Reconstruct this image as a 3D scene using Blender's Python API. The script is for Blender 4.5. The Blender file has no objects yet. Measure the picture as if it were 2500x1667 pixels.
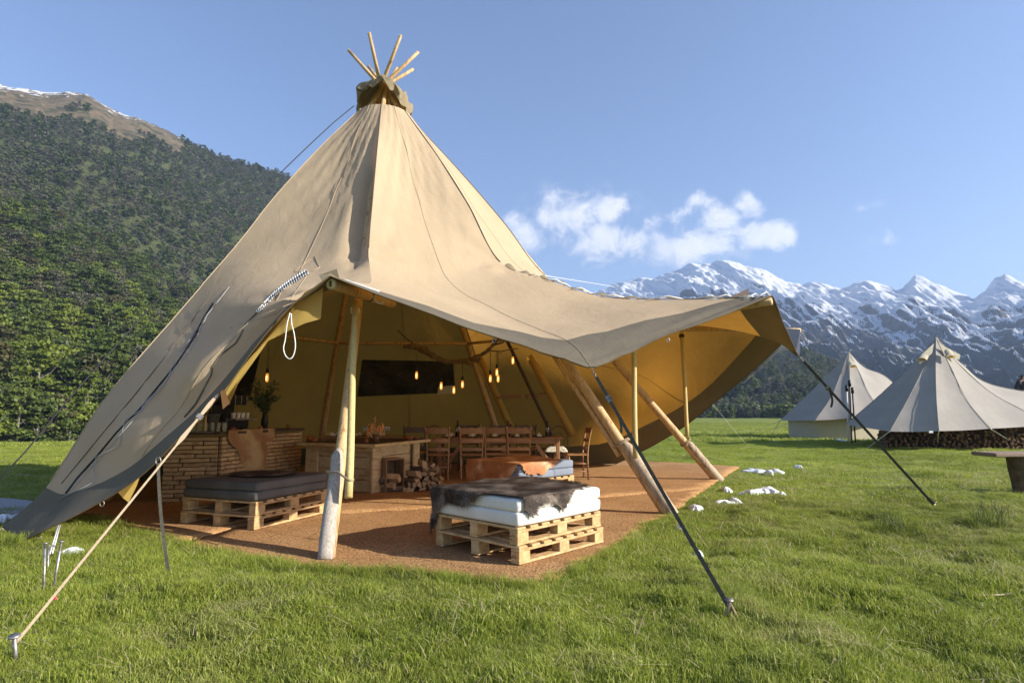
import bpy, bmesh, math, random
import numpy as np
from mathutils import Vector, Matrix, noise as mnoise
from mathutils.bvhtree import BVHTree

random.seed(7)
rng = np.random.default_rng(7)
sc = bpy.context.scene
COL = sc.collection
R = math.radians

# ------------------------------------------------------------------ camera
F = 1450.0                      # focal length in photo pixels (2500 wide)
PITCH = R(6.75)
EYE = Vector((0, 0, 1.28))
cam_data = bpy.data.cameras.new('camera')
cam = bpy.data.objects.new('camera', cam_data)
COL.objects.link(cam)
cam_data.sensor_width = 36
cam_data.lens = 36 * F / 2500
cam_data.clip_start = 0.05
cam_data.clip_end = 12000
cam.location = EYE
cam.rotation_euler = (R(90) + PITCH, 0, 0)
sc.camera = cam

# ------------------------------------------------------------------ sun, sky, exposure
SUN_AZ = -16.0                  # degrees from +X towards -Y (behind the camera)
SUN_EL = 24.5
sdir = Vector((math.cos(R(SUN_AZ)) * math.cos(R(SUN_EL)), math.sin(R(SUN_AZ)) * math.cos(R(SUN_EL)), math.sin(R(SUN_EL))))
sun_data = bpy.data.lights.new('sun', 'SUN')
sun_data.energy = 5.0
sun_data.angle = R(0.5)
sun_data.color = (1.0, 0.93, 0.82)
sun = bpy.data.objects.new('sun', sun_data)
COL.objects.link(sun)
sun.rotation_euler = sdir.to_track_quat('Z', 'Y').to_euler()
sun.location = (30, -10, 30)

sc.view_settings.view_transform = 'Standard'
sc.view_settings.look = 'None'
sc.view_settings.exposure = 0.80
sc.view_settings.gamma = 1.0
sc.view_settings.use_curve_mapping = False
sc.cycles.max_bounces = 8
sc.cycles.transmission_bounces = 6
sc.cycles.transparent_max_bounces = 12
sc.cycles.volume_bounces = 0


def ray(px, py):
    d = Vector(((px - 1250) / F, (833.5 - py) / F, 1.0))      # right, up, forward
    cp, sp = math.cos(PITCH), math.sin(PITCH)
    return Vector((d.x, d.z * cp - d.y * sp, d.z * sp + d.y * cp))


def cp(px, py, y):
    """point of the place at depth y (metres north of the camera) seen in that direction"""
    d = ray(px, py)
    return EYE + d * (y / d.y)


def gp(px, py, z=0.0):
    d = ray(px, py)
    return EYE + d * ((z - EYE.z) / d.z)


class NT:
    """small node helper"""
    def __init__(s, tree):
        s.t = tree

    def n(s, kind, **kw):
        nd = s.t.nodes.new(kind)
        for k, v in kw.items():
            if k.startswith('i_'):
                key = k[2:]
                key = int(key) if key.isdigit() else key.replace('_', ' ')
                if hasattr(v, 'is_linked') or v.__class__.__name__.startswith('NodeSocket'):
                    s.t.links.new(v, nd.inputs[key])
                else:
                    nd.inputs[key].default_value = v
            else:
                setattr(nd, k, v)
        return nd

    def l(s, a, b):
        s.t.links.new(a, b)

    def m(s, op, a, b=None, c=None, clamp=False):
        nd = s.t.nodes.new('ShaderNodeMath')
        nd.operation = op
        nd.use_clamp = clamp
        for i, v in enumerate((a, b, c)):
            if v is None:
                continue
            if isinstance(v, (int, float)):
                nd.inputs[i].default_value = v
            else:
                s.t.links.new(v, nd.inputs[i])
        return nd.outputs[0]

    def mix(s, f, a, b, blend='MIX'):
        nd = s.t.nodes.new('ShaderNodeMix')
        nd.data_type = 'RGBA'
        nd.blend_type = blend
        for key, v in ((0, f), (6, a), (7, b)):
            if isinstance(v, (int, float)):
                nd.inputs[key].default_value = v
            elif isinstance(v, tuple):
                nd.inputs[key].default_value = tuple(v) + ((1,) if len(v) == 3 else ())
            else:
                s.t.links.new(v, nd.inputs[key])
        return nd.outputs[2]

    def noise(s, vec, scale, detail=4, rough=0.55, dist=0.0):
        nd = s.t.nodes.new('ShaderNodeTexNoise')
        nd.inputs['Scale'].default_value = scale
        nd.inputs['Detail'].default_value = detail
        nd.inputs['Roughness'].default_value = rough
        nd.inputs['Distortion'].default_value = dist
        if vec is not None:
            s.t.links.new(vec, nd.inputs['Vector'])
        return nd.outputs['Fac']

    def ramp(s, f, stops, interp='LINEAR'):
        nd = s.t.nodes.new('ShaderNodeValToRGB')
        cr = nd.color_ramp
        cr.interpolation = interp
        while len(cr.elements) < len(stops):
            cr.elements.new(0.5)
        for e, (p, c) in zip(cr.elements, stops):
            e.position = p
            e.color = tuple(c) + ((1,) if len(c) == 3 else ())
        s.t.links.new(f, nd.inputs[0])
        return nd.outputs[0]

    def smooth(s, v, a, b):
        nd = s.t.nodes.new('ShaderNodeMapRange')
        nd.interpolation_type = 'SMOOTHSTEP'
        s.t.links.new(v, nd.inputs[0])
        nd.inputs[1].default_value = a
        nd.inputs[2].default_value = b
        return nd.outputs[0]


# ---- world
world = bpy.data.worlds.new('World')
sc.world = world
world.use_nodes = True
wt = NT(world.node_tree)
world.node_tree.nodes.clear()
sky = wt.n('ShaderNodeTexSky', sky_type='NISHITA', sun_disc=False)
sky.sun_elevation = R(SUN_EL)
sky.sun_rotation = math.atan2(sdir.x, sdir.y)
sky.altitude = 400
sky.air_density = 1.0
sky.dust_density = 0.7
sky.ozone_density = 1.3
tc = wt.n('ShaderNodeTexCoord')
nrm = wt.n('ShaderNodeVectorMath', operation='NORMALIZE')
wt.l(tc.outputs['Generated'], nrm.inputs[0])
sep = wt.n('ShaderNodeSeparateXYZ')
wt.l(nrm.outputs[0], sep.inputs[0])
az = wt.m('ARCTAN2', sep.outputs[0], sep.outputs[1])
el = wt.m('ARCSINE', sep.outputs[2])
wn1 = wt.noise(nrm.outputs[0], 9, 5, 0.6); 
woff = wt.n('ShaderNodeVectorMath', operation='ADD'); wt.l(nrm.outputs[0], woff.inputs[0]); woff.inputs[1].default_value = (3, 7, 1)
wn2 = wt.noise(woff.outputs[0], 11, 5, 0.6)
az = wt.m('ADD', az, wt.m('MULTIPLY', wt.m('SUBTRACT', wn1, 0.5), 0.10))
el = wt.m('ADD', el, wt.m('MULTIPLY', wt.m('SUBTRACT', wn2, 0.5), 0.075))
# clouds: (photo direction x, y, half widths in px, strength)
CLOUDS = [(1400, 515, 85, 52, 1.0), (1490, 505, 60, 45, .95), (1290, 580, 55, 48, 1.0), (1255, 550, 35, 30, .8),
          (1470, 595, 85, 50, 1.0), (1550, 600, 60, 40, .8), (1650, 605, 75, 48, 1.0), (1720, 595, 70, 46, 1.0),
          (1760, 545, 50, 34, .95), (1825, 500, 26, 36, .85), (1850, 565, 60, 30, .95), (1900, 565, 50, 24, .75),
          (1665, 515, 40, 18, .62), (1700, 495, 36, 15, .6), (2060, 570, 30, 24, .36), (2135, 485, 40, 14, .32), (2160, 575, 34, 16, .3),
          (1590, 545, 40, 28, .5), (1360, 480, 40, 26, .6)]
tot = None
for (px, py, sx, sy, st) in CLOUDS:
    d = ray(px, py).normalized()
    a0, e0 = math.atan2(d.x, d.y), math.asin(d.z)
    dx = wt.m('DIVIDE', wt.m('SUBTRACT', az, a0), sx * 1.08 / F)
    dy = wt.m('DIVIDE', wt.m('SUBTRACT', el, e0), sy * 1.08 / F)
    q = wt.m('ADD', wt.m('MULTIPLY', dx, dx), wt.m('MULTIPLY', dy, dy))
    g = wt.m('MULTIPLY', wt.m('EXPONENT', wt.m('MULTIPLY', q, -1.0)), st)
    tot = g if tot is None else wt.m('MAXIMUM', tot, g)
cn = wt.noise(nrm.outputs[0], 15, 12, 0.68, 0.5)
cn2 = wt.noise(nrm.outputs[0], 5, 4, 0.5)
f = wt.m('ADD', tot, wt.m('MULTIPLY', wt.m('SUBTRACT', cn, 0.5), 2.2))
cmask = wt.m('MULTIPLY', wt.smooth(f, 0.20, 0.98), wt.smooth(tot, 0.03, 0.25))
shade = wt.mix(wt.smooth(cn, 0.35, 0.65), (4.9, 5.15, 5.7), (6.0, 6.0, 6.2))
tint = wt.mix(1.0, sky.outputs[0], (0.96, 0.955, 1.07), 'MULTIPLY')
skyc = wt.mix(wt.m('MULTIPLY', cmask, 0.93), tint, shade)
bg = wt.n('ShaderNodeBackground')
bg.inputs[1].default_value = 0.120
wt.l(skyc, bg.inputs[0])
wo = wt.n('ShaderNodeOutputWorld')
wt.l(bg.outputs[0], wo.inputs[0])


# ------------------------------------------------------------------ materials
def new_mat(name):
    m = bpy.data.materials.new(name)
    m.use_nodes = True
    m.node_tree.nodes.clear()
    return m, NT(m.node_tree)


def pbr(name, c1, c2=None, scale=5.0, stretch=(1, 1, 1), rough=0.75, bump=0.0, bscale=40.0, metal=0.0, spec=0.3,
        rnd=0.0, lo=0.35, hi=0.65, detail=6, c3=None, s3=2.0, bdist=0.01, emit=None, estr=0.0, trans=0.0, tcol=None, alpha=None, ior=None, transmission=0.0):
    m, t = new_mat(name)
    tcn = t.n('ShaderNodeTexCoord')
    mp = t.n('ShaderNodeMapping')
    mp.inputs['Scale'].default_value = stretch
    t.l(tcn.outputs['Object'], mp.inputs[0])
    vec = mp.outputs[0]
    if rnd or stretch != (1, 1, 1):
        oi = t.n('ShaderNodeObjectInfo')
        add = t.n('ShaderNodeVectorMath', operation='ADD')
        sclr = t.m('MULTIPLY', oi.outputs['Random'], 37.0)
        comb = t.n('ShaderNodeCombineXYZ')
        for i in range(3):
            t.l(sclr, comb.inputs[i])
        t.l(vec, add.inputs[0])
        t.l(comb.outputs[0], add.inputs[1])
        vec = add.outputs[0]
    b = t.n('ShaderNodeBsdfPrincipled')
    col = None
    if c2 is not None:
        nz = t.noise(vec, scale, detail)
        col = t.mix(t.smooth(nz, lo, hi), c1, c2)
    if c3 is not None:
        nz3 = t.noise(vec, s3, 3)
        col = t.mix(t.smooth(nz3, 0.5, 0.72), col, c3)
    if rnd:
        hsv = t.n('ShaderNodeHueSaturation')
        val = t.m('ADD', t.m('MULTIPLY', oi.outputs['Random'], 2 * rnd), 1 - rnd)
        t.l(val, hsv.inputs['Value'])
        if col is None:
            hsv.inputs['Color'].default_value = tuple(c1) + (1,)
        else:
            t.l(col, hsv.inputs['Color'])
        col = hsv.outputs[0]
    if col is None:
        b.inputs['Base Color'].default_value = tuple(c1) + (1,)
    else:
        t.l(col, b.inputs['Base Color'])
    b.inputs['Roughness'].default_value = rough
    b.inputs['Metallic'].default_value = metal
    b.inputs['Specular IOR Level'].default_value = spec
    if transmission:
        b.inputs['Transmission Weight'].default_value = transmission
        b.inputs['IOR'].default_value = ior or 1.45
    if emit:
        b.inputs['Emission Color'].default_value = tuple(emit) + (1,)
        b.inputs['Emission Strength'].default_value = estr
    if bump:
        bn = t.n('ShaderNodeBump')
        bn.inputs['Strength'].default_value = bump
        bn.inputs['Distance'].default_value = bdist
        t.l(t.noise(vec, bscale, 5), bn.inputs['Height'])
        t.l(bn.outputs[0], b.inputs['Normal'])
    out = t.n('ShaderNodeOutputMaterial')
    if trans:
        tr = t.n('ShaderNodeBsdfTranslucent')
        tr.inputs[0].default_value = tuple(tcol or c1) + (1,)
        mx = t.n('ShaderNodeMixShader')
        mx.inputs[0].default_value = trans
        t.l(b.outputs[0], mx.inputs[1])
        t.l(tr.outputs[0], mx.inputs[2])
        t.l(mx.outputs[0], out.inputs[0])
    else:
        t.l(b.outputs[0], out.inputs[0])
    return m


def canvas_mat(name, c1, c2, tcol, trans, wrinkle=0.11, inner=None):
    m, t = new_mat(name)
    tcn = t.n('ShaderNodeTexCoord')
    v = tcn.outputs['Object']
    nz = t.noise(v, 1.3, 5, 0.6)
    nz2 = t.noise(v, 11, 6, 0.65)
    col = t.mix(t.smooth(nz, 0.3, 0.72), c1, c2)
    col = t.mix(t.m('MULTIPLY', t.smooth(nz2, 0.62, 0.8), 0.18), col, tuple(x * 0.72 for x in c1))
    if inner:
        # inner face coloured darker, painting in the shade inside the tent
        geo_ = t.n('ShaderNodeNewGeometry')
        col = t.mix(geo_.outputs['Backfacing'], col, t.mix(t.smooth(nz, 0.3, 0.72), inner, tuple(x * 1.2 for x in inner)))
    b = t.n('ShaderNodeBsdfPrincipled')
    t.l(col, b.inputs['Base Color'])
    b.inputs['Roughness'].default_value = 0.85
    b.inputs['Specular IOR Level'].default_value = 0.15
    # soft creases, stretched down the cloth, plus a fine weave
    mp = t.n('ShaderNodeMapping')
    mp.inputs['Rotation'].default_value = (0.5, 0.4, 0.9)
    mp.inputs['Scale'].default_value = (3.2, 3.2, 0.9)
    t.l(v, mp.inputs[0])
    cr = t.noise(mp.outputs[0], 1.7, 3, 0.5, 0.8)
    b1 = t.n('ShaderNodeBump')
    b1.inputs['Strength'].default_value = wrinkle
    b1.inputs['Distance'].default_value = 0.08
    t.l(cr, b1.inputs['Height'])
    b2 = t.n('ShaderNodeBump')
    b2.inputs['Strength'].default_value = 0.12
    b2.inputs['Distance'].default_value = 0.004
    t.l(t.noise(v, 260, 2), b2.inputs['Height'])
    t.l(b1.outputs[0], b2.inputs['Normal'])
    t.l(b2.outputs[0], b.inputs['Normal'])
    tr = t.n('ShaderNodeBsdfTranslucent')
    tcm = t.mix(t.smooth(nz, 0.3, 0.72), tuple(x * 0.88 for x in tcol), tcol)
    t.l(tcm, tr.inputs[0])
    t.l(b2.outputs[0], tr.inputs['Normal'])
    mx = t.n('ShaderNodeMixShader')
    mx.inputs[0].default_value = trans
    t.l(b.outputs[0], mx.inputs[1])
    t.l(tr.outputs[0], mx.inputs[2])
    out = t.n('ShaderNodeOutputMaterial')
    t.l(mx.outputs[0], out.inputs[0])
    return m


MT = {}
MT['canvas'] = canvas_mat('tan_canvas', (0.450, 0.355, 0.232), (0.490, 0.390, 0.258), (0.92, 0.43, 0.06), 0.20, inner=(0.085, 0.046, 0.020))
MT['hood'] = canvas_mat('khaki_canvas', (0.20, 0.165, 0.105), (0.27, 0.22, 0.14), (0.5, 0.3, 0.08), 0.12)
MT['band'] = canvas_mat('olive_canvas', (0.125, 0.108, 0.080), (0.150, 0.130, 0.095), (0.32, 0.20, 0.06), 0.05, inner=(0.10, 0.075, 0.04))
MT['lining'] = canvas_mat('ochre_cloth', (0.50, 0.36, 0.10), (0.56, 0.40, 0.12), (0.8, 0.45, 0.08), 0.35)
MT['bell'] = canvas_mat('grey_cotton', (0.31, 0.285, 0.255), (0.35, 0.325, 0.29), (0.6, 0.52, 0.4), 0.12)
MT['bell_wall'] = canvas_mat('cream_cotton', (0.42, 0.38, 0.28), (0.46, 0.42, 0.31), (0.6, 0.52, 0.4), 0.12)
MT['pole'] = pbr('peeled_pole', (0.46, 0.30, 0.14), (0.58, 0.41, 0.22), 6, (14, 14, 1.2), 0.6, 0.25, 60, rnd=0.06, c3=(0.30, 0.17, 0.07), s3=1.6)
MT['prop'] = pbr('pale_pole', (0.48, 0.36, 0.14), (0.56, 0.44, 0.20), 6, (14, 14, 1.2), 0.6, 0.2, 60, c3=(0.44, 0.34, 0.14), s3=2.4)
MT['log'] = pbr('weathered_log', (0.33, 0.285, 0.235), (0.48, 0.43, 0.37), 7, (12, 12, 1.0), 0.85, 0.7, 30, c3=(0.30, 0.24, 0.19), s3=0.9)
MT['pallet'] = pbr('pallet_pine', (0.45, 0.275, 0.115), (0.58, 0.395, 0.20), 5, (3, 3, 3), 0.75, 0.4, 70, rnd=0.10, c3=(0.36, 0.22, 0.10), s3=3)
MT['pine'] = pbr('pine_board', (0.52, 0.37, 0.19), (0.60, 0.45, 0.25), 4, (2, 2, 8), 0.6, 0.25, 60, rnd=0.08, c3=(0.40, 0.25, 0.11), s3=2.2)
MT['block'] = pbr('bar_block', (0.40, 0.27, 0.14), (0.50, 0.35, 0.19), 6, (4, 4, 8), 0.8, 0.4, 60, rnd=0.18, c3=(0.28, 0.17, 0.09), s3=3)
MT['darkwood'] = pbr('dark_wood', (0.045, 0.03, 0.02), (0.08, 0.05, 0.03), 7, (3, 3, 9), 0.6, 0.3, 50, rnd=0.1)
MT['chair'] = pbr('chair_wood', (0.27, 0.13, 0.055), (0.36, 0.19, 0.08), 7, (5, 5, 5), 0.45, 0.15, 60, rnd=0.18, spec=0.5)
MT['chair_dark'] = pbr('dark_chair_wood', (0.07, 0.035, 0.02), (0.11, 0.06, 0.03), 7, (5, 5, 5), 0.4, 0.15, 60, rnd=0.1, spec=0.5)
MT['bark'] = pbr('bark', (0.10, 0.07, 0.045), (0.17, 0.12, 0.08), 14, (1, 1, 1), 0.9, 0.9, 25, rnd=0.1)
MT['split'] = pbr('split_wood', (0.42, 0.27, 0.14), (0.55, 0.38, 0.22), 12, (1, 1, 1), 0.85, 0.5, 40, rnd=0.2)
MT['crate'] = pbr('crate_wood', (0.22, 0.13, 0.07), (0.30, 0.18, 0.10), 6, (3, 3, 7), 0.8, 0.3, 60, rnd=0.1)
MT['white_cushion'] = pbr('white_cotton', (0.62, 0.60, 0.55), (0.67, 0.65, 0.60), 3, rough=0.9, bump=0.25, bscale=3, bdist=0.03, spec=0.1)
MT['grey_cushion'] = pbr('grey_cotton_cover', (0.105, 0.098, 0.090), (0.13, 0.122, 0.112), 3, rough=0.95, bump=0.25, bscale=3, bdist=0.03, spec=0.1)
MT['blue_cushion'] = pbr('slate_cotton_cover', (0.17, 0.20, 0.25), (0.20, 0.23, 0.28), 3, rough=0.95, bump=0.25, bscale=3, bdist=0.03, spec=0.1)
MT['fur'] = pbr('dark_hide', (0.04, 0.027, 0.02), (0.16, 0.115, 0.085), 5, (1, 1, 1), 0.9, 0.8, 60, lo=0.42, hi=0.7, spec=0.2)
MT['hair'] = pbr('dark_hair', (0.045, 0.03, 0.022), (0.34, 0.27, 0.21), 4, (1, 1, 1), 0.65, lo=0.42, hi=0.72, spec=0.35)
MT['cow'] = pbr('brown_hide', (0.33, 0.13, 0.045), (0.45, 0.20, 0.08), 4, (1, 1, 1), 0.6, 0.5, 90, c3=(0.72, 0.52, 0.34), s3=3.0, spec=0.3)
MT['cow_hair'] = pbr('brown_hair', (0.36, 0.15, 0.05), (0.58, 0.34, 0.18), 4, (1, 1, 1), 0.55, lo=0.4, hi=0.75, spec=0.4)
MT['bar_hide'] = pbr('tan_hide', (0.28, 0.15, 0.07), (0.40, 0.26, 0.13), 3, (1, 1, 1), 0.8, 0.4, 90, c3=(0.45, 0.34, 0.18), s3=3)
MT['metal'] = pbr('steel', (0.40, 0.39, 0.38), (0.22, 0.18, 0.15), 30, rough=0.5, metal=0.85, spec=0.5)
MT['darkmetal'] = pbr('black_metal', (0.03, 0.03, 0.032), rough=0.4, metal=0.5)
MT['strap'] = pbr('grey_strap', (0.055, 0.052, 0.040), (0.085, 0.08, 0.062), 60, rough=0.95, spec=0.05, bump=0.4, bscale=300, bdist=0.002)
MT['strap_tan'] = pbr('tan_strap', (0.30, 0.235, 0.155), (0.36, 0.29, 0.20), 60, rough=0.95, spec=0.05, bump=0.4, bscale=300, bdist=0.002)
MT['rope'] = pbr('white_rope', (0.66, 0.64, 0.60), (0.78, 0.76, 0.72), 90, rough=0.8, bump=0.5, bscale=200, bdist=0.003)
MT['thread'] = pbr('seam_thread', (0.12, 0.095, 0.07), rough=0.9)
MT['thread_soft'] = pbr('soft_seam', (0.40, 0.315, 0.21), rough=0.9)
MT['shade_rope'] = pbr('shade_rope', (0.30, 0.31, 0.32), (0.38, 0.39, 0.40), 90, rough=0.9)  # white rope greyed, shade of the left wall put into the colour
MT['log2'] = pbr('scuffed_log', (0.36, 0.27, 0.18), (0.50, 0.40, 0.29), 7, (12, 12, 1.0), 0.85, 0.6, 30, c3=(0.26, 0.19, 0.13), s3=1.4)
MT['cord'] = pbr('black_cord', (0.02, 0.02, 0.022), rough=0.6)
MT['black'] = pbr('black_plastic', (0.018, 0.018, 0.018), rough=0.5)
MT['snow'] = pbr('snow', (0.86, 0.88, 0.92), (0.78, 0.81, 0.87), 14, rough=0.7, bump=0.7, bscale=20, bdist=0.02, trans=0.0)
MT['bulb'] = pbr('amber_bulb', (0.9, 0.45, 0.12), rough=0.2, emit=(1.0, 0.42, 0.07), estr=0.40)
MT['filament'] = pbr('filament', (1.0, 0.7, 0.3), rough=0.3, emit=(1.0, 0.62, 0.22), estr=1.7)
MT['flame'] = pbr('candle_flame', (1, 0.7, 0.3), emit=(1.0, 0.45, 0.10), estr=4.0)
MT['glass'] = pbr('clear_glass', (0.9, 0.92, 0.9), rough=0.05, transmission=0.9, ior=1.35, spec=0.5)
MT['amberglass'] = pbr('candle_glass', (0.16, 0.10, 0.06), rough=0.15, spec=0.5, trans=0.45, tcol=(0.8, 0.40, 0.14))
MT['zinc'] = pbr('zinc_bucket', (0.30, 0.31, 0.30), (0.20, 0.21, 0.20), 20, rough=0.5, metal=0.7)
MT['cup'] = pbr('paper_cup', (0.55, 0.52, 0.47), rough=0.7)
MT['leafdark'] = pbr('dark_leaves', (0.03, 0.05, 0.02), (0.05, 0.075, 0.03), 8, rough=0.6)
MT['orangeleaf'] = pbr('dried_leaves', (0.55, 0.17, 0.04), (0.65, 0.30, 0.08), 30, rough=0.7)
MT['sheep'] = pbr('sheepskin', (0.50, 0.45, 0.35), (0.60, 0.55, 0.44), 30, rough=0.95, bump=0.9, bscale=60, bdist=0.02)
MT['napkin'] = pbr('linen', (0.55, 0.52, 0.47), rough=0.9)
MT['plate'] = pbr('dark_plate', (0.06, 0.06, 0.065), rough=0.3, spec=0.5)
MT['stamp'] = pbr('stamp_ink', (0.10, 0.05, 0.03), rough=0.9)
MT['whitecloth'] = pbr('white_label', (0.7, 0.7, 0.68), rough=0.8)
MT['skin'] = pbr('skin', (0.50, 0.30, 0.22), rough=0.5)
MT['jacket'] = pbr('black_jacket', (0.02, 0.021, 0.023), (0.035, 0.036, 0.04), 20, rough=0.8, bump=0.4, bscale=20)
MT['hairdark'] = pbr('dark_brown_hair', (0.03, 0.02, 0.015), rough=0.6)
MT['jeans'] = pbr('dark_trousers', (0.03, 0.035, 0.05), rough=0.9)
MT['deadwood'] = pbr('bench_wood', (0.20, 0.14, 0.10), (0.30, 0.22, 0.16), 8, (3, 10, 10), 0.85, 0.6, 30)
MT['twig'] = pbr('dry_twig', (0.40, 0.32, 0.22), (0.5, 0.42, 0.30), 30, rough=0.9)
MT['redtape'] = pbr('red_tape', (0.55, 0.05, 0.06), rough=0.7)


# ------------------------------------------------------------------ mesh helpers
def link(name, me, mat=None, parent=None, smooth=False):
    o = bpy.data.objects.new(name, me)
    COL.objects.link(o)
    if mat is not None and not me.materials:
        me.materials.append(mat)
    if smooth:
        me.polygons.foreach_set('use_smooth', [True] * len(me.polygons))
    if parent is not None:
        o.parent = parent
    return o


def mk(name, v, f, mat=None, parent=None, smooth=False, origin=None):
    """a mesh object; world-space vertices are moved into the parent's frame"""
    me = bpy.data.meshes.new(name)
    v = [Vector(p) for p in v]
    if parent is not None:
        inv = world_of(parent).inverted()
        v = [inv @ p for p in v]
    elif origin is not None:
        og = Vector(origin)
        v = [p - og for p in v]
    me.from_pydata([tuple(p) for p in v], [], f)
    me.update()
    o = link(name, me, mat, parent, smooth)
    if parent is None and origin is not None:
        o.location = origin
    return o


def world_of(o):
    m = Matrix.LocRotScale(o.location, o.rotation_euler, o.scale)
    return world_of(o.parent) @ m if o.parent else m


def thing(name, label, cat, loc=(0, 0, 0), rz=0.0, group=None, kind=None):
    o = bpy.data.objects.new(name, None)
    COL.objects.link(o)
    o.empty_display_size = 0.1
    o.location = loc
    o.rotation_euler = (0, 0, rz)
    return tag(o, label, cat, group, kind)


def tag(o, label, cat, group=None, kind=None):
    o['label'] = label
    o['category'] = cat
    if group:
        o['group'] = group
    if kind:
        o['kind'] = kind
    return o


def struct(o):
    o['kind'] = 'structure'
    return o


def copy_tree(o, parent=None):
    c = o.copy()
    COL.objects.link(c)
    if parent is not None:
        c.parent = parent
    for ch in [x for x in list(COL.objects) if x.parent is o]:
        copy_tree(ch, c)
    return c


CH = {}


def kids(o):
    return [x for x in bpy.data.objects if x.parent is o]


class G:
    """collects shapes into one mesh"""
    def __init__(s):
        s.v, s.f = [], []

    def add(s, v, f):
        b = len(s.v)
        s.v += [Vector(p) for p in v]
        s.f += [tuple(b + i for i in q) for q in f]
        return s

    def box(s, c, d, rot=None, bev=0.0):
        v, f = box_vf(d, bev)
        mt = rot if rot is not None else Matrix.Identity(3)
        c = Vector(c)
        return s.add([mt @ Vector(p) + c for p in v], f)

    def tube(s, pts, r, n=8, cap=True, flat=1.0):
        v, f = tube_vf(pts, r, n, cap, flat)
        return s.add(v, f)

    def lathe(s, prof, c=(0, 0, 0), n=16):
        v, f = lathe_vf(prof, c, n)
        return s.add(v, f)

    def obj(s, name, mat, parent=None, smooth=False, local=False, origin=None):
        if local:
            me = bpy.data.meshes.new(name)
            me.from_pydata([tuple(p) for p in s.v], [], s.f)
            me.update()
            return link(name, me, mat, parent, smooth)
        return mk(name, s.v, s.f, mat, parent, smooth, origin)


def box_vf(d, bev=0.0):
    x, y, z = d[0] / 2, d[1] / 2, d[2] / 2
    if not bev:
        v = [(-x, -y, -z), (x, -y, -z), (x, y, -z), (-x, y, -z), (-x, -y, z), (x, -y, z), (x, y, z), (-x, y, z)]
        f = [(0, 3, 2, 1), (4, 5, 6, 7), (0, 1, 5, 4), (1, 2, 6, 5), (2, 3, 7, 6), (3, 0, 4, 7)]
        return v, f
    b = min(bev, x * .45, y * .45, z * .45)
    v, idx = [], {}
    for sx in (-1, 1):
        for sy in (-1, 1):
            for sz in (-1, 1):
                for k, p in enumerate(((x, y - b, z - b), (x - b, y, z - b), (x - b, y - b, z))):
                    idx[(sx, sy, sz, k)] = len(v)
                    v.append((sx * p[0], sy * p[1], sz * p[2]))
    f = []
    def q(a, n):
        nn = (Vector(v[a[1]]) - Vector(v[a[0]])).cross(Vector(v[a[2]]) - Vector(v[a[0]]))
        f.append(tuple(a) if nn.dot(Vector(n)) > 0 else tuple(reversed(a)))
    for s in (-1, 1):
        q([idx[(s, a, c, 0)] for a, c in ((-1, -1), (1, -1), (1, 1), (-1, 1))], (s, 0, 0))
        q([idx[(a, s, c, 1)] for a, c in ((-1, -1), (1, -1), (1, 1), (-1, 1))], (0, s, 0))
        q([idx[(a, c, s, 2)] for a, c in ((-1, -1), (1, -1), (1, 1), (-1, 1))], (0, 0, s))
    for a in (-1, 1):
        for c in (-1, 1):
            q([idx[(a, c, -1, 0)], idx[(a, c, 1, 0)], idx[(a, c, 1, 1)], idx[(a, c, -1, 1)]], (a, c, 0))
            q([idx[(a, -1, c, 0)], idx[(a, 1, c, 0)], idx[(a, 1, c, 2)], idx[(a, -1, c, 2)]], (a, 0, c))
            q([idx[(-1, a, c, 1)], idx[(1, a, c, 1)], idx[(1, a, c, 2)], idx[(-1, a, c, 2)]], (0, a, c))
            for e in (-1, 1):
                q([idx[(a, c, e, 0)], idx[(a, c, e, 1)], idx[(a, c, e, 2)]], (a, c, e))
    return v, f


def tube_vf(pts, r, n=8, cap=True, flat=1.0):
    pts = [Vector(p) for p in pts]
    if not hasattr(r, '__len__'):
        r = [r] * len(pts)
    v, f = [], []
    up = None
    for i, p in enumerate(pts):
        t = (pts[min(i + 1, len(pts) - 1)] - pts[max(i - 1, 0)]).normalized()
        if up is None:
            up = Vector((0, 0, 1)) if abs(t.z) < 0.9 else Vector((0, 1, 0))
        a = t.cross(up).normalized()
        b = a.cross(t).normalized()
        up = b
        for k in range(n):
            th = 2 * math.pi * k / n
            v.append(p + (a * math.cos(th) + b * math.sin(th) * flat) * r[i])
    for i in range(len(pts) - 1):
        for k in range(n):
            f.append((i * n + k, i * n + (k + 1) % n, (i + 1) * n + (k + 1) % n, (i + 1) * n + k))
    if cap:
        f.append(tuple(range(n - 1, -1, -1)))
        f.append(tuple((len(pts) - 1) * n + k for k in range(n)))
    return v, f


def lathe_vf(prof, c=(0, 0, 0), n=16):
    v, f = [], []
    for (r, z) in prof:
        for k in range(n):
            th = 2 * math.pi * k / n
            v.append((c[0] + r * math.cos(th), c[1] + r * math.sin(th), c[2] + z))
    for i in range(len(prof) - 1):
        for k in range(n):
            f.append((i * n + k, i * n + (k + 1) % n, (i + 1) * n + (k + 1) % n, (i + 1) * n + k))
    f.append(tuple(range(n - 1, -1, -1)))
    f.append(tuple((len(prof) - 1) * n + k for k in range(n)))
    return v, f


def cmr(pts, n):
    """Catmull-Rom through points, n samples per span"""
    pts = [Vector(p) for p in pts]
    out = []
    for i in range(len(pts) - 1):
        p0, p1, p2, p3 = pts[max(i - 1, 0)], pts[i], pts[i + 1], pts[min(i + 2, len(pts) - 1)]
        for k in range(n):
            t = k / n
            out.append(0.5 * ((2 * p1) + (p2 - p0) * t + (2 * p0 - 5 * p1 + 4 * p2 - p3) * t * t + (3 * p1 - p0 - 3 * p2 + p3) * t ** 3))
    out.append(pts[-1])
    return out


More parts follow.
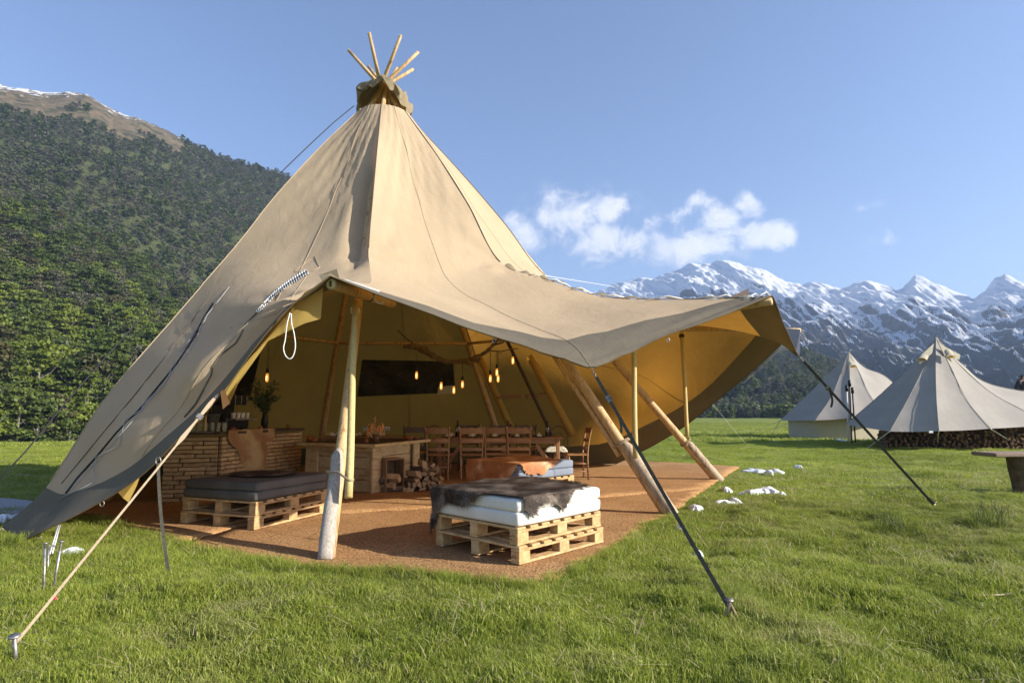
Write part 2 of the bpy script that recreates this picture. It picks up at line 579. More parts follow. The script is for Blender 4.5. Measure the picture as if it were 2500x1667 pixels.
def ribbon(g, pts, w, th, side):
    wl = w
    """flat strap along points; side = direction of its width"""
    pts = [Vector(p) for p in pts]
    v, f = [], []
    for i, p in enumerate(pts):
        t = (pts[min(i + 1, len(pts) - 1)] - pts[max(i - 1, 0)]).normalized()
        s = side[i] if isinstance(side, list) else side
        s = Vector(s)
        s = (s - t * s.dot(t)).normalized()
        n = t.cross(s)
        w = wl[i] if isinstance(wl, list) else wl
        for a, b in ((-1, -1), (1, -1), (1, 1), (-1, 1)):
            v.append(p + s * a * w / 2 + n * b * th / 2)
    for i in range(len(pts) - 1):
        for k in range(4):
            f.append((i * 4 + k, i * 4 + (k + 1) % 4, i * 4 + 4 + (k + 1) % 4, i * 4 + 4 + k))
    f.append((3, 2, 1, 0))
    e = (len(pts) - 1) * 4
    f.append((e, e + 1, e + 2, e + 3))
    g.add(v, f)
    return g


def align(dirv):
    return Vector(dirv).to_track_quat('Z', 'Y').to_matrix()


# ---- numpy value noise
def _hash(ix, iy, seed):
    h = (ix.astype(np.int64) * 374761393 + iy.astype(np.int64) * 668265263 + seed * 1442695041) & 0x7fffffff
    h = (h ^ (h >> 13)) * 1274126177 & 0x7fffffff
    h = h ^ (h >> 16)
    return (h & 0xffff) / 65535.0


def vn(x, y, seed=0):
    x = np.asarray(x, float); y = np.asarray(y, float)
    ix = np.floor(x); iy = np.floor(y)
    fx = x - ix; fy = y - iy
    fx = fx * fx * fx * (fx * (fx * 6 - 15) + 10); fy = fy * fy * fy * (fy * (fy * 6 - 15) + 10)
    a = _hash(ix, iy, seed); b = _hash(ix + 1, iy, seed); c = _hash(ix, iy + 1, seed); d = _hash(ix + 1, iy + 1, seed)
    return (a + (b - a) * fx) * (1 - fy) + (c + (d - c) * fx) * fy


def fbm(x, y, oct=5, seed=0, gain=0.5):
    s = 0; amp = 1; tot = 0
    for o in range(oct):
        s = s + vn(x * 2 ** o + o * 17.3, y * 2 ** o + o * 9.1, seed + o) * amp
        tot += amp; amp *= gain
    return s / tot


def ridged(x, y, oct=5, seed=0, gain=0.5):
    s = 0; amp = 1; tot = 0
    for o in range(oct):
        s = s + (1 - np.abs(2 * vn(x * 2 ** o + o * 31.7, y * 2 ** o + o * 12.9, seed + o) - 1)) * amp
        tot += amp; amp *= gain
    return s / tot


def grid_mesh(name, X, Y, Z, mat, smooth=True):
    n, m = X.shape
    me = bpy.data.meshes.new(name)
    me.vertices.add(n * m)
    me.vertices.foreach_set('co', np.stack([X, Y, Z], -1).astype(np.float32).ravel())
    i = np.arange(n - 1)[:, None] * m + np.arange(m - 1)[None, :]
    q = np.stack([i, i + 1, i + m + 1, i + m], -1).reshape(-1, 4)
    k = len(q)
    me.loops.add(k * 4)
    me.loops.foreach_set('vertex_index', q.ravel().astype(np.int32))
    me.polygons.add(k)
    me.polygons.foreach_set('loop_start', np.arange(k, dtype=np.int32) * 4)
    me.polygons.foreach_set('use_smooth', np.full(k, smooth))
    me.update()
    me.validate()
    return link(name, me, mat)

# ================================================================== LAND
MATPOLY_PX = [(235, 1262), (330, 1298), (440, 1330), (580, 1362), (700, 1385), (860, 1397), (1000, 1400), (1150, 1420), (1305, 1438),
              (1400, 1395), (1500, 1348), (1560, 1303), (1640, 1256), (1720, 1197), (1805, 1143), (1640, 1131), (1500, 1128)]
MATPOLY = [(gp(*p).x, gp(*p).y) for p in MATPOLY_PX] + [(0.9, 14.7), (-4.5, 14.4), (-7.0, 10.6), (-6.1, 7.6)]


def in_poly(x, y, poly):
    x = np.asarray(x); y = np.asarray(y)
    ins = np.zeros(x.shape, bool)
    n = len(poly)
    for i in range(n):
        x1, y1 = poly[i]; x2, y2 = poly[(i + 1) % n]
        c = ((y1 > y) != (y2 > y)) & (x < (x2 - x1) * (y - y1) / ((y2 - y1) + 1e-12) + x1)
        ins ^= c
    return ins


def poly_dist(x, y, poly):
    x = np.asarray(x, float); y = np.asarray(y, float)
    d = np.full(x.shape, 1e9)
    n = len(poly)
    for i in range(n):
        x1, y1 = poly[i]; x2, y2 = poly[(i + 1) % n]
        dx, dy = x2 - x1, y2 - y1
        t = np.clip(((x - x1) * dx + (y - y1) * dy) / (dx * dx + dy * dy + 1e-12), 0, 1)
        d = np.minimum(d, np.hypot(x - x1 - t * dx, y - y1 - t * dy))
    return d


def sstep(v, a, b):
    t = np.clip((np.asarray(v, float) - a) / (b - a), 0, 1)
    return t * t * (3 - 2 * t)


def gz(x, y):
    """height of the meadow"""
    x = np.asarray(x, float); y = np.asarray(y, float)
    r = np.hypot(x, y)
    side = sstep(np.arctan2(x, y), -0.45, 0.05)
    far = -3.3 * (1 - side) + -0.9 * side
    z = far * sstep(r, 16, 120)
    near = (1 - sstep(r, 30, 90))
    lump = (fbm(x * 1.3, y * 1.3, 3, 3) - 0.5) * 0.21 + (fbm(x * 4.5, y * 4.5, 3, 9) - 0.5) * 0.075
    off = np.where(in_poly(x, y, MATPOLY), 0.0, sstep(poly_dist(x, y, MATPOLY), 0.0, 0.9))
    inside = in_poly(x, y, MATPOLY)
    z = z + lump * near * off + (fbm(x * 0.15, y * 0.15, 3, 5) - 0.5) * 0.5 * sstep(r, 18, 60)
    return np.where(inside, -0.012, z)


# ---- the meadow: one sheet to the horizon
nr, na = 210, 900
rr = 0.6 * (5200 / 0.6) ** (np.linspace(0, 1, nr))
aa = np.linspace(-math.pi, math.pi, na)
Rg, Ag = np.meshgrid(rr, aa, indexing='ij')
Xg, Yg = Rg * np.sin(Ag), Rg * np.cos(Ag)
Zg = gz(Xg, Yg)

m, t = new_mat('meadow')
tcn = t.n('ShaderNodeTexCoord'); v = tcn.outputs['Object']
a = t.noise(v, 0.35, 5, 0.6); b_ = t.noise(v, 9, 6, 0.7); c_ = t.noise(v, 1.4, 4, 0.6)
col = t.mix(t.smooth(a, 0.35, 0.65), (0.15, 0.19, 0.034), (0.24, 0.265, 0.06))
col = t.mix(t.m('MULTIPLY', t.smooth(b_, 0.5, 0.75), 0.55), col, (0.05, 0.065, 0.018))
col = t.mix(t.m('MULTIPLY', t.smooth(c_, 0.58, 0.75), 0.5), col, (0.27, 0.25, 0.10))
geo = t.n('ShaderNodeNewGeometry')
sepg = t.n('ShaderNodeSeparateXYZ'); t.l(geo.outputs['Position'], sepg.inputs[0])
pb = t.n('ShaderNodeBsdfPrincipled')
t.l(col, pb.inputs['Base Color']); pb.inputs['Roughness'].default_value = 0.95; pb.inputs['Specular IOR Level'].default_value = 0.1
bn = t.n('ShaderNodeBump'); bn.inputs['Strength'].default_value = 0.9; bn.inputs['Distance'].default_value = 0.05
t.l(t.noise(v, 14, 8, 0.75), bn.inputs['Height']); t.l(bn.outputs[0], pb.inputs['Normal'])
out = t.n('ShaderNodeOutputMaterial'); t.l(pb.outputs[0], out.inputs[0])
MT['meadow'] = m
ground = struct(grid_mesh('ground', Xg, Yg, Zg, m))
# cap the small hole under the photographer
gcap = None

# ---- gravel path on the far left
ppx = [(-420, 1190), (-150, 1212), (-40, 1222), (60, 1224), (90, 1232), (60, 1262), (20, 1290), (-60, 1310), (-300, 1330), (-600, 1300)]
pp = [gp(*p) for p in ppx]
pv = [(p.x, p.y, float(gz(p.x, p.y)) + 0.05) for p in pp]
cx_, cy_ = sum(p[0] for p in pv) / len(pv), sum(p[1] for p in pv) / len(pv)
pv.append((cx_, cy_, float(gz(cx_, cy_)) + 0.06))
path = mk('gravel_path', pv, [(i, (i + 1) % len(pp), len(pp)) for i in range(len(pp))],
          pbr('gravel', (0.30, 0.29, 0.30), (0.42, 0.41, 0.42), 60, rough=0.95, bump=0.9, bscale=80, bdist=0.02))
struct(path)


# ------------------------------------------------------------------ hills
def prof(pts):
    out = []
    for px, py in pts:
        d = ray(px, py)
        out.append((math.atan2(d.x, d.y), d.z / math.hypot(d.x, d.y)))
    out.sort()
    return np.array([o[0] for o in out]), np.array([o[1] for o in out])


E1 = prof([(-1800, 300), (-400, 430), (0, 505), (150, 575), (300, 645), (450, 735), (600, 850), (750, 960), (900, 1010), (1100, 1040)])
E2 = prof([(-1800, 120), (-400, 175), (-100, 200), (0, 209), (60, 218), (120, 228), (160, 226), (210, 232), (245, 250), (280, 272), (350, 292), (420, 325), (520, 378),
           (620, 407), (700, 430), (760, 455), (900, 520), (1100, 640), (1300, 760), (1480, 900), (1600, 990)])
R0, R1, R2 = 112.0, 330.0, 720.0


def hill_z(A, Rr):
    e1 = np.interp(A, *E1); e2 = np.interp(A, *E2)
    z1 = np.maximum(1.28 + R1 * e1, 4)
    z2 = np.maximum(1.28 + R2 * e2, 2)
    s = np.clip((Rr - R0) / (R1 - R0), 0, 1)
    s2 = np.clip((Rr - R1 - 25) / (R2 - R1 - 25), 0, 1)
    z = -3.6 + (np.minimum(z1, z2 * .8 + 5) + 3.6) * (s ** 1.12)
    zz1 = np.minimum(z1, z2 * .8 + 5)
    z = np.where(Rr > R1, zz1 - 5 * np.clip((Rr - R1) / 25, 0, 1) + (z2 - zz1 + 5) * s2 ** 0.92, z)
    z = np.where(Rr > R2, z2 - (Rr - R2) * 0.55, z)
    x, y = Rr * np.sin(A), Rr * np.cos(A)
    env = np.sin(np.pi * s) ** 0.7 * (Rr <= R1) + np.where(Rr > R1, np.sin(np.pi * np.clip(s2, 0, 1)) ** .8, 0)
    w = (Rr < R2)
    z = z + (fbm(x / 55, y / 55, 4, 21) - 0.5) * 26 * np.clip(env, 0, 1) * w + (fbm(x / 14, y / 14, 3, 25) - .5) * 4 * np.clip(env, 0, 1) * w
    z = z + (fbm(x / 9, y / 9, 4, 28) - .5) * 5 * (1 - np.abs(np.clip((Rr - R2) / 60, -1, 1)))
    return z


aw = np.linspace(-1.25, math.atan2(400, 1450), 420)
rw = np.concatenate([np.linspace(R0 - 8, R1, 90), np.linspace(R1 + 3, R2, 110), np.linspace(R2 + 6, R2 + 300, 20)])
RH, AH = np.meshgrid(rw, aw, indexing='ij')
ZH = hill_z(AH, RH)
m, t = new_mat('hillside')
tcn = t.n('ShaderNodeTexCoord'); v = tcn.outputs['Object']
sp = t.n('ShaderNodeSeparateXYZ'); t.l(v, sp.inputs[0])
nz = t.noise(v, 0.02, 6, 0.6); n2 = t.noise(v, 0.22, 7, 0.72); n3 = t.noise(v, 0.09, 6, .7)
forest = t.mix(t.smooth(n2, 0.35, 0.65), (0.06, 0.072, 0.026), (0.10, 0.11, 0.042))
tuss = t.mix(t.smooth(n2, 0.36, 0.62), (0.125, 0.095, 0.055), (0.20, 0.155, 0.095))
tuss = t.mix(t.smooth(n3, 0.50, 0.58), tuss, (0.075, 0.075, 0.04))
ab = t.n('ShaderNodeAttribute', attribute_name='brown'); asn = t.n('ShaderNodeAttribute', attribute_name='snowy')
c1 = t.mix(t.smooth(ab.outputs['Fac'], -3, 3), forest, tuss)
zs = t.m('ADD', asn.outputs['Fac'], t.m('MULTIPLY', t.m('SUBTRACT', n2, 0.5), 110))
c2 = t.mix(t.smooth(zs, -1, 3), c1, (0.72, 0.74, 0.78))
pb = t.n('ShaderNodeBsdfPrincipled'); t.l(c2, pb.inputs['Base Color']); pb.inputs['Roughness'].default_value = 0.95
pb.inputs['Specular IOR Level'].default_value = 0.1
bn = t.n('ShaderNodeBump'); bn.inputs['Strength'].default_value = 0.8; bn.inputs['Distance'].default_value = 3.0
t.l(n2, bn.inputs['Height']); t.l(bn.outputs[0], pb.inputs['Normal'])
out = t.n('ShaderNodeOutputMaterial'); t.l(pb.outputs[0], out.inputs[0])
hill = struct(grid_mesh('forest_hill', RH * np.sin(AH), RH * np.cos(AH), ZH, m))


def below_crest(A, Rr, Z):
    c = np.maximum(1.28 + R2 * np.interp(A, *E2), 2)
    return c - Z


BR = (lambda pts: (np.array([math.atan2(p - 1250, 1450) for p, _ in pts]), np.array([float(q) for _, q in pts])))([(-1800, 125), (-300, 98), (0, 80), (120, 74), (250, 66), (340, 48), (420, 30), (470, 8), (560, -12), (900, -16)])
at_ = hill.data.attributes.new('brown', 'FLOAT', 'POINT')
bb = np.interp(AH, *BR) - below_crest(AH, RH, ZH) + (fbm(RH * np.sin(AH) / 38, RH * np.cos(AH) / 38, 5, 90) - .5) * 80
at_.data.foreach_set('value', (bb * (RH > R1 + 100) - 100 * (RH <= R1 + 100)).astype(np.float32).ravel())
SN = (lambda pts: (np.array([math.atan2(p - 1250, 1450) for p, _ in pts]), np.array([float(q) for _, q in pts])))([(-1800, 60), (-300, 30), (0, 15), (120, 8), (160, 3), (210, 9), (250, 6), (320, 0), (420, -6), (900, -40)])
at2 = hill.data.attributes.new('snowy', 'FLOAT', 'POINT')
b2 = np.interp(AH, *SN) - below_crest(AH, RH, ZH) + (fbm(RH * np.sin(AH) / 7, RH * np.cos(AH) / 7, 5, 95) - .5) * 60 - 4
at2.data.foreach_set('value', (b2 * (RH > R1 + 100) - 100 * (RH <= R1 + 100)).astype(np.float32).ravel())

# ---- snowy range on the right
E3 = prof([(1000, 760), (1200, 742), (1350, 728), (1450, 715), (1480, 704), (1520, 689), (1560, 682), (1600, 676), (1640, 662), (1680, 646), (1715, 643), (1740, 640),
           (1770, 634), (1800, 642), (1822, 652), (1838, 655), (1862, 656), (1900, 676), (1935, 690), (1965, 693), (2000, 690), (2050, 704), (2080, 697), (2100, 688),
           (2118, 683), (2150, 694), (2190, 707), (2208, 700), (2232, 671), (2262, 682), (2300, 697), (2340, 712), (2378, 733), (2410, 704), (2430, 678), (2455, 673),
           (2480, 684), (2520, 700), (2600, 690), (2800, 640), (3200, 700), (4200, 760)])
R3a, R3b = 620.0, 1900.0
am = np.linspace(math.atan2(-350, 1450), 1.25, 760)
rm = np.concatenate([np.linspace(R3a, R3b, 300), np.linspace(R3b + 12, R3b + 600, 24)])
RM, AM = np.meshgrid(rm, am, indexing='ij')


_EA = np.linspace(-.6, 1.4, 600)
_k = np.exp(-(np.linspace(-2.5, 2.5, 101)) ** 2); _k /= _k.sum()
_ES = np.convolve(np.pad(np.interp(_EA, *E3), 50, mode='edge'), _k, mode='valid') - .012


def rib(q, w, seed, oct=4):
    return ridged(q, w, oct, seed)


def range_z(A, Rr):
    e = np.interp(A, *E3)
    zc = 1.28 + R3b * e
    s = np.clip((Rr - R3a) / (R3b - R3a), 0, 1)
    along = A * R3b
    q = along + 520 * (1 - s)                 # spurs run down to the right... lower slopes shift
    q = along - 620 * (1 - s)
    es = np.interp(A, _EA, _ES)
    zs_ = 1.28 + R3b * es
    base = -6 + (zs_ + 6) * (s ** 1.2) + (zc - zs_) * s ** 7
    env = np.clip(4 * s * (1 - s), 0, 1) ** 0.6
    r1 = rib(q / 260, s * 1.3, 41, 5) - 0.55
    r2 = rib(q / 75, s * 5, 47, 4) - 0.55
    r3 = fbm(q / 11, s * 13, 4, 52) - 0.5
    r4 = ridged(q / 30, s * 9, 4, 58) - .55
    z = base + r1 * 70 * env + r2 * 66 * (env * .8 + .08) + r4 * 30 * (env * .8 + .2) + r3 * 16 * (env + .25)
    z = z + (fbm(along / 22, s * 12, 3, 71) - .5) * 9
    # ragged crest
    z = np.where(Rr > R3b, zc - (Rr - R3b) * 0.8 + r3 * 10, z)
    return z


ZM = range_z(AM, RM)
m, t = new_mat('snowy_rock')
tcn = t.n('ShaderNodeTexCoord'); v = tcn.outputs['Object']
sp = t.n('ShaderNodeSeparateXYZ'); t.l(v, sp.inputs[0])
n1 = t.noise(v, 0.006, 8, 0.62); n2 = t.noise(v, 0.03, 8, 0.7); n3 = t.noise(v, 0.09, 6, 0.7)
geo = t.n('ShaderNodeNewGeometry')
sn = t.n('ShaderNodeSeparateXYZ'); t.l(geo.outputs['Normal'], sn.inputs[0])
sat = t.n('ShaderNodeAttribute', attribute_name='streak')
st1 = t.noise(sat.outputs['Vector'], 2.2, 9, 0.68); st2 = t.noise(sat.outputs['Vector'], 9, 7, 0.7)
rock = t.mix(t.smooth(n2, 0.35, 0.65), (0.085, 0.075, 0.06), (0.19, 0.165, 0.135))
rock = t.mix(t.m('MULTIPLY', t.smooth(st2, 0.5, 0.62), .6), rock, (0.06, 0.055, 0.045))
rock = t.mix(t.smooth(n3, 0.48, 0.66), rock, (0.075, 0.075, 0.045))
low = t.mix(t.smooth(n2, 0.4, 0.6), (0.03, 0.038, 0.02), (0.055, 0.06, 0.032))
zz = t.m('ADD', sp.outputs[2], t.m('MULTIPLY', t.m('SUBTRACT', n1, 0.5), 120))
body = t.mix(t.smooth(zz, 70, 150), low, rock)
sva = t.n('ShaderNodeAttribute', attribute_name='snowv')
zs = t.m('ADD', t.m('ADD', sva.outputs['Fac'], t.m('MULTIPLY', t.m('SUBTRACT', n2, 0.5), 40)), t.m('ADD', t.m('MULTIPLY', t.m('SUBTRACT', st1, 0.5), 300), t.m('MULTIPLY', t.m('SUBTRACT', st2, 0.5), 460)))
steep = t.m('MULTIPLY', t.m('SUBTRACT', sn.outputs[2], 0.66), 330)
zs = t.m('ADD', zs, steep)
snowc = t.mix(t.smooth(zs, 40, 70), body, (0.80, 0.82, 0.86))
pb = t.n('ShaderNodeBsdfPrincipled'); t.l(snowc, pb.inputs['Base Color']); pb.inputs['Roughness'].default_value = 0.9
pb.inputs['Specular IOR Level'].default_value = 0.15
bn = t.n('ShaderNodeBump'); bn.inputs['Strength'].default_value = 0.9; bn.inputs['Distance'].default_value = 12.0
t.l(st2, bn.inputs['Height'])
bn2 = t.n('ShaderNodeBump'); bn2.inputs['Strength'].default_value = 0.5; bn2.inputs['Distance'].default_value = 2.5
t.l(n3, bn2.inputs['Height']); t.l(bn.outputs[0], bn2.inputs['Normal'])
t.l(bn2.outputs[0], pb.inputs['Normal'])
out = t.n('ShaderNodeOutputMaterial'); t.l(pb.outputs[0], out.inputs[0])
mountain = struct(grid_mesh('snowy_mountains', RM * np.sin(AM), RM * np.cos(AM), ZM, m))
_s = np.clip((RM - R3a) / (R3b - R3a), 0, 1)
_q = AM * R3b - 620 * (1 - _s)
_below = (1.28 + R3b * np.interp(AM, *E3)) - ZM
_sv = np.interp(np.tan(AM) * F + 1250, [1000, 1500, 1850, 2000, 2300, 2700], [330, 300, 225, 190, 200, 200]) - _below
at3 = mountain.data.attributes.new('snowv', 'FLOAT', 'POINT')
at3.data.foreach_set('value', _sv.astype(np.float32).ravel())
at_ = mountain.data.attributes.new('streak', 'FLOAT_VECTOR', 'POINT')
at_.data.foreach_set('vector', np.stack([_q / 100, _s * 3.0, _q * 0], -1).astype(np.float32).ravel())

# ---- lower spur in front of the range, brown top, wooded flank
E4 = prof([(1200, 1000), (1500, 990), (1620, 960), (1720, 900), (1800, 862), (1850, 846), (1900, 842), (1960, 850), (2000, 862), (2060, 885), (2110, 915), (2180, 950), (2260, 985), (2400, 1010), (2700, 1012)])
R4a, R4b = 230.0, 560.0
af = np.linspace(math.atan2(-100, 1450), 0.9, 300)
rf = np.concatenate([np.linspace(R4a, R4b, 120), np.linspace(R4b + 6, R4b + 200, 14)])
RF, AF = np.meshgrid(rf, af, indexing='ij')


def spur_z(A, Rr):
    e = np.interp(A, *E4)
    zc = np.maximum(1.28 + R4b * e, -2)
    s = np.clip((Rr - R4a) / (R4b - R4a), 0, 1)
    z = -5 + (zc + 5) * s ** 1.2
    x, y = Rr * np.sin(A), Rr * np.cos(A)
    env = np.clip(4 * s * (1 - s), 0, 1)
    z = z + (ridged(x / 60, y / 90, 4, 61) - .55) * 22 * env * np.clip(zc / 40, 0, 1) + (fbm(x / 6, y / 6, 3, 66) - .5) * 5 * np.clip(s * 4, 0, 1)
    return np.where(Rr > R4b, zc - (Rr - R4b) * .6, z)


ZF = spur_z(AF, RF)
m, t = new_mat('spur_ground')
tcn = t.n('ShaderNodeTexCoord'); v = tcn.outputs['Object']
sp = t.n('ShaderNodeSeparateXYZ'); t.l(v, sp.inputs[0])
n2 = t.noise(v, 0.06, 7, 0.7); n3 = t.noise(v, 0.25, 6, .7)
body = t.mix(t.smooth(n3, 0.38, 0.62), (0.022, 0.03, 0.014), (0.045, 0.052, 0.025))
top = t.mix(t.smooth(n2, 0.4, 0.6), (0.13, 0.11, 0.06), (0.085, 0.08, 0.045))
zz = t.m('ADD', sp.outputs[2], t.m('MULTIPLY', t.m('SUBTRACT', n2, 0.5), 60))
c1 = t.mix(t.smooth(zz, 46, 60), body, top)
c1 = t.mix(t.smooth(t.noise(v, .04, 5, .8), .66, .72), c1, (.2, .19, .17))
pb = t.n('ShaderNodeBsdfPrincipled'); t.l(c1, pb.inputs['Base Color']); pb.inputs['Roughness'].default_value = 0.95
pb.inputs['Specular IOR Level'].default_value = 0.1
bn = t.n('ShaderNodeBump'); bn.inputs['Strength'].default_value = 0.9; bn.inputs['Distance'].default_value = 3.0
t.l(n3, bn.inputs['Height']); t.l(bn.outputs[0], pb.inputs['Normal'])
out = t.n('ShaderNodeOutputMaterial'); t.l(pb.outputs[0], out.inputs[0])
spur = struct(grid_mesh('wooded_spur', RF * np.sin(AF), RF * np.cos(AF), ZF, m))


# ------------------------------------------------------------------ scatter (for uncountable stuff only)
def raw_mesh(name, v, f, mats, midx=None):
    """numpy arrays: v (n,3), f list of equal-size faces (k,4) or (k,3)"""
    me = bpy.data.meshes.new(name)
    v = np.asarray(v, np.float32); f = np.asarray(f, np.int32)
    me.vertices.add(len(v)); me.vertices.foreach_set('co', v.ravel())
    k, w = f.shape
    me.loops.add(k * w); me.loops.foreach_set('vertex_index', f.ravel())
    me.polygons.add(k); me.polygons.foreach_set('loop_start', np.arange(k, dtype=np.int32) * w)
    for mt in mats:
        me.materials.append(mt)
    if midx is not None:
        me.polygons.foreach_set('material_index', np.asarray(midx, np.int32))
    me.update()
    return me


def scatter(name, pts, scl, rot, idx, protos):
    """pts (n,3), scl (n,), rot (n,) about z, idx (n,), protos: meshes"""
    me = bpy.data.meshes.new(name)
    n = len(pts)
    me.vertices.add(n)
    me.vertices.foreach_set('co', np.asarray(pts, np.float32).ravel())
    for nm, ty, arr in (('scl', 'FLOAT', scl), ('rot', 'FLOAT', rot), ('idx', 'INT', idx)):
        at = me.attributes.new(nm, ty, 'POINT')
        at.data.foreach_set('value', np.asarray(arr, np.float32 if ty == 'FLOAT' else np.int32))
    o = bpy.data.objects.new(name, me)
    COL.objects.link(o)
    ng = bpy.data.node_groups.new(name + '_nodes', 'GeometryNodeTree')
    ng.interface.new_socket('Geometry', in_out='INPUT', socket_type='NodeSocketGeometry')
    ng.interface.new_socket('Geometry', in_out='OUTPUT', socket_type='NodeSocketGeometry')
    N = ng.nodes
    gi, go = N.new('NodeGroupInput'), N.new('NodeGroupOutput')
    iop = N.new('GeometryNodeInstanceOnPoints')
    g2i = N.new('GeometryNodeGeometryToInstance')
    for pm in protos:
        po = bpy.data.objects.new(pm.name + '_source', pm)
        oi = N.new('GeometryNodeObjectInfo')
        oi.inputs['Object'].default_value = po
        ng.links.new(oi.outputs['Geometry'], g2i.inputs[0])
    iop.inputs['Pick Instance'].default_value = True
    def attr(nm, ty):
        a = N.new('GeometryNodeInputNamedAttribute')
        a.data_type = ty
        a.inputs[0].default_value = nm
        return [s for s in a.outputs if s.enabled and s.name == 'Attribute'][0]
    cmb = N.new('ShaderNodeCombineXYZ')
    ng.links.new(attr('rot', 'FLOAT'), cmb.inputs[2])
    ng.links.new(gi.outputs[0], iop.inputs['Points'])
    ng.links.new(g2i.outputs[0], iop.inputs['Instance'])
    ng.links.new(attr('idx', 'INT'), iop.inputs['Instance Index'])
    ng.links.new(cmb.outputs[0], iop.inputs['Rotation'])
    ng.links.new(attr('scl', 'FLOAT'), iop.inputs['Scale'])
    ng.links.new(iop.outputs[0], go.inputs[0])
    md = o.modifiers.new('scatter', 'NODES')
    md.node_group = ng
    return o


# ------------------------------------------------------------------ trees
def leaf_mat(name, c1, c2):
    m, t = new_mat(name)
    oi = t.n('ShaderNodeObjectInfo')
    col = t.mix(oi.outputs['Random'], c1, c2)
    tcn = t.n('ShaderNodeTexCoord')
    nz = t.noise(tcn.outputs['Object'], 0.9, 3)
    hs = t.n('ShaderNodeHueSaturation')
    t.l(t.m('ADD', t.m('MULTIPLY', nz, 0.9), 0.55), hs.inputs['Value'])
    t.l(col, hs.inputs['Color'])
    d = t.n('ShaderNodeBsdfPrincipled'); t.l(hs.outputs[0], d.inputs['Base Color']); d.inputs['Roughness'].default_value = 0.55
    d.inputs['Specular IOR Level'].default_value = 0.25
    tr = t.n('ShaderNodeBsdfTranslucent'); t.l(hs.outputs[0], tr.inputs[0])
    mx = t.n('ShaderNodeMixShader'); mx.inputs[0].default_value = 0.3
    t.l(d.outputs[0], mx.inputs[1]); t.l(tr.outputs[0], mx.inputs[2])
    out = t.n('ShaderNodeOutputMaterial'); t.l(mx.outputs[0], out.inputs[0])
    return m


LEAF = [leaf_mat('beech_leaves', (0.085, 0.125, 0.016), (0.200, 0.240, 0.032)),
        leaf_mat('dark_beech_leaves', (0.068, 0.098, 0.020), (0.130, 0.165, 0.032)),
        leaf_mat('olive_leaves', (0.075, 0.085, 0.025), (0.105, 0.095, 0.035)),
        leaf_mat('grey_leaves', (0.11, 0.11, 0.065), (0.17, 0.16, 0.10))]
HAZELEAF = leaf_mat('high_forest_leaves', (0.125, 0.140, 0.060), (0.195, 0.200, 0.095))
MT['trunk'] = pbr('grey_trunk', (0.16, 0.14, 0.11), (0.28, 0.26, 0.22), 8, (1, 1, .3), 0.9, 0.6, 10, rnd=.1)


def crown_mesh(name, rg, mat, H=10.0, W=3.2, nb=30, per=64, ls=0.25, bottom=0.22, sparse=1.0):
    P, Fc = [], []
    for b in range(nb):
        h = bottom + (1 - bottom) * (b + rg.random()) / nb
        wr = W * math.sin(math.pi * min(1, (h - bottom) / (1 - bottom) * 0.86 + 0.14)) ** 0.6
        ang = rg.random() * 2 * math.pi
        rad = wr * math.sqrt(rg.random()) * 0.85
        c = np.array([rad * math.cos(ang), rad * math.sin(ang), H * h])
        br = (0.9 + 0.9 * rg.random()) * W / 3.2
        n = int(per * sparse)
        d = rg.normal(size=(n, 3)); d /= np.linalg.norm(d, axis=1)[:, None]
        d[:, 2] = np.abs(d[:, 2]) * 0.9 - 0.25
        rad2 = br * (0.55 + 0.5 * rg.random(n))
        pc = c + d * rad2[:, None] * np.array([1.15, 1.15, 0.55])
        nrm_ = d * 0.6 + rg.normal(size=(n, 3)) * 0.45 + np.array([0, 0, 0.7])
        nrm_ /= np.linalg.norm(nrm_, axis=1)[:, None]
        u = np.cross(nrm_, rg.normal(size=(n, 3))); u /= np.linalg.norm(u, axis=1)[:, None]
        w = np.cross(nrm_, u)
        s = ls * (0.6 + 0.8 * rg.random(n))[:, None]
        q = np.stack([pc - u * s - w * s * .5, pc + u * s * .2 - w * s * .8, pc + u * s + w * s * .4, pc - u * s * .3 + w * s * .9], 1)
        base = len(P) * 4
        for k in range(n):
            P.append(q[k])
    V = np.concatenate(P).reshape(-1, 3)
    Fq = np.arange(len(V)).reshape(-1, 4)
    return raw_mesh(name, V, Fq, [mat])


def trunk_mesh(name, rg, H, r):
    g = G()
    pts = [Vector((0, 0, -1.5))]
    x = y = 0
    for k in range(1, 6):
        x += rg.normal() * .12; y += rg.normal() * .12
        pts.append(Vector((x, y, H * k / 5)))
    g.tube(pts, [r, r * .9, r * .75, r * .6, r * .4, r * .12], 7)
    for k in range(7):
        z = H * (0.3 + .6 * rg.random()); a = rg.random() * 6.28
        L = 1.0 + 1.8 * rg.random()
        p = Vector((0, 0, z))
        g.tube([p, p + Vector((math.cos(a) * L * .6, math.sin(a) * L * .6, L * .35)), p + Vector((math.cos(a) * L, math.sin(a) * L, L * .9))], [r * .3, r * .2, r * .06], 5)
    me = bpy.data.meshes.new(name)
    me.from_pydata([tuple(p) for p in g.v], [], g.f)
    me.materials.append(MT['trunk'])
    me.update()
    return me


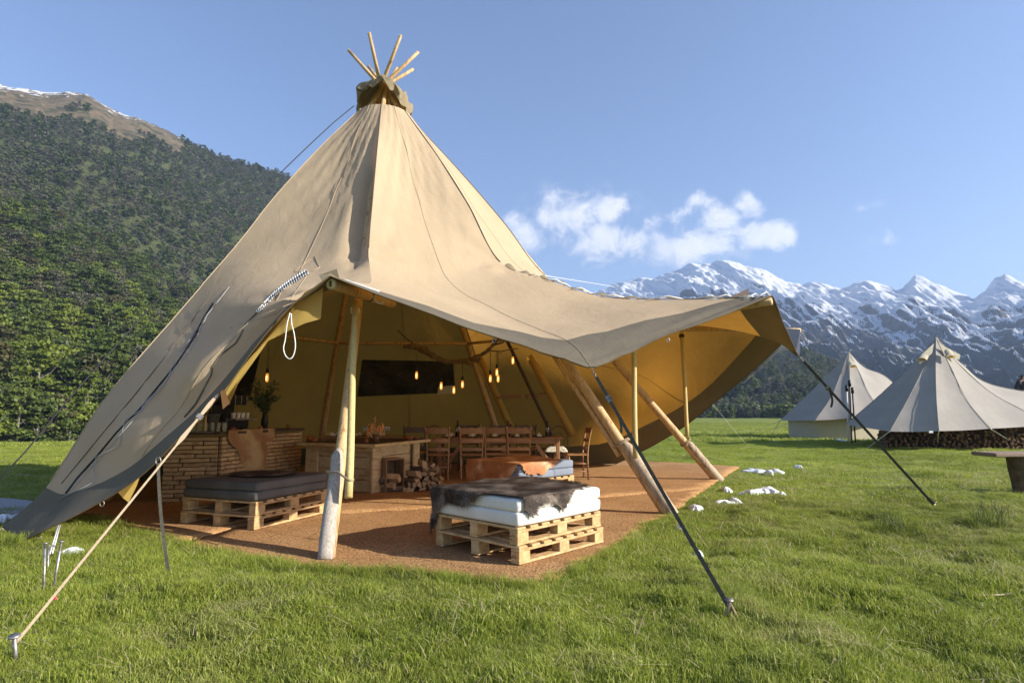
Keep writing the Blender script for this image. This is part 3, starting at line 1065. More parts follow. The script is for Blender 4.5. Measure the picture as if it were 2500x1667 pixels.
trg = np.random.default_rng(11)
CROWNS = [crown_mesh('crown', trg, LEAF[0], 10.5, 3.3), crown_mesh('crown', trg, LEAF[1], 11.5, 2.9), crown_mesh('crown', trg, LEAF[0], 8.5, 3.5),
          crown_mesh('crown', trg, LEAF[2], 9.5, 3.0), crown_mesh('crown', trg, LEAF[1], 9.0, 3.4), crown_mesh('crown', trg, LEAF[3], 10.0, 2.8, nb=20, per=30, ls=.2)]
TRUNKS = [trunk_mesh('trunk', trg, 8.5, .24), trunk_mesh('trunk', trg, 9.5, .2), trunk_mesh('trunk', trg, 9.8, .22)]
KINDS = ['broad bright green beech', 'tall dark green beech', 'low rounded bright beech', 'olive brown leaved tree', 'dense dark rounded tree', 'thin grey half bare tree']

# positions on the near slope
pos = []
for _ in range(13000):
    a = trg.uniform(math.atan2(-1900, 1450), math.atan2(50, 1450))
    r = math.sqrt(trg.uniform(R0 ** 2, (R1 + 15) ** 2))
    pos.append((a, r))
pos = np.array(pos)
# thin to a minimum spacing of about 4 m
keep, cells = [], {}
for i, (a, r) in enumerate(pos):
    x, y = r * math.sin(a), r * math.cos(a)
    key = (int(x // 4.3), int(y // 4.3))
    if key in cells:
        continue
    cells[key] = 1
    keep.append((x, y, a, r))
# front row along the meadow
for px in np.arange(-400, 1300, 26):
    d = ray(px + trg.uniform(-8, 8), 1063); a = math.atan2(d.x, d.y); r = R0 + trg.uniform(-5, 6)
    keep.append((r * math.sin(a), r * math.cos(a), a, r))
keep = np.array(keep)
zt = hill_z(keep[:, 2], keep[:, 3])
zt = np.maximum(zt, gz(keep[:, 0], keep[:, 1]) - .2) - np.where(keep[:, 3] < R0 + 10, 1.7, 0)
n = len(keep)
kind = trg.choice(6, n, p=[.30, .22, .18, .12, .13, .05])
scl = trg.uniform(.65, 1.25, n) * np.where(keep[:, 3] < R0 + 12, .8, 1.0)
rot = trg.uniform(0, 6.28, n)
pxs = np.tan(keep[:, 2]) * F + 1250
vis = (pxs > -30) & (pxs < 720)
big = np.argsort(np.where(vis, keep[:, 3], 1e6))[:300]
bigset = set(big.tolist())
rest = np.array([i for i in range(n) if i not in bigset])
for i in big:
    k = kind[i]
    far = 'on the meadow edge' if keep[i, 3] < 128 else ('low on the slope' if keep[i, 3] < 160 else 'up on the slope')
    o = thing('beech_tree', KINDS[k] + ' ' + far, 'tree', (keep[i, 0], keep[i, 1], zt[i] - .3), rot[i], group='%s trees %s' % (KINDS[k], 'at the foot of the slope' if keep[i, 3] < 128 else ('low on the slope' if keep[i, 3] < 160 else 'up the slope')))
    o.scale = (scl[i],) * 3
    link('crown', CROWNS[k], parent=o)
    link('trunk', TRUNKS[i % 3], parent=o)
# the rest of the wood: crowns with their trunks joined into the source meshes
srcs = []
for k in range(6):
    srcs.append(CROWNS[k])
wood = scatter('forest', np.stack([keep[rest, 0], keep[rest, 1], zt[rest] - .3], 1), scl[rest], rot[rest], kind[rest], srcs)
tag(wood, 'dense green beech forest covering the near slope on the left', 'forest', kind='stuff')

# high forest on the far slope
hp = []
cells = {}
for _ in range(44000):
    a = trg.uniform(math.atan2(-1600, 1450), math.atan2(150, 1450))
    r = trg.uniform(R1 + 12, R2 - 5)
    x, y = r * math.sin(a), r * math.cos(a)
    key = (int(x // 5.2), int(y // 5.2))
    if key in cells:
        continue
    cells[key] = 1
    hp.append((x, y, a, r))
hp = np.array(hp)
zh = hill_z(hp[:, 2], hp[:, 3])
tl = np.interp(hp[:, 2], *BR) - below_crest(hp[:, 2], hp[:, 3], zh) + (fbm(hp[:, 0] / 38, hp[:, 1] / 38, 5, 90) - .5) * 80
kp = (tl < 1)
hp, zh = hp[kp], zh[kp]
HC = [crown_mesh('high_crown', trg, HAZELEAF, 8, 3.0, nb=12, per=16, ls=.62), crown_mesh('high_crown', trg, LEAF[1], 7, 3.2, nb=12, per=16, ls=.62), crown_mesh('high_crown', trg, LEAF[3], 7, 2.8, nb=9, per=12, ls=.55)]
n = len(hp)
high = scatter('high_forest', np.stack([hp[:, 0], hp[:, 1], zh - .5], 1), trg.uniform(.6, 1.1, n), trg.uniform(0, 6.28, n), trg.choice(3, n, p=[.62, .28, .10]), HC)
tag(high, 'grey green forest on the far slope below the brown hilltop', 'forest', kind='stuff')

# dark bush along the foot of the range, and on the spur
bp = []
for _ in range(5200):
    a = trg.uniform(math.atan2(150, 1450), math.atan2(1700, 1450))
    r = trg.uniform(R4a + 2, R4b - 30) if trg.random() < .8 else trg.uniform(R4a - 6, R4a + 30)
    bp.append((r * math.sin(a), r * math.cos(a), a, r))
bp = np.array(bp)
zb = np.maximum(spur_z(bp[:, 2], bp[:, 3]), gz(bp[:, 0], bp[:, 1]) - .2)
kp = zb < 42 + (fbm(bp[:, 0] / 30, bp[:, 1] / 30, 3, 15) - .5) * 40
bp, zb = bp[kp], zb[kp]
n = len(bp)
bush = scatter('valley_bush', np.stack([bp[:, 0], bp[:, 1], zb - .6], 1), trg.uniform(.35, .8, n), trg.uniform(0, 6.28, n), trg.choice(3, n, p=[.4, .5, .1]), HC)
tag(bush, 'dark bush in shade at the foot of the snowy mountains', 'bush', kind='stuff')
print('trees', len(keep), 'high', len(hp), 'bush', n)

# ------------------------------------------------------------------ haze
hz = G()
hz.box((0, 0, 0), (1, 1, 1))
HZX0, HZX1, HZY0, HZY1, HZZ0, HZZ1 = -2400, 2900, -40, 3300, -60, 700
hv = [((HZX0, HZX1)[x > 0], (HZY0, HZY1)[y > 0], (HZZ0, HZZ1)[z > 0]) for x, y, z in hz.v]
m, t = new_mat('haze')
pv_ = t.n('ShaderNodeVolumePrincipled')
pv_.inputs['Color'].default_value = (0.50, 0.68, 1.0, 1)
pv_.inputs['Density'].default_value = 0.00023
pv_.inputs['Anisotropy'].default_value = 0.15
out = t.n('ShaderNodeOutputMaterial'); t.l(pv_.outputs[0], out.inputs['Volume'])
haze = mk('haze', hv, hz.f, m)
tag(haze, 'thin blue haze in the air over the valley', 'haze', kind='stuff')

# ================================================================== THE TIPI
TC = Vector((-2.26, 9.85, 0))
APEX = cp(935, 214, 9.85)
RINGZ, RINGR = cp(945, 284, 9.8).z, 0.46
FEET = {0: gp(800, 1366), 1: gp(1636, 1258), 2: gp(1755, 1174)}


def ang_pt(deg, r, z=0.0):
    return Vector((TC.x + r * math.cos(R(deg)), TC.y + r * math.sin(R(deg)), z))


FEET[3] = ang_pt(64, 5.0)
FEET[4] = ang_pt(118, 5.0)
FEET[5] = ang_pt(170, 4.8)
FEET[6] = Vector((-5.10, 6.15, 0))


def ring_pt(u):
    angs = [-85, -34, 12, 64, 118, 170, 222, 275]
    i = min(int(u), 6); f_ = u - i
    a = angs[i] * (1 - f_) + angs[i + 1] * f_
    return Vector((TC.x + .04 + RINGR * math.cos(R(a)), TC.y + RINGR * math.sin(R(a)), RINGZ))


def pole_at(i, z):
    f_ = FEET[i % 7]
    t_ = z / APEX.z
    return f_ * (1 - t_) + APEX * t_


def out_from(p, d):
    v_ = Vector((p.x - TC.x, p.y - TC.y, 0)).normalized()
    return p + v_ * d


def P(i, z, d=0.17):
    return out_from(pole_at(i, z), d)


# rows of the cloth from the crown ring down to the hem; keys = (u, point); corners break the curve
mid = lambda a, b: (a + b) / 2
g0, g1, g2 = cp(900, 605, 7.22), cp(1221, 640, 8.22), cp(1330, 672, 10.25)
K6 = [P(6, 3.45), P(6, 2.5), P(6, 1.45)]
rows = {}
rows[3] = [(0, g0), (.5, mid(g0, g1) + Vector((-.03, .04, -.03))), (1, g1), (1.5, mid(g1, g2) + Vector((-.05, .03, 0))), (2, g2),
           (2.5, mid(g2, P(3, 3.45))), (3, P(3, 3.45)), (3.5, mid(P(3, 3.45), P(4, 3.45))), (4, P(4, 3.45)), (4.5, mid(P(4, 3.45), P(5, 3.45))), (5, P(5, 3.45)),
           (5.5, mid(P(5, 3.45), K6[0])), (6, K6[0]), (6.5, cp(745, 640, 7.35)), (7, g0)]
rows[4] = [(0, cp(903, 652, 6.95)), (.5, cp(1105, 695, 7.5)), (1, cp(1345, 686, 7.95)), (1.5, Vector((.95, 9.35, 3.1))), (2, Vector((1.5, 10.55, 3.25))),
           (2.5, mid(Vector((1.6, 11.6, 2.9)), P(3, 2.6))), (3, P(3, 2.6)), (3.5, mid(P(3, 2.6), P(4, 2.6))), (4, P(4, 2.6)), (4.5, mid(P(4, 2.6), P(5, 2.6))), (5, P(5, 2.6)),
           (5.5, mid(P(5, 2.6), K6[1])), (6, K6[1]), (6.5, cp(690, 715, 6.5)), (7, cp(903, 652, 6.95))]
rows[5] = [(0, cp(904, 690, 6.62)), (.5, cp(1225, 764, 6.9)), (1, cp(1500, 728, 7.6)), (1.5, Vector((2.1, 9.0, 2.72))), (2, Vector((2.8, 10.75, 2.98))),
           (2.35, Vector((3.0, 12.2, 2.3))), (2.7, Vector((2.2, 13.6, 1.7))), (3, P(3, 1.5, .15)), (3.5, mid(P(3, 1.5), P(4, 1.5))), (4, P(4, 1.5, .15)),
           (4.5, mid(P(4, 1.5), P(5, 1.5))), (5, P(5, 1.5, .15)), (5.5, mid(P(5, 1.5), K6[2])), (6, K6[2]), (6.25, cp(395, 960, 6.2)), (6.5, cp(560, 830, 6.05)), (6.8, cp(740, 725, 6.3)), (7, cp(904, 690, 6.62))]
rows[6] = [(0, cp(862, 686, 6.38)), (.25, cp(1130, 778, 6.3)), (.5, cp(1382, 830, 6.0)), (.75, cp(1600, 778, 6.5)), (1, cp(1797, 729, 7.0)), (1.25, cp(1808, 762, 7.7)), (1.5, cp(1856, 821, 8.6)), (1.75, cp(1872, 815, 9.9)), (2, Vector((4.65, 10.9, 2.86))),
           (2.2, cp(1830, 840, 11.5)), (2.45, cp(1705, 965, 12.3)), (2.7, cp(1560, 1045, 13.2)), (2.85, cp(1445, 1088, 14.2)), (3, P(3, .45, .25)), (3.5, mid(P(3, .45, .2), P(4, .45, .2))),
           (4, P(4, .45, .25)), (4.5, mid(P(4, .45, .2), P(5, .45, .2))), (5, P(5, .45, .25)), (5.5, cp(215, 1130, 8.7)), (5.8, cp(150, 1158, 7.4)), (6, cp(112, 1190, 6.4)),
           (6.15, cp(160, 1212, 6.2)), (6.3, cp(228, 1184, 6.0)), (6.45, cp(318, 1137, 5.92)), (6.6, cp(392, 1078, 5.9)), (6.72, cp(458, 1012, 5.9)), (6.84, cp(574, 900, 5.95)), (6.94, cp(708, 745, 6.05)), (7, cp(862, 686, 6.38))]
rows[7] = [(0, cp(806, 674, 5.92)), (.25, cp(1135, 797, 5.78)), (.5, cp(1447, 903, 5.6)), (.75, cp(1640, 819, 6.15)), (1, cp(1886, 721, 6.85)), (1.25, cp(1912, 790, 7.4)), (1.5, cp(1950, 868, 8.0)), (1.75, cp(1946, 835, 9.4)), (2, cp(1946, 806, 10.95)),
           (2.2, cp(1880, 868, 11.5)), (2.45, cp(1780, 958, 12.2)), (2.7, cp(1640, 1065, 13.2)), (2.85, Vector((2.35, 14.4, .02))), (3, Vector((.35, 15.0, .02))), (3.5, Vector((-1.9, 15.2, .02))),
           (4, Vector((-4.9, 14.5, .02))), (4.5, Vector((-6.6, 12.8, .02))), (5, Vector((-7.3, 10.8, .02))), (5.5, gp(150, 1200)), (5.8, gp(62, 1244)), (6, cp(6, 1284, 6.55)),
           (6.15, cp(52, 1327, 5.75)), (6.3, cp(143, 1281, 5.72)), (6.45, cp(247, 1224, 5.74)), (6.6, cp(341, 1161, 5.74)), (6.72, cp(430, 1072, 5.72)), (6.84, cp(545, 957, 5.76)), (6.94, cp(690, 765, 5.86)), (7, cp(806, 674, 5.92))]
CORN = {3: [], 4: [], 5: [], 6: [.5, 1.5, 6.15], 7: [.5, 1.5, 2.85, 6.15]}
ROWV = [0, 1, 2, 3, 4, 5, 6, 7]


def key_curve(keys, corners, u):
    # split in segments at whole numbers and corners
    cuts = sorted(set([0, 1, 2, 3, 4, 5, 6, 7] + corners))
    for a_, b_ in zip(cuts[:-1], cuts[1:]):
        if a_ - 1e-9 <= u <= b_ + 1e-9:
            seg = [k for k in keys if a_ - 1e-9 <= k[0] <= b_ + 1e-9]
            break
    for i in range(len(seg) - 1):
        if seg[i][0] - 1e-9 <= u <= seg[i + 1][0] + 1e-9:
            break
    t_ = (u - seg[i][0]) / (seg[i + 1][0] - seg[i][0])
    p1, p2 = seg[i][1], seg[i + 1][1]
    p0 = seg[i - 1][1] if i > 0 else p1 * 2 - p2
    p3 = seg[i + 2][1] if i + 2 < len(seg) else p2 * 2 - p1
    return 0.5 * ((2 * p1) + (p2 - p0) * t_ + (2 * p0 - 5 * p1 + 4 * p2 - p3) * t_ * t_ + (3 * p1 - p0 - 3 * p2 + p3) * t_ ** 3)


def row_pt(k, u):
    if k == 0:
        return ring_pt(u)
    if k in (1, 2):
        a_, b_ = ring_pt(u), row_pt(3, u)
        t_ = k / 3
        p = a_ * (1 - t_) + b_ * t_
        w = abs((u % 1) - .5) * 2          # 1 on the poles, 0 half way: the cloth draws in a little between them
        return out_from(p, 0.075 - 0.10 * (1 - w * w) * (1.2 if k == 2 else .8))
    return key_curve(rows[k], CORN[k], u)


def cloth(u, v_):
    """v_ from 0 (crown) to 7 (hem)"""
    i = min(int(v_), 6)
    t_ = v_ - i
    p1, p2 = row_pt(i, u), row_pt(i + 1, u)
    p0 = row_pt(i - 1, u) if i > 0 else p1 * 2 - p2
    p3 = row_pt(i + 2, u) if i + 2 <= 7 else p2 * 2 - p1
    if i == 5:
        p3 = p2 * 2 - p1 if False else p3
    # soften the catmull tangents where spans differ a lot
    p = 0.5 * ((2 * p1) + (p2 - p0) * t_ + (2 * p0 - 5 * p1 + 4 * p2 - p3) * t_ * t_ + (3 * p1 - p0 - 3 * p2 + p3) * t_ ** 3)
    return p


def wrinkle(u, v_, p):
    """folds of the cloth, in metres along the normal"""
    d = 0.0
    f_ = u - round(u)
    # gathers where the cloth is tied to the poles
    for (gu, gv, amp) in ((0, 3.0, .05), (7, 3.0, .05), (1, 3.05, .07), (2, 3.0, .04)):
        dx = (u - gu) * 3.2; dy = (v_ - gv) * 1.3
        r2 = dx * dx + dy * dy
        th = math.atan2(dy, dx)
        d += amp * math.exp(-r2 * 2.6) * math.cos(th * 7 + r2 * 2) * min(1, r2 * 14)
    # long diagonal drags on the upper cone
    d += .016 * math.sin(u * 41 + v_ * 6.5 + 2.2 * mnoise.noise((u * 2.2, v_ * .9, 0))) * math.exp(-((v_ - 1.3) / 1.3) ** 2) * (1 if u > 6 or u < 1 else .4)
    d += .028 * mnoise.noise((p.x * .8, p.y * .8, p.z * .8 + 7)) * min(1, v_)
    d += .010 * mnoise.noise((p.x * 2.6, p.y * 2.6, p.z * 1.3 + 3)) * min(1, v_)
    if u < 1 or u > 6:
        d += .012 * math.sin((p.x * 1.3 + p.z) * 15 + 3 * mnoise.noise((p.x, p.y, p.z * .7))) * math.exp(-((v_ - 4.4) / .8) ** 2) * (1 if u > 6 else .35)
    if u < 1:
        kx = (u - .5) * 3.0; ky = v_ - 7.2
        d += .014 * math.sin(math.atan2(kx, -ky + .01) * 16) * math.exp(-((ky + .9) / 1.2) ** 2)
        d += .012 * math.sin(u * 60 + v_ * 3) * math.exp(-((v_ - 3.9) / .6) ** 2) * math.exp(-((u - .55) / .3) ** 2)
    # slack folds low on the left wall, running across it
    if u > 6:
        w_ = math.exp(-((v_ - 5.15) / .95) ** 2) * math.sin((u - 6) * math.pi) ** .6
        ph = p.z * 7.5 + p.x * 1.6 + 1.2 * mnoise.noise((p.x, p.y, p.z))
        d += .036 * w_ * math.sin(ph)
        w2 = math.exp(-((v_ - 4.3) / .35) ** 2) * math.exp(-((u - 6.5) / .2) ** 2)
        d += .04 * w2 * math.sin(p.z * 26 + p.x * 4)
    if u > 6.55:
        d -= .24 * math.exp(-((u - 6.90) / .08) ** 2) * math.exp(-((v_ - 2.3) / .95) ** 2)
    if 2 < u < 3:
        d += .05 * math.sin((p.z * 1.0 - p.x * .8 + p.y * .5) * 3.2) * min(1, max(0, (v_ - 3.5) / 1.5))
    edge = min(abs(f_) * 9, 1)
    return d * edge if not (v_ > 2.4 and v_ < 3.6) else d * max(edge, .25)


tipi = thing('tipi_tent', 'large tan canvas tipi with raised open front and wooden poles standing on the meadow', 'tipi', (TC.x, TC.y, 0))
CLOTH_V, CLOTH_F = [], []
NV = 70
vs_all = [7 * k / NV for k in range(NV + 1)]
SEG = 18
for s in range(7):
    us = [s + k / SEG for k in range(SEG + 1)]
    pts = {}
    for a_, u in enumerate(us):
        for b_, v_ in enumerate(vs_all):
            pts[a_, b_] = cloth(u, v_)
    nb = {}
    for a_ in range(SEG + 1):
        for b_ in range(NV + 1):
            du = pts[min(a_ + 1, SEG), b_] - pts[max(a_ - 1, 0), b_]
            dv = pts[a_, min(b_ + 1, NV)] - pts[a_, max(b_ - 1, 0)]
            nn = du.cross(dv)
            nn = nn.normalized() if nn.length > 1e-9 else Vector((0, 0, 1))
            out_ = pts[a_, b_] - Vector((TC.x, TC.y, pts[a_, b_].z - 1))
            if nn.dot(out_) < 0:
                nn = -nn
            nb[a_, b_] = pts[a_, b_] + nn * wrinkle(us[a_], vs_all[b_], pts[a_, b_])
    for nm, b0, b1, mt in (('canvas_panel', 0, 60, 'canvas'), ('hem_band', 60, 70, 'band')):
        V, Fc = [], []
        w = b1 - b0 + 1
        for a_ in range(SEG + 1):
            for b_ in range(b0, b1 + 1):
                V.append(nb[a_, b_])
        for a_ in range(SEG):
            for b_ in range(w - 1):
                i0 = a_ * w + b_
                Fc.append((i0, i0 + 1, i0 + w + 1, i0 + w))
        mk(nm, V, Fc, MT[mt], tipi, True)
        off = len(CLOTH_V)
        CLOTH_V += V
        CLOTH_F += [tuple(off + q for q in f4) for f4 in Fc]
BVH = BVHTree.FromPolygons([tuple(v_) for v_ in CLOTH_V], CLOTH_F)


def hit(px, py, off=0.012, nth=0):
    """point where that direction meets the cloth (nth surface), lifted towards the viewer"""
    d = ray(px, py).normalized()
    o_ = EYE.copy()
    for k in range(nth + 1):
        loc, nn, idx, dist = BVH.ray_cast(o_, d)
        if loc is None:
            return None
        o_ = loc + d * 0.15
    return loc - d * off


def seam_px(name, pts, r, mat, parent=tipi, nth=0, off=0.006, step=14, n=5):
    """a seam or cord sewn on the cloth along a line of directions"""
    out_ = []
    for (x0, y0), (x1, y1) in zip(pts[:-1], pts[1:]):
        k = max(1, int(math.hypot(x1 - x0, y1 - y0) / step))
        for j in range(k):
            p = hit(x0 + (x1 - x0) * j / k, y0 + (y1 - y0) * j / k, off, nth)
            if p is not None:
                out_.append(p)
    p = hit(*pts[-1], off, nth)
    if p is not None:
        out_.append(p)
    if len(out_) < 2:
        return None
    return G().tube(out_, r, n).obj(name, mat, parent, True)


def cloth_w(u, v_):
    p = cloth(u, v_)
    e = .01
    du = cloth(min(u + e, 7), v_) - cloth(max(u - e, 0), v_); dv = cloth(u, min(v_ + e, 7)) - cloth(u, max(v_ - e, 0))
    nn = du.cross(dv); nn.normalize()
    if nn.dot(p - Vector((TC.x, TC.y, p.z - 1))) < 0:
        nn = -nn
    return p + nn * wrinkle(u, v_, p), nn


def seam_uv(name, u0, v0, v1, r, mat, n=60, off=.004):
    pts = []
    for k in range(n + 1):
        v_ = v0 + (v1 - v0) * k / n
        u = u0(v_) if callable(u0) else u0
        p, nn = cloth_w(u, v_)
        pts.append(p + nn * off)
    return G().tube(pts, r, 5).obj(name, mat, tipi, True)


# seams down the poles and half way between
for u, r_, mt in ((1.0, .008, 'thread'), (2.0, .009, 'thread'), (0.0, .007, 'thread'), (3.0, .006, 'thread_soft'), (4.0, .006, 'thread_soft'), (5.0, .006, 'thread'), (6.0, .006, 'thread_soft')):
    seam_uv('seam', u if u else 0.0, 0.0, 3.0 if u in (0, 1, 2) else 5.9, r_, MT[mt])
for u, r_, mt in ((.5, .0022, 'thread_soft'), (1.5, .0025, 'thread_soft'), (6.5, .0035, 'thread_soft'), (2.5, .0045, 'thread'), (3.5, .004, 'thread'), (4.5, .004, 'thread')):
    seam_uv('seam', u, 0.0, 6.95 if u < 1 else 5.98, r_, MT[mt])
seam_uv('seam', 5.78, 0.2, 5.9, .006, MT['thread'])
# hem rolled edge
hemp = [cloth_w(7 * k / 330, 7.0)[0] for k in range(331)]
G().tube(hemp, .007, 5, cap=False).obj('hem_cord', MT['band'], tipi, True)

# ---- main poles
def rpole(a_, b_, r0, r1, wob=.012, n=10, seg=9):
    pts, rr_ = [], []
    ph = random.random() * 6
    for k in range(seg + 1):
        t_ = k / seg
        p = a_ * (1 - t_) + b_ * t_
        w = wob * math.sin(math.pi * t_)
        pts.append(p + Vector((math.sin(ph + t_ * 5) * w, math.cos(ph + t_ * 4) * w, 0)))
        rr_.append((r0 * (1 - t_) + r1 * t_) * (1 + .03 * math.sin(ph * 3 + t_ * 23)))
    return pts, rr_


TIPS = {0: (974, 170), 1: (903, 168), 2: (853, 127), 3: (905, 86), 4: (981, 94), 5: (1022, 134), 6: (1012, 176)}
EXT = {0: .95, 1: .95, 2: 1.05, 3: 1.1, 4: 1.1, 5: 1.1, 6: .8}
for i in range(7):
    ft = FEET[i] if i != 6 else Vector((-5.75, 8.5, 0))
    a_off = Vector((math.cos(i * .9), math.sin(i * .9), 0)) * .05
    d = (APEX - ft).normalized()
    tp = APEX + d * EXT[i]
    # nudge the tip so that the fan opens as it does in the photograph
    q = cp(*TIPS[i], tp.y)
    tp = tp.lerp(q, .85)
    mids = APEX + a_off * .8
    pts, rr_ = rpole(ft + Vector((0, 0, -.03)), mids, .060 if i in (0,) else .074, .038)
    pts = pts[:-1] + [mids, mids.lerp(tp, .5), tp]
    rr_ = rr_[:-1] + [.036, .031, .026]
    pole_o = G().tube(pts, rr_, 12).obj('pole', MT['pole'], tipi, True)
    c_ = G()
    dd = (tp - mids).normalized()
    c_.tube([tp - dd * .002, tp + dd * .004], .0255, 12)
    c_.obj('pole_end', MT['prop'], pole_o)

# ---- weathered log feet lashed to the front poles
def log_foot(i, z0, z1, off, r0, r1, mt='log2'):
    a_, b_ = pole_at(i, z0) + off, pole_at(i, z1) + off
    pts, rr_ = rpole(a_, b_, r0, r1, .006, 16, 14)
    # slanted cut at the top
    d = (b_ - a_).normalized()
    pts += [b_ + d * .06 - off * .35, b_ + d * .13 - off * .8]
    rr_ += [r1 * .72, r1 * .18]
    return G().tube(pts, rr_, 16).obj('log_foot', MT[mt], tipi, True)


log_foot(0, 0.0, .84, Vector((-.012, -.035, 0)), .070, .060, 'log')
log_foot(1, 0.0, .82, Vector((.03, -.025, 0)), .084, .074)
log_foot(2, 0.0, .66, Vector((.02, -.02, 0)), .084, .078)
# second slim pole beside the front right pole
q0, q1 = cp(1512, 1112, 7.9), cp(1352, 868, 8.3)
pts, rr_ = rpole(q0, q1, .036, .030)
G().tube(pts, rr_, 10).obj('brace_pole', MT['pole'], tipi, True)
pts, rr_ = rpole(Vector((1.25, 13.3, 0)), pole_at(2, 5.2) + Vector((-.6, .7, 0)), .04, .03)
G().tube(pts, rr_, 8).obj('brace_pole', MT['darkwood'], tipi, True)

# ---- porch poles that carry the raised noses, with their props
H1a, H1b = cp(958, 742, 7.4), cp(808, 693, 5.97)
H2a, H2b = cp(1560, 790, 7.9), cp(1884, 729, 6.86)
H3a, H3b = cp(1600, 802, 10.7), cp(1953, 807, 11.0)
for nm, a_, b_, r0, r1 in (('porch_pole', H1a, H1b, .052, .056), ('porch_pole', H2a, H2b - Vector((0, 0, .03)), .05, .045), ('porch_pole', H3a, H3b, .05, .045)):
    pts, rr_ = rpole(a_, b_, r0, r1, .01, 14)
    G().tube(pts, rr_, 14).obj(nm, MT['pole'], tipi, True)
props = [(cp(851, 1214, 5.55), cp(868, 738, 6.55), .037), (cp(1552, 1119, 7.4), cp(1546, 806, 7.45), .034), (cp(1678, 1066, 10.7), cp(1664, 812, 10.75), .036)]
for a_, b_, r_ in props:
    pts, rr_ = rpole(a_, b_, r_, r_ * .92, .006, 12)
    G().tube(pts, rr_, 12).obj('prop_pole', MT['prop'], tipi, True)
# lashings
def wrap(c, d, r_, n=3, gap=.016, th=.008, mat='rope', name='lashing'):
    g = G()
    d = Vector(d).normalized()
    M3 = align(d)
    for k in range(n):
        cc = c + d * gap * k
        ring = [cc + M3 @ Vector((math.cos(t_ * math.pi / 8) * r_, math.sin(t_ * math.pi / 8) * r_, 0)) for t_ in range(17)]
        g.tube(ring, th, 5, cap=False)
    return g.obj(name, MT[mat], tipi, True)


wrap(APEX + Vector((0, 0, .06)), Vector((0, 0, 1)), .10, 5, .022, .011, 'cord')
lashc = pole_at(0, .72)
g = G()
pa = lashc + Vector((-.10, -.12, 0)); pb_ = props[0][0] + Vector((.045, -.02, .16))
ribbon(g, [pa + Vector((-.0, .06, 0)), pa + Vector((.06, -.055, 0)), lashc + Vector((.05, -.175, .0)), pb_ + Vector((-.03, -.045, 0)), pb_ + Vector((.005, .0, 0))], .022, .004, Vector((0, 0, 1)))
g.obj('lashing_strap', MT['strap_tan'], tipi, True)
wrap(props[0][1] - Vector((0, 0, .12)), Vector((0, 0, 1)), .045, 5, .013)
wrap(props[1][1] - Vector((0, 0, .05)), Vector((0, 0, 1)), .04, 3, .013, mat='darkwood')
wrap(props[2][1] - Vector((0, 0, .08)), Vector((0, 0, 1)), .042, 4, .014, mat='darkwood')
wrap(pole_at(1, .86), APEX - FEET[1], .115, 2, .02, mat='strap_tan')
wrap(pole_at(2, .72), APEX - FEET[2], .105, 2, .02, mat='strap_tan')
# row of bolt holes on the far right log
g = G()
dd = (APEX - FEET[2]).normalized()
for k in range(8):
    p = pole_at(2, .42) + Vector((.08, -.05, 0)) + dd * k * .055
    side = Vector((.25, -.95, .15)).normalized()
    g.tube([p + side * .066, p + side * .0735], .008, 7)
g.obj('bolt', MT['black'], tipi)
# iron ring and hook on the front pole end
e = (H1b - H1a).normalized()
g = G(); g.tube([H1b, H1b + e * .004], .05, 14); g.obj('pole_end', MT['prop'], tipi)
g = G(); g.box(H1b + e * .008, (.022, .004, .06), Matrix.Identity(3)); g.obj('maker_plate', MT['black'], tipi)
wrap(H1b + Vector((0, 0, .0)) - e * .01, e, .06, 1, th=.004, mat='strap_tan')
wrap(H1a.lerp(H1b, .42), e, .058, 1, th=.006, mat='darkmetal')

# ---- ring of inner crossbars
zc = 2.72
for i in range(7):
    a_, b_ = pole_at(i, zc), pole_at((i + 1) % 7, zc)
    if i in (0,):
        continue
    if i == 6:
        continue
    a_ = a_.lerp(Vector((TC.x, TC.y, zc)), .02); b_ = b_.lerp(Vector((TC.x, TC.y, zc)), .02)
    pts, rr_ = rpole(a_, b_, .034, .03, .02, 9)
    G().tube(pts, rr_, 9).obj('crossbar', MT['pole'], tipi, True)

# ---- crumpled hood round the pole crossing
V, Fc = [], []
NA, NB = 60, 22
for a_ in range(NA):
    th = 2 * math.pi * a_ / NA
    # local bottom edge: raised towards the camera, hanging lower at both sides
    front = max(0, math.cos(th + math.pi / 2 + .15))
    zb_ = APEX.z - .50 + .27 * front ** .7 + .05 * math.sin(3 * th)
    for b_ in range(NB):
        t_ = b_ / (NB - 1)
        prof_r = [.06, .19, .32, .39, .41, .38]
        ff = t_ * 5; k = min(int(ff), 4)
        r_ = prof_r[k] * (1 - ff + k) + prof_r[k + 1] * (ff - k)
        z_ = APEX.z + .02 - (APEX.z + .02 - zb_) * t_ ** 1.5
        nzv = mnoise.noise((math.cos(th) * 2.2, math.sin(th) * 2.2, t_ * 2.4)) * .09 + mnoise.noise((math.cos(th) * 5, math.sin(th) * 5, t_ * 5 + 4)) * .07
        cr_ = (abs(math.sin(th * 3.5 + t_ * 4 + math.sin(th * 2))) ** .6) * .10
        r_ = r_ * (1 + nzv * 1.5) + (cr_ - .02) * (t_ ** .5)
        z_ += mnoise.noise((math.cos(th) * 3, math.sin(th) * 3, t_ * 3 + 9)) * .16 * min(1, t_ * 4)
        V.append((APEX.x + .02 + r_ * math.cos(th), APEX.y + r_ * math.sin(th), z_))
for a_ in range(NA):
    for b_ in range(NB - 1):
        i0, i1 = a_ * NB + b_, ((a_ + 1) % NA) * NB + b_
        Fc.append((i0, i0 + 1, i1 + 1, i1))
mk('crown_hood', V, Fc, MT['hood'] if 'hood' in MT else MT['band_hood'] if 'band_hood' in MT else MT['canvas'], tipi, True)
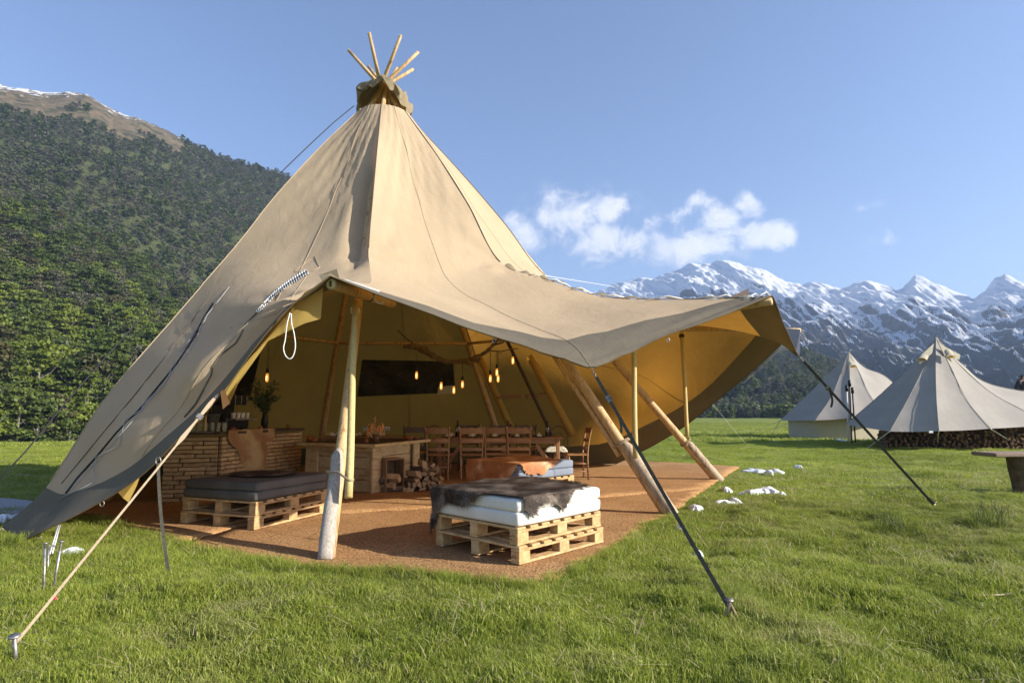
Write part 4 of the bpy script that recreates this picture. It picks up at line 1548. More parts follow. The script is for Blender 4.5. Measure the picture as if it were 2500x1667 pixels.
# cords from the crown down the left side
for (x0, y0, x1, y1, y_) in ((884, 283, 300, 1000, 8.9),):
    pts = []
    for k in range(14):
        t_ = k / 13
        a_ = ring_pt(6.0) + Vector((-.12, 0, .05)); b_ = P(6, .4, .5)
        p = a_.lerp(b_, t_) + Vector((-.10, -.03, .05)) * math.sin(math.pi * min(1, t_ * 1.1)) ** .6
        pts.append(p)
    G().tube(pts, .008, 6).obj('guy_cord', MT['cord'], tipi, True)

# ================================================================== MAT
from mathutils.geometry import delaunay_2d_cdt


def poly_sheet(name, poly, step, zf, mat, thick=0.0, jag=0.0, seed=1, parent=None):
    bpts = []
    n = len(poly)
    for i in range(n):
        a_ = Vector(poly[i]); b_ = Vector(poly[(i + 1) % n])
        k = max(1, int((b_ - a_).length / step))
        nn = Vector((b_.y - a_.y, a_.x - b_.x)).normalized()
        for j in range(k):
            p = a_.lerp(b_, j / k)
            d = (mnoise.noise((p.x * 2.2, p.y * 2.2, seed)) * 1.0 + mnoise.noise((p.x * 7, p.y * 7, seed + 3)) * .5) * jag
            bpts.append(p + nn * d)
    xs = [p.x for p in bpts]; ys = [p.y for p in bpts]
    gx = np.arange(min(xs), max(xs), step); gy = np.arange(min(ys), max(ys), step)
    GX, GY = np.meshgrid(gx, gy)
    GX = GX.ravel(); GY = GY.ravel()
    poly2 = [(p.x, p.y) for p in bpts]
    ins = in_poly(GX, GY, poly2) & (poly_dist(GX, GY, poly2) > step * .5)
    allp = bpts + [Vector((float(x), float(y))) for x, y in zip(GX[ins], GY[ins])]
    edges = [(i, (i + 1) % len(bpts)) for i in range(len(bpts))]
    res = delaunay_2d_cdt(allp, edges, [], 1, 1e-5)
    V = [(p.x, p.y, zf(p.x, p.y)) for p in res[0]]
    Fc = [tuple(f_) for f_ in res[2]]
    if thick:
        # skirt
        nb_ = len(V)
        ring_ = list(range(len(bpts)))
        for i in ring_:
            p = V[i]; V.append((p[0], p[1], p[2] - thick))
        for i in ring_:
            j = (i + 1) % len(bpts)
            Fc.append((i, nb_ + i, nb_ + j, j))
    o = mk(name, V, Fc, mat, parent, True)
    return o


m, t = new_mat('coir_mat')
tcn = t.n('ShaderNodeTexCoord'); v = tcn.outputs['Object']
mp = t.n('ShaderNodeMapping'); mp.inputs['Rotation'].default_value = (0, 0, .8); t.l(v, mp.inputs[0])
wv = t.n('ShaderNodeTexVoronoi'); wv.inputs['Scale'].default_value = 48; t.l(mp.outputs[0], wv.inputs['Vector'])
n1 = t.noise(v, 1.2, 6, .6); n2 = t.noise(v, 90, 3, .7)
mp2 = t.n('ShaderNodeMapping'); mp2.inputs['Rotation'].default_value = (0, 0, .35); mp2.inputs['Scale'].default_value = (1, 7, 1); t.l(v, mp2.inputs[0])
n3 = t.noise(mp2.outputs[0], 1.6, 4, .6)
col = t.mix(t.smooth(n1, .35, .65), (0.38, 0.205, 0.085), (0.45, 0.26, 0.115))
col = t.mix(t.m('MULTIPLY', t.smooth(n3, .5, .75), .35), col, (0.22, 0.10, 0.04))
col = t.mix(t.m('MULTIPLY', t.smooth(wv.outputs['Distance'], .42, .66), .5), col, (0.10, 0.05, 0.025))
col = t.mix(t.m('MULTIPLY', t.smooth(n2, .55, .8), .25), col, (0.50, 0.30, 0.15))
pb = t.n('ShaderNodeBsdfPrincipled'); t.l(col, pb.inputs['Base Color']); pb.inputs['Roughness'].default_value = 0.95; pb.inputs['Specular IOR Level'].default_value = .1
bn = t.n('ShaderNodeBump'); bn.inputs['Strength'].default_value = .8; bn.inputs['Distance'].default_value = .006
t.l(t.m('SUBTRACT', n2, wv.outputs['Distance']), bn.inputs['Height']); t.l(bn.outputs[0], pb.inputs['Normal'])
out = t.n('ShaderNodeOutputMaterial'); t.l(pb.outputs[0], out.inputs[0])
MT['coir'] = m


def matz(off):
    return lambda x, y: off + .010 * mnoise.noise((x * 1.3, y * 1.3, off * 50)) + .006 * mnoise.noise((x * 3.5, y * 3.5, 2))


cut1 = [gp(415, 1316), gp(700, 1262), gp(860, 1256), gp(1075, 1243), gp(1300, 1240), gp(1500, 1215), gp(1720, 1196)]
cut1 = [(p.x, p.y) for p in cut1]
matt = thing('coir_mat', 'wide brown woven coir matting covering the floor of the tipi and its porch', 'matting', (0, 8, 0))
front = [MATPOLY[i] for i in (2, 3, 4, 5, 6, 7, 8, 9, 10, 11, 12, 13)]
fpoly = front + [(x, y + .10) for x, y in reversed(cut1[1:-1])]
poly_sheet('mat_strip', fpoly, .16, matz(.022), MT['coir'], .03, .05, 2, matt)
bpoly = [MATPOLY[0], MATPOLY[1], MATPOLY[2]] + cut1[1:-1] + [MATPOLY[13]] + MATPOLY[14:]
poly_sheet('mat_strip', bpoly, .22, matz(.040), MT['coir'], .03, .03, 5, matt)
MZ = .03

# ================================================================== PALLET SEATS
ME = {}


def shared_box(key, d, mat, bev=.004):
    k = (key, tuple(round(q, 4) for q in d))
    if k not in ME:
        v_, f_ = box_vf(d, bev)
        me = bpy.data.meshes.new(key)
        me.from_pydata(v_, [], f_)
        me.materials.append(mat)
        me.update()
        ME[k] = me
    return ME[k]


def put(key, d, loc, mat, parent, bev=.004, rot=None):
    o = link(key, shared_box(key, d, mat, bev), parent=parent)
    o.location = loc
    if rot:
        o.rotation_euler = rot
    return o


def stamp(parent, txt, loc, size, rot):
    cu = bpy.data.curves.new('stamp', 'FONT')
    cu.body = txt
    cu.size = size
    cu.extrude = .0006
    cu.resolution_u = 1
    tmp = bpy.data.objects.new('stamp_tmp', cu)
    me = bpy.data.meshes.new_from_object(tmp)
    bpy.data.objects.remove(tmp)
    me.name = 'stamp'
    o = link('stamp', me, MT['stamp'], parent)
    o.location = loc
    o.rotation_euler = rot
    return o


def pallet(A, dirdeg, z, label, LA=1.2, LC=1.08, group='pine pallets under the seats', marks=None):
    """corner A nearest the camera, y' runs along dirdeg, x' to its right (boards run along x')"""
    t_ = thing('pallet', label, 'pallet', (A[0], A[1], z), R(dirdeg - 90), group)
    jr = random.Random(int(A[0] * 100 + z * 1000))
    nb_ = 8
    w = .105
    for k in range(nb_):
        y = w / 2 + (LA - w) * k / (nb_ - 1)
        put('deck_board', (LC, w, .021), (-LC / 2 + jr.uniform(-.004, .004), y, .1335), MT['pallet'], t_)
    for x in (-.05, -LC / 2, -LC + .05):
        put('stringer_board', (.10, LA, .021), (x, LA / 2, .1115), MT['pallet'], t_)
        put('bottom_board', (.10, LA, .021), (x, LA / 2, .0115), MT['pallet'], t_)
        for y in (.07, LA / 2, LA - .07):
            b_ = put('block', (.095, .138, .079), (x, y, .0615), MT['pallet'], t_)
    if marks:
        bl = [c for c in kids(t_) if c.name.startswith('block') and abs(c.location.y - .07) < .01 and c.location.x > -.1][0]
        for (txt, x, size, zz_) in marks:
            stamp(bl, txt, (-.040, -.0705, zz_ - .0615), size, (R(90), 0, 0))
    return t_


def cushion_mesh(name, dx, dy, dz, mat, bev=.035, seed=0):
    bm = bmesh.new()
    bmesh.ops.create_cube(bm, size=1)
    bmesh.ops.scale(bm, vec=(dx, dy, dz), verts=bm.verts)
    bmesh.ops.bevel(bm, geom=list(bm.edges), offset=bev, segments=3, affect='EDGES', profile=.5)
    bmesh.ops.subdivide_edges(bm, edges=[e for e in bm.edges if e.calc_length() > .3], cuts=7, use_grid_fill=True)
    for v_ in bm.verts:
        p = v_.co
        k = mnoise.noise((p.x * 2.5 + seed, p.y * 2.5, p.z * 6)) * .010
        v_.co = p + p.normalized() * k
        if p.z > 0:
            v_.co.z += .006 * mnoise.noise((p.x * 4, p.y * 4, seed))
    me = bpy.data.meshes.new(name)
    bm.to_mesh(me); bm.free()
    me.materials.append(mat)
    me.polygons.foreach_set('use_smooth', [True] * len(me.polygons))
    return me


def cushion(A, dirdeg, z, dz, mat, label, LA=1.2, LC=1.08, seed=0, dxy=(0, 0), group=None):
    me = cushion_mesh('cushion', LC, LA, dz, mat, .03, seed)
    o = link('cushion', me)
    rz = R(dirdeg - 90)
    c = Matrix.Rotation(rz, 3, 'Z') @ Vector((-LC / 2 + dxy[0], LA / 2 + dxy[1], 0))
    o.location = (A[0] + c.x, A[1] + c.y, z + dz / 2)
    o.rotation_euler = (0, 0, rz)
    tag(o, label, 'cushion', group)
    return o


def hide(A, dirdeg, H, outline, LA, LC, mat, hair, label, seed=0, step=.022, hairs=9000, hl=.035, name='hide_throw', wave=.012, grain=(0.3, 1.0)):
    rz = R(dirdeg - 90)
    t_ = thing(name, label, 'hide', (A[0], A[1], H), rz)
    ps = [p for p, q in outline]; qs = [q for p, q in outline]
    gp_ = np.arange(min(ps), max(ps), step); gq = np.arange(min(qs), max(qs), step)
    def mapf(p, q):
        ox = -p if p < 0 else (p - LC if p > LC else 0)
        oy = -q if q < 0 else (q - LA if q > LA else 0)
        drop = (ox ** 3 + oy ** 3) ** (1 / 3)
        rr_ = .03
        d_ = max(0, drop - rr_)
        bend = min(drop, rr_) / rr_
        cx = min(max(p, 0), LC); cq = min(max(q, 0), LA)
        l_ = math.hypot(ox, oy) + 1e-9
        o1 = .020 + .012 * bend + wave * (mnoise.noise((p * 5 + seed, q * 5, 1)) * 1.4 + math.sin((q - p) * 17 + seed) * .55) * (1 if drop > .04 else .3)
        x = -(cx + ((1 if p > LC else -1) * ox / l_ * o1 if ox else 0))
        y = cq + ((1 if q > LA else -1) * oy / l_ * o1 if oy else 0)
        z = .016 - d_ - .01 * bend + wave * .9 * max(0, mnoise.noise((p * 3.2 + seed, q * 3.2, 3)) + .25 + .5 * max(0, math.sin(p * 5 + q * 9 + seed)) ** 6)
        z = max(z, -H + .012 + MZ)
        return Vector((x, y, z))
    cp_, cq_ = gp_[:-1] + step / 2, gq[:-1] + step / 2
    PP, QQ = np.meshgrid(cp_, cq_, indexing='ij')
    wob = (fbm(PP * 14, QQ * 14, 3, 5 + seed) - .5) * .035
    wob2 = (fbm(PP * 14 + 50, QQ * 14, 3, 8 + seed) - .5) * .035
    ins = in_poly(PP + wob, QQ + wob2, outline)
    idx, V, Fc = {}, [], []
    for i in range(ins.shape[0]):
        for j in range(ins.shape[1]):
            if not ins[i, j]:
                continue
            f_ = []
            for (a_, b_) in ((i, j), (i, j + 1), (i + 1, j + 1), (i + 1, j)):
                if (a_, b_) not in idx:
                    idx[a_, b_] = len(V)
                    V.append(mapf(gp_[a_], gq[b_]))
                f_.append(idx[a_, b_])
            Fc.append(tuple(f_))
    me = bpy.data.meshes.new('skin')
    me.from_pydata([tuple(p) for p in V], [], Fc); me.update()
    link('skin', me, mat, t_, True)
    # hair: short blades lying along the pelt
    hr = random.Random(seed)
    me_v = V
    HV, HF = [], []
    for k in range(hairs):
        f_ = Fc[hr.randrange(len(Fc))]
        a_, b_, c_, d_ = (me_v[q] for q in f_)
        u1, u2 = hr.random(), hr.random()
        p = a_.lerp(b_, u1).lerp(d_.lerp(c_, u1), u2)
        n_ = (b_ - a_).cross(d_ - a_)
        if n_.length < 1e-9:
            continue
        n_.normalize()
        if n_.z < -.2 or (abs(n_.z) < .5 and n_.dot(p - Vector((-LC / 2, LA / 2, p.z))) < 0):
            n_ = -n_
        sw = Vector((grain[0], grain[1], 0)) + Vector((mnoise.noise((p.x * 3, p.y * 3, 5 + seed)), mnoise.noise((p.x * 3, p.y * 3, 15 + seed)), -.9 if abs(n_.z) < .5 else 0)) * 1.1
        tdir = (sw - n_ * sw.dot(n_)).normalized()
        L = hl * (.6 + .8 * hr.random())
        s_ = tdir.cross(n_) * .0017
        tip = p + (tdir * .92 + n_ * (.22 + .2 * hr.random()) + Vector((hr.uniform(-.2, .2), hr.uniform(-.2, .2), 0))) * L
        b0 = len(HV)
        HV += [p - s_, p + s_, tip]
        HF.append((b0, b0 + 1, b0 + 2))
    me = bpy.data.meshes.new('fur')
    me.from_pydata([tuple(p) for p in HV], [], HF); me.update()
    o = link('fur', me, hair, t_)
    o['kind'] = 'stuff'
    return t_


# front seat
A1 = gp(1268, 1389); D1 = 46.5
pallet((A1.x, A1.y), D1, MZ, 'bottom pallet of the front stack, under the white cushions', marks=[('A53', -.125, .035, .045)])
A1b = (A1.x - .012, A1.y + .028)
pallet(A1b, D1 + .4, MZ + .146, 'upper pallet of the front stack, right under the white cushions', marks=[('ATU', -.115, .030, .062), ('18', -.10, .026, .034)])
cushion(A1b, D1, MZ + .294, .118, MT['white_cushion'], 'lower white cushion on the front pallets', seed=1)
cushion(A1b, D1, MZ + .410, .108, MT['white_cushion'], 'upper white cushion half hidden by the dark fur hide', seed=2, dxy=(-.01, .01))
OUT1 = [(1.16, -.46), (1.08, -.43), (1.03, -.33), (.99, -.22), (.90, -.165), (.80, -.16), (.68, -.155), (.58, -.13), (.50, -.075), (.42, -.02), (.32, .015), (.18, .03), (.06, .04), (-.03, .05),
        (-.11, .07), (-.17, .11), (-.20, .15), (-.16, .20), (-.11, .25), (-.08, .33), (-.085, .42), (-.13, .49), (-.20, .56), (-.17, .60), (-.10, .66), (-.05, .72), (0, .80), (.02, .88), (.0, .97), (.06, 1.06),
        (.2, 1.1), (.45, 1.16), (.7, 1.24), (.95, 1.26), (1.14, 1.2), (1.2, .8), (1.2, .4), (1.2, 0), (1.22, -.3)]
hide((A1b[0], A1b[1]), D1, MZ + .52, OUT1, 1.2, 1.08, MT['fur'], MT['hair'], 'dark brown fur hide thrown over the white cushions of the front seat', 3, hairs=22000, hl=.050, wave=.016)

# left seat
A2 = gp(620, 1301); D2 = 69
pallet((A2.x, A2.y), D2, MZ, 'bottom pallet of the left stack, under the charcoal cushions')
pallet((A2.x + .004, A2.y + .01), D2 - .5, MZ + .146, 'upper pallet of the left stack, right under the charcoal cushions')
cushion((A2.x, A2.y + .01), D2, MZ + .294, .10, MT['grey_cushion'], 'lower charcoal cushion of the left seat', seed=5)
cushion((A2.x, A2.y + .01), D2, MZ + .392, .095, MT['grey_cushion'], 'upper charcoal cushion of the left seat', seed=6, dxy=(.0, .005))
hide((A2.x, A2.y), D2, MZ + .487, [(.2, .5), (.5, .35), (.8, .42), (1.0, .6), (1.0, .9), (.7, 1.1), (.4, 1.05), (.2, .85)], 1.2, 1.08, MT['fur'], MT['hair'], 'small dark hide lying on the charcoal cushions of the left seat', 9, hairs=3000, hl=.03)

# back seat
A3 = (.10, 8.42); D3 = 45
pallet(A3, D3, MZ, 'bottom pallet of the back stack, under the slate cushions')
pallet((A3[0] + .005, A3[1] + .0), D3, MZ + .146, 'upper pallet of the back stack, right under the slate cushions')
cushion(A3, D3, MZ + .294, .115, MT['blue_cushion'], 'lower slate blue cushion of the back seat', seed=7)
cushion(A3, D3, MZ + .406, .115, MT['blue_cushion'], 'upper slate blue cushion under the brown cow hide', seed=8)
OUT3 = [(1.15, -.36), (.9, -.33), (.6, -.3), (.35, -.31), (.22, -.26), (.12, -.2), (.02, -.08), (-.05, .02), (-.16, .1), (-.2, .2), (-.19, .35), (-.21, .47), (-.14, .57), (-.1, .68), (-.05, .8), (.05, .9), (.2, .98), (.45, 1.1), (.75, 1.22),
        (1.0, 1.26), (1.15, 1.1), (1.22, .6), (1.2, .1), (1.25, -.2)]
hide(A3, D3, MZ + .521, OUT3, 1.2, 1.08, MT['cow'], MT['cow_hair'], 'russet and white cow hide draped over the slate cushions of the back seat', 12, hairs=5000, hl=.018, wave=.009)

# ================================================================== BAR of stacked blocks
bar = thing('bar_counter', 'low bar faced with stacked wooden blocks and a dark top at the left', 'bar', (-4.1, 8.6, 0))
BL, BC, BR_ = Vector((-4.86, 8.42, 0)), Vector((-4.20, 8.62, 0)), Vector((-3.72, 10.6, 0))
BH = .93


def block_wall(a_, b_, rws, seed, lmin, lmax, inset):
    jr = random.Random(seed)
    d = (b_ - a_); L = d.length; d.normalize()
    ang = math.atan2(d.y, d.x)
    nrm2 = Vector((d.y, -d.x, 0))
    for k in range(rws):
        x = 0.0
        z = MZ + .035 + k * .0595
        first = True
        while x < L - .02:
            l_ = jr.uniform(lmin, lmax) * (.5 if first and k % 2 else 1)
            l_ = min(l_, L - x)
            if L - x - l_ < .08:
                l_ = L - x
            first = False
            o = put('block', (round(l_ - .012, 2), .05, .048), tuple(a_ + d * (x + l_ / 2) + nrm2 * (jr.uniform(-.006, .006)) + Vector((-bar.location.x, -bar.location.y, z))), MT['block'], bar, .003, (0, 0, ang))
            x += l_ + .004
    g = G()
    c = (a_ + b_) / 2 - nrm2 * .06
    g.box((c.x, c.y, MZ + BH / 2 - .01), (L - .04, .06, BH - .04), Matrix.Rotation(ang, 3, 'Z'))
    g.obj('core', MT['darkwood'], bar)


block_wall(BL, BC, 15, 1, .22, .42, 0)
block_wall(BC + Vector((.01, .03, 0)), BR_, 15, 2, .20, .36, 0)
g = G()
top = [BL + Vector((-.03, -.05, 0)), BC + Vector((.03, -.04, 0)), BR_ + Vector((.05, .03, 0)), BR_ + Vector((-.55, .14, 0)), BC + Vector((-.50, .62, 0)), BL + Vector((-.06, .6, 0))]
v_ = [p + Vector((0, 0, MZ + BH - .005)) for p in top] + [p + Vector((0, 0, MZ + BH + .035)) for p in top]
n_ = len(top)
g.add(v_, [tuple(range(n_ - 1, -1, -1)), tuple(range(n_, 2 * n_))] + [(i, (i + 1) % n_, n_ + (i + 1) % n_, n_ + i) for i in range(n_)])
g.obj('counter_top', MT['darkwood'], bar)
BZ = MZ + BH + .035

# cow hide hanging on the bar
bd = (BR_ - BC).normalized(); bn_ = Vector((bd.y, -bd.x, 0))
hv = []
hide_out = [(.10, .02), (.18, .02), (.95, .03), (1.20, .02), (1.18, -.16), (1.10, -.22), (1.06, -.42), (1.02, -.60), (.90, -.60), (.86, -.74), (.80, -.78), (.74, -.62), (.60, -.60), (.50, -.52), (.42, -.42), (.34, -.30), (.28, -.24), (.18, -.20), (.12, -.12)]
t_ = thing('hanging_hide', 'tan and brown cow hide hanging down the front of the bar', 'hide', (-4.0, 9.2, BZ))
V, Fc, idx = [], [], {}
stp = .03
for i in range(44):
    for j in range(30):
        c = (.05 + (i + .5) * stp, -.82 + (j + .5) * stp)
        if in_poly(np.array([c[0]]), np.array([c[1]]), hide_out)[0]:
            f_ = []
            for a_, b_ in ((i, j), (i + 1, j), (i + 1, j + 1), (i, j + 1)):
                if (a_, b_) not in idx:
                    idx[a_, b_] = len(V)
                    s_, h_ = .05 + a_ * stp, -.82 + b_ * stp
                    o_ = .05 + .018 * math.sin(s_ * 11 + h_ * 3) + .01 * mnoise.noise((s_ * 5, h_ * 5, 1))
                    V.append(BC + bd * s_ + bn_ * o_ + Vector((0, 0, BZ + h_ + .0)))
                f_.append(idx[a_, b_])
            Fc.append(tuple(f_))
mk('skin', V, Fc, MT['bar_hide'], t_, True)

# things on the bar
def on_bar(s_, back, z=0):
    return BC + bd * s_ - bn_ * back + Vector((0, 0, BZ + z))


def espresso(p):
    t_ = thing('espresso_machine', 'dark espresso machine with cups lined up on its tray', 'coffee machine', tuple(p), math.atan2(bd.y, bd.x) - R(90) + R(90))
    put('body', (.52, .34, .20), (0, .05, .12), MT['darkmetal'], t_, .02)
    put('drip_tray', (.50, .22, .03), (0, -.16, .17), MT['metal'], t_, .005)
    put('backsplash', (.46, .05, .26), (0, .17, .35), MT['darkmetal'], t_, .01)
    put('head', (.50, .26, .15), (0, .04, .47), MT['darkmetal'], t_, .02)
    for x in (-.2, -.07, .07, .2):
        put('trim_bar', (.012, .012, .15), (x, -.10, .47), MT['metal'], t_, .003)
    for x in (-.22, .22):
        put('foot', (.04, .04, .03), (x, .0, .012), MT['black'], t_, .005)


espresso(on_bar(.72, .38))
cupg = G().lathe([(.0, 0), (.028, 0), (.036, .085), (.034, .085), (.027, .006), (.0, .006)], n=14)
cme = bpy.data.meshes.new('cup'); cme.from_pydata([tuple(p) for p in cupg.v], [], cupg.f); cme.materials.append(MT['cup']); cme.update()
for k in range(4):
    o = link('cup', cme); p = on_bar(.52 + k * .105, .20, .187); o.location = p
    tag(o, ('leftmost', 'second', 'third', 'rightmost')[k] + ' small pale cup on the tray of the espresso machine', 'cup', 'cups on the espresso machine')
# zinc bucket
bk = on_bar(.16, .28)
t_ = thing('bucket', 'dull zinc ice bucket with bottle necks standing on the corner of the bar', 'bucket', tuple(bk))
G().lathe([(.0, 0), (.075, 0), (.115, .25), (.12, .252), (.112, .25), (.07, .02), (0, .02)], n=20).obj('pail', MT['zinc'], t_, True, local=True)
for x, y, h_ in ((-.04, .02, .36), (.045, .0, .33), (.0, -.05, .30)):
    b_ = G().lathe([(0, .04), (.035, .04), (.035, h_ - .12), (.014, h_ - .06), (.014, h_), (0, h_)], (x, y, 0), 10)
    b_.obj('bottle', MT['black'], t_, True, local=True)
# glasses row
glm = G().lathe([(.0, 0), (.034, 0), (.036, .13), (.034, .13), (.032, .006), (.0, .006)], n=14)
gme = bpy.data.meshes.new('tumbler'); gme.from_pydata([tuple(p) for p in glm.v], [], glm.f); gme.materials.append(MT['glass']); gme.update()
for k in range(9):
    o = link('tumbler', gme)
    o.location = BL + Vector((.05 + .078 * k * 1.0, .12 + .03 * k * .8, BZ))
    tag(o, 'clear tumbler in the row of glasses on the left end of the bar', 'glass', 'row of clear tumblers on the bar')
# ring-headed wooden pointer standing on the counter
t_ = thing('ring_stake', 'slim upright wooden peg with an iron ring on top, standing on the bar', 'ornament', tuple(BL + Vector((.50, .10, BZ))))
G().tube([(0, 0, 0), (0, 0, .04), (0, 0, .24)], [.003, .014, .016], 8).obj('peg', MT['pole'], t_, True, local=True)
G().tube([(0, 0, .24), (0, 0, .36)], [.012, .009], 8).obj('shank', MT['darkmetal'], t_, True, local=True)
G().tube([(math.cos(a_ * math.pi / 9) * .05, 0, .41 + math.sin(a_ * math.pi / 9) * .05) for a_ in range(19)], .008, 6, cap=False).obj('ring', MT['metal'], t_, True, local=True)
# vase with branches
vb = on_bar(1.42, .30)
t_ = thing('branch_vase', 'tall dark vase of leafy branches standing on the bar', 'vase', tuple(vb))
G().lathe([(.0, 0), (.05, 0), (.06, .12), (.035, .24), (.045, .28), (0, .27)], n=14).obj('vase', MT['black'], t_, True, local=True)
br = random.Random(4)
gb, gl = G(), G()
for k in range(16):
    a_, b_ = br.uniform(0, 6.28), br.uniform(.1, .6)
    e = Vector((math.cos(a_) * b_ * .55 - .08, math.sin(a_) * b_ * .3, .30 + br.uniform(.2, .52)))
    m_ = Vector((e.x * .3, e.y * .3, .42))
    pts = cmr([(0, 0, .22), m_, e], 5)
    gb.tube(pts, .004, 4)
    for q in pts[3:]:
        for j in range(5):
            c = q + Vector((br.gauss(0, .03), br.gauss(0, .03), br.gauss(0, .03)))
            u = Vector((br.gauss(0, 1), br.gauss(0, 1), br.gauss(0, 1))).normalized() * .032
            w = u.orthogonal().normalized() * .014
            gl.add([c - u, c + w, c + u, c - w], [(0, 1, 2, 3)])
gb.obj('branches', MT['bark'], t_, local=True)
gl.obj('leaves', MT['leafdark'], t_, local=True)['kind'] = 'stuff'


def candle(p, label, s_=1.0, group='candle glasses'):
    t_ = thing('candle_glass', label, 'candle', tuple(p), 0, group)
    G().lathe([(.0, 0), (.030 * s_, 0), (.035 * s_, .06 * s_), (.033 * s_, .06 * s_), (.027 * s_, .008 * s_), (0, .008 * s_)], n=12).obj('holder', MT['amberglass'], t_, True, local=True)
    G().lathe([(.0, .009 * s_), (.022 * s_, .009 * s_), (.022 * s_, .028 * s_), (0, .028 * s_)], n=10).obj('wax', MT['whitecloth'], t_, local=True)
    G().lathe([(.0, .030 * s_), (.006 * s_, .038 * s_), (.0, .056 * s_)], n=8).obj('flame', MT['flame'], t_, local=True)


candle(on_bar(.34, .05), 'lit candle in a small glass beside the zinc bucket on the bar')
candle(on_bar(.98, .05), 'lit candle in a small glass on the bar in front of the espresso machine')
candle(on_bar(1.72, .05), 'lit candle in a small glass beside the branch vase on the bar')

# ================================================================== PLANKED TABLE
TA, TL_, TR_ = Vector((-2.12, 9.25, 0)), Vector((-3.30, 9.75, 0)), Vector((-1.62, 10.75, 0))
tb = thing('plank_table', 'pale pine table with planked sides and an overhanging top in the middle of the tipi', 'table', (TA.x, TA.y, 0))
THH = .745


def plank_side(a_, b_, nm, skip=()):
    d = b_ - a_; L = d.length; ang = math.atan2(d.y, d.x)
    for k in range(4):
        if k in skip:
            continue
        c = (a_ + b_) / 2
        put(nm, (round(L, 3), .022, .168), (c.x - TA.x, c.y - TA.y, MZ + .10 + k * .176), MT['pine'], tb, .003, (0, 0, ang))


ex, ey = (TR_ - TA).normalized(), (TL_ - TA).normalized()
plank_side(TA + ex * .28 + ey * .10, TR_ - ex * .18 + ey * .10, 'side_plank')
plank_side(TA + ex * .12 + ey * .14, TL_ - ey * .10 + ex * .12, 'side_plank')
for (c, w_, dd_) in ((TA + ex * .13 + ey * .03, .26, ex), (TA + ey * .16 + ex * .03, .0, ey), (TR_ - ex * .14 + ey * .03, .22, ex), (TL_ - ey * .10 + ex * .05, .14, ey)):
    if w_ == 0:
        continue
    for k in range(4 if w_ > .2 else 1):
        h_ = .70 / (4 if w_ > .2 else 1)
        put('leg_board', (w_, .03, round(h_ - .003, 3)), (c.x - TA.x, c.y - TA.y, MZ + h_ * (k + .5)), MT['pine'], tb, .003, (0, 0, math.atan2(dd_.y, dd_.x)))
    put('leg_board', (.03, .16, .70), (c.x - TA.x + ey.x * .09, c.y - TA.y + ey.y * .09, MZ + .35), MT['pine'], tb, .003, (0, 0, math.atan2(ex.y, ex.x)))
for c_, L_, an in (((TA + TL_) / 2 - ey * .08 + ex * .02, (TL_ - TA).length * .82, math.atan2(ey.y, ey.x)),):
    put('rail', (round(L_, 2), .04, .07), (c_.x - TA.x, c_.y - TA.y, MZ + .675), MT['pine'], tb, .003, (0, 0, an))
LX, LY = (TR_ - TA).length + .30, (TL_ - TA).length + .22
g = G()
corner = TA - ex * .13 - ey * .10
qp = [corner, corner + ex * LX, corner + ex * LX + ey * LY, corner + ey * LY]
g.add([p + Vector((0, 0, THH)) for p in qp] + [p + Vector((0, 0, THH + .045)) for p in qp], [(3, 2, 1, 0), (4, 5, 6, 7), (0, 1, 5, 4), (1, 2, 6, 5), (2, 3, 7, 6), (3, 0, 4, 7)])
g.obj('table_top', MT['pine'], tb)
TZ = THH + .045
g = G()
qi = [corner + ex * .06 + ey * .06, corner + ex * (LX - .06) + ey * .06, corner + ex * (LX - .06) + ey * (LY - .06), corner + ex * .06 + ey * (LY - .06)]
g.add([p + Vector((0, 0, TZ + .001)) for p in qi] + [p + Vector((0, 0, TZ + .005)) for p in qi], [(3, 2, 1, 0), (4, 5, 6, 7), (0, 1, 5, 4), (1, 2, 6, 5), (2, 3, 7, 6), (3, 0, 4, 7)])
tr_ = g.obj('table_runner', MT['darkwood'])
tag(tr_, 'dark cloth covering the top of the pine table', 'cloth')


def on_tab(px, py):
    p = gp(px, py, TZ + .006)
    return p


candle(on_tab(786, 1079) if False else qi[3] + ex * .12 - ey * .05 + Vector((0, 0, TZ + .006)), 'largest candle glass at the left end of the pine table', 1.7, 'candles on the pine table')
candle(qi[3] + ex * .04 - ey * .20 + Vector((0, 0, TZ + .006)), 'small candle glass beside the large one at the left end of the pine table', 1.1, 'candles on the pine table')
candle(corner + ex * .20 + ey * .30 + Vector((0, 0, TZ + .006)), 'small candle glass left of the vase of dried leaves', 1.1, 'candles on the pine table')
for k, (a_, b_) in enumerate(((1.30, .12), (1.42, .16), (1.52, .10), (1.36, .22))):
    candle(corner + ex * a_ + ey * b_ + Vector((0, 0, TZ + .006)), ('leftmost', 'second', 'rightmost', 'rear')[k] + ' of the candle glasses at the right end of the pine table', 1.0, 'candles on the pine table')
vz = corner + ex * .36 + ey * .22
t_ = thing('leaf_vase', 'glass vase of glowing orange dried leaves on the pine table', 'vase', (vz.x, vz.y, TZ + .006))
G().lathe([(.0, 0), (.05, 0), (.055, .13), (.052, .13), (.046, .008), (0, .008)], n=14).obj('vase', MT['amberglass'], t_, True, local=True)
gl, gb = G(), G()
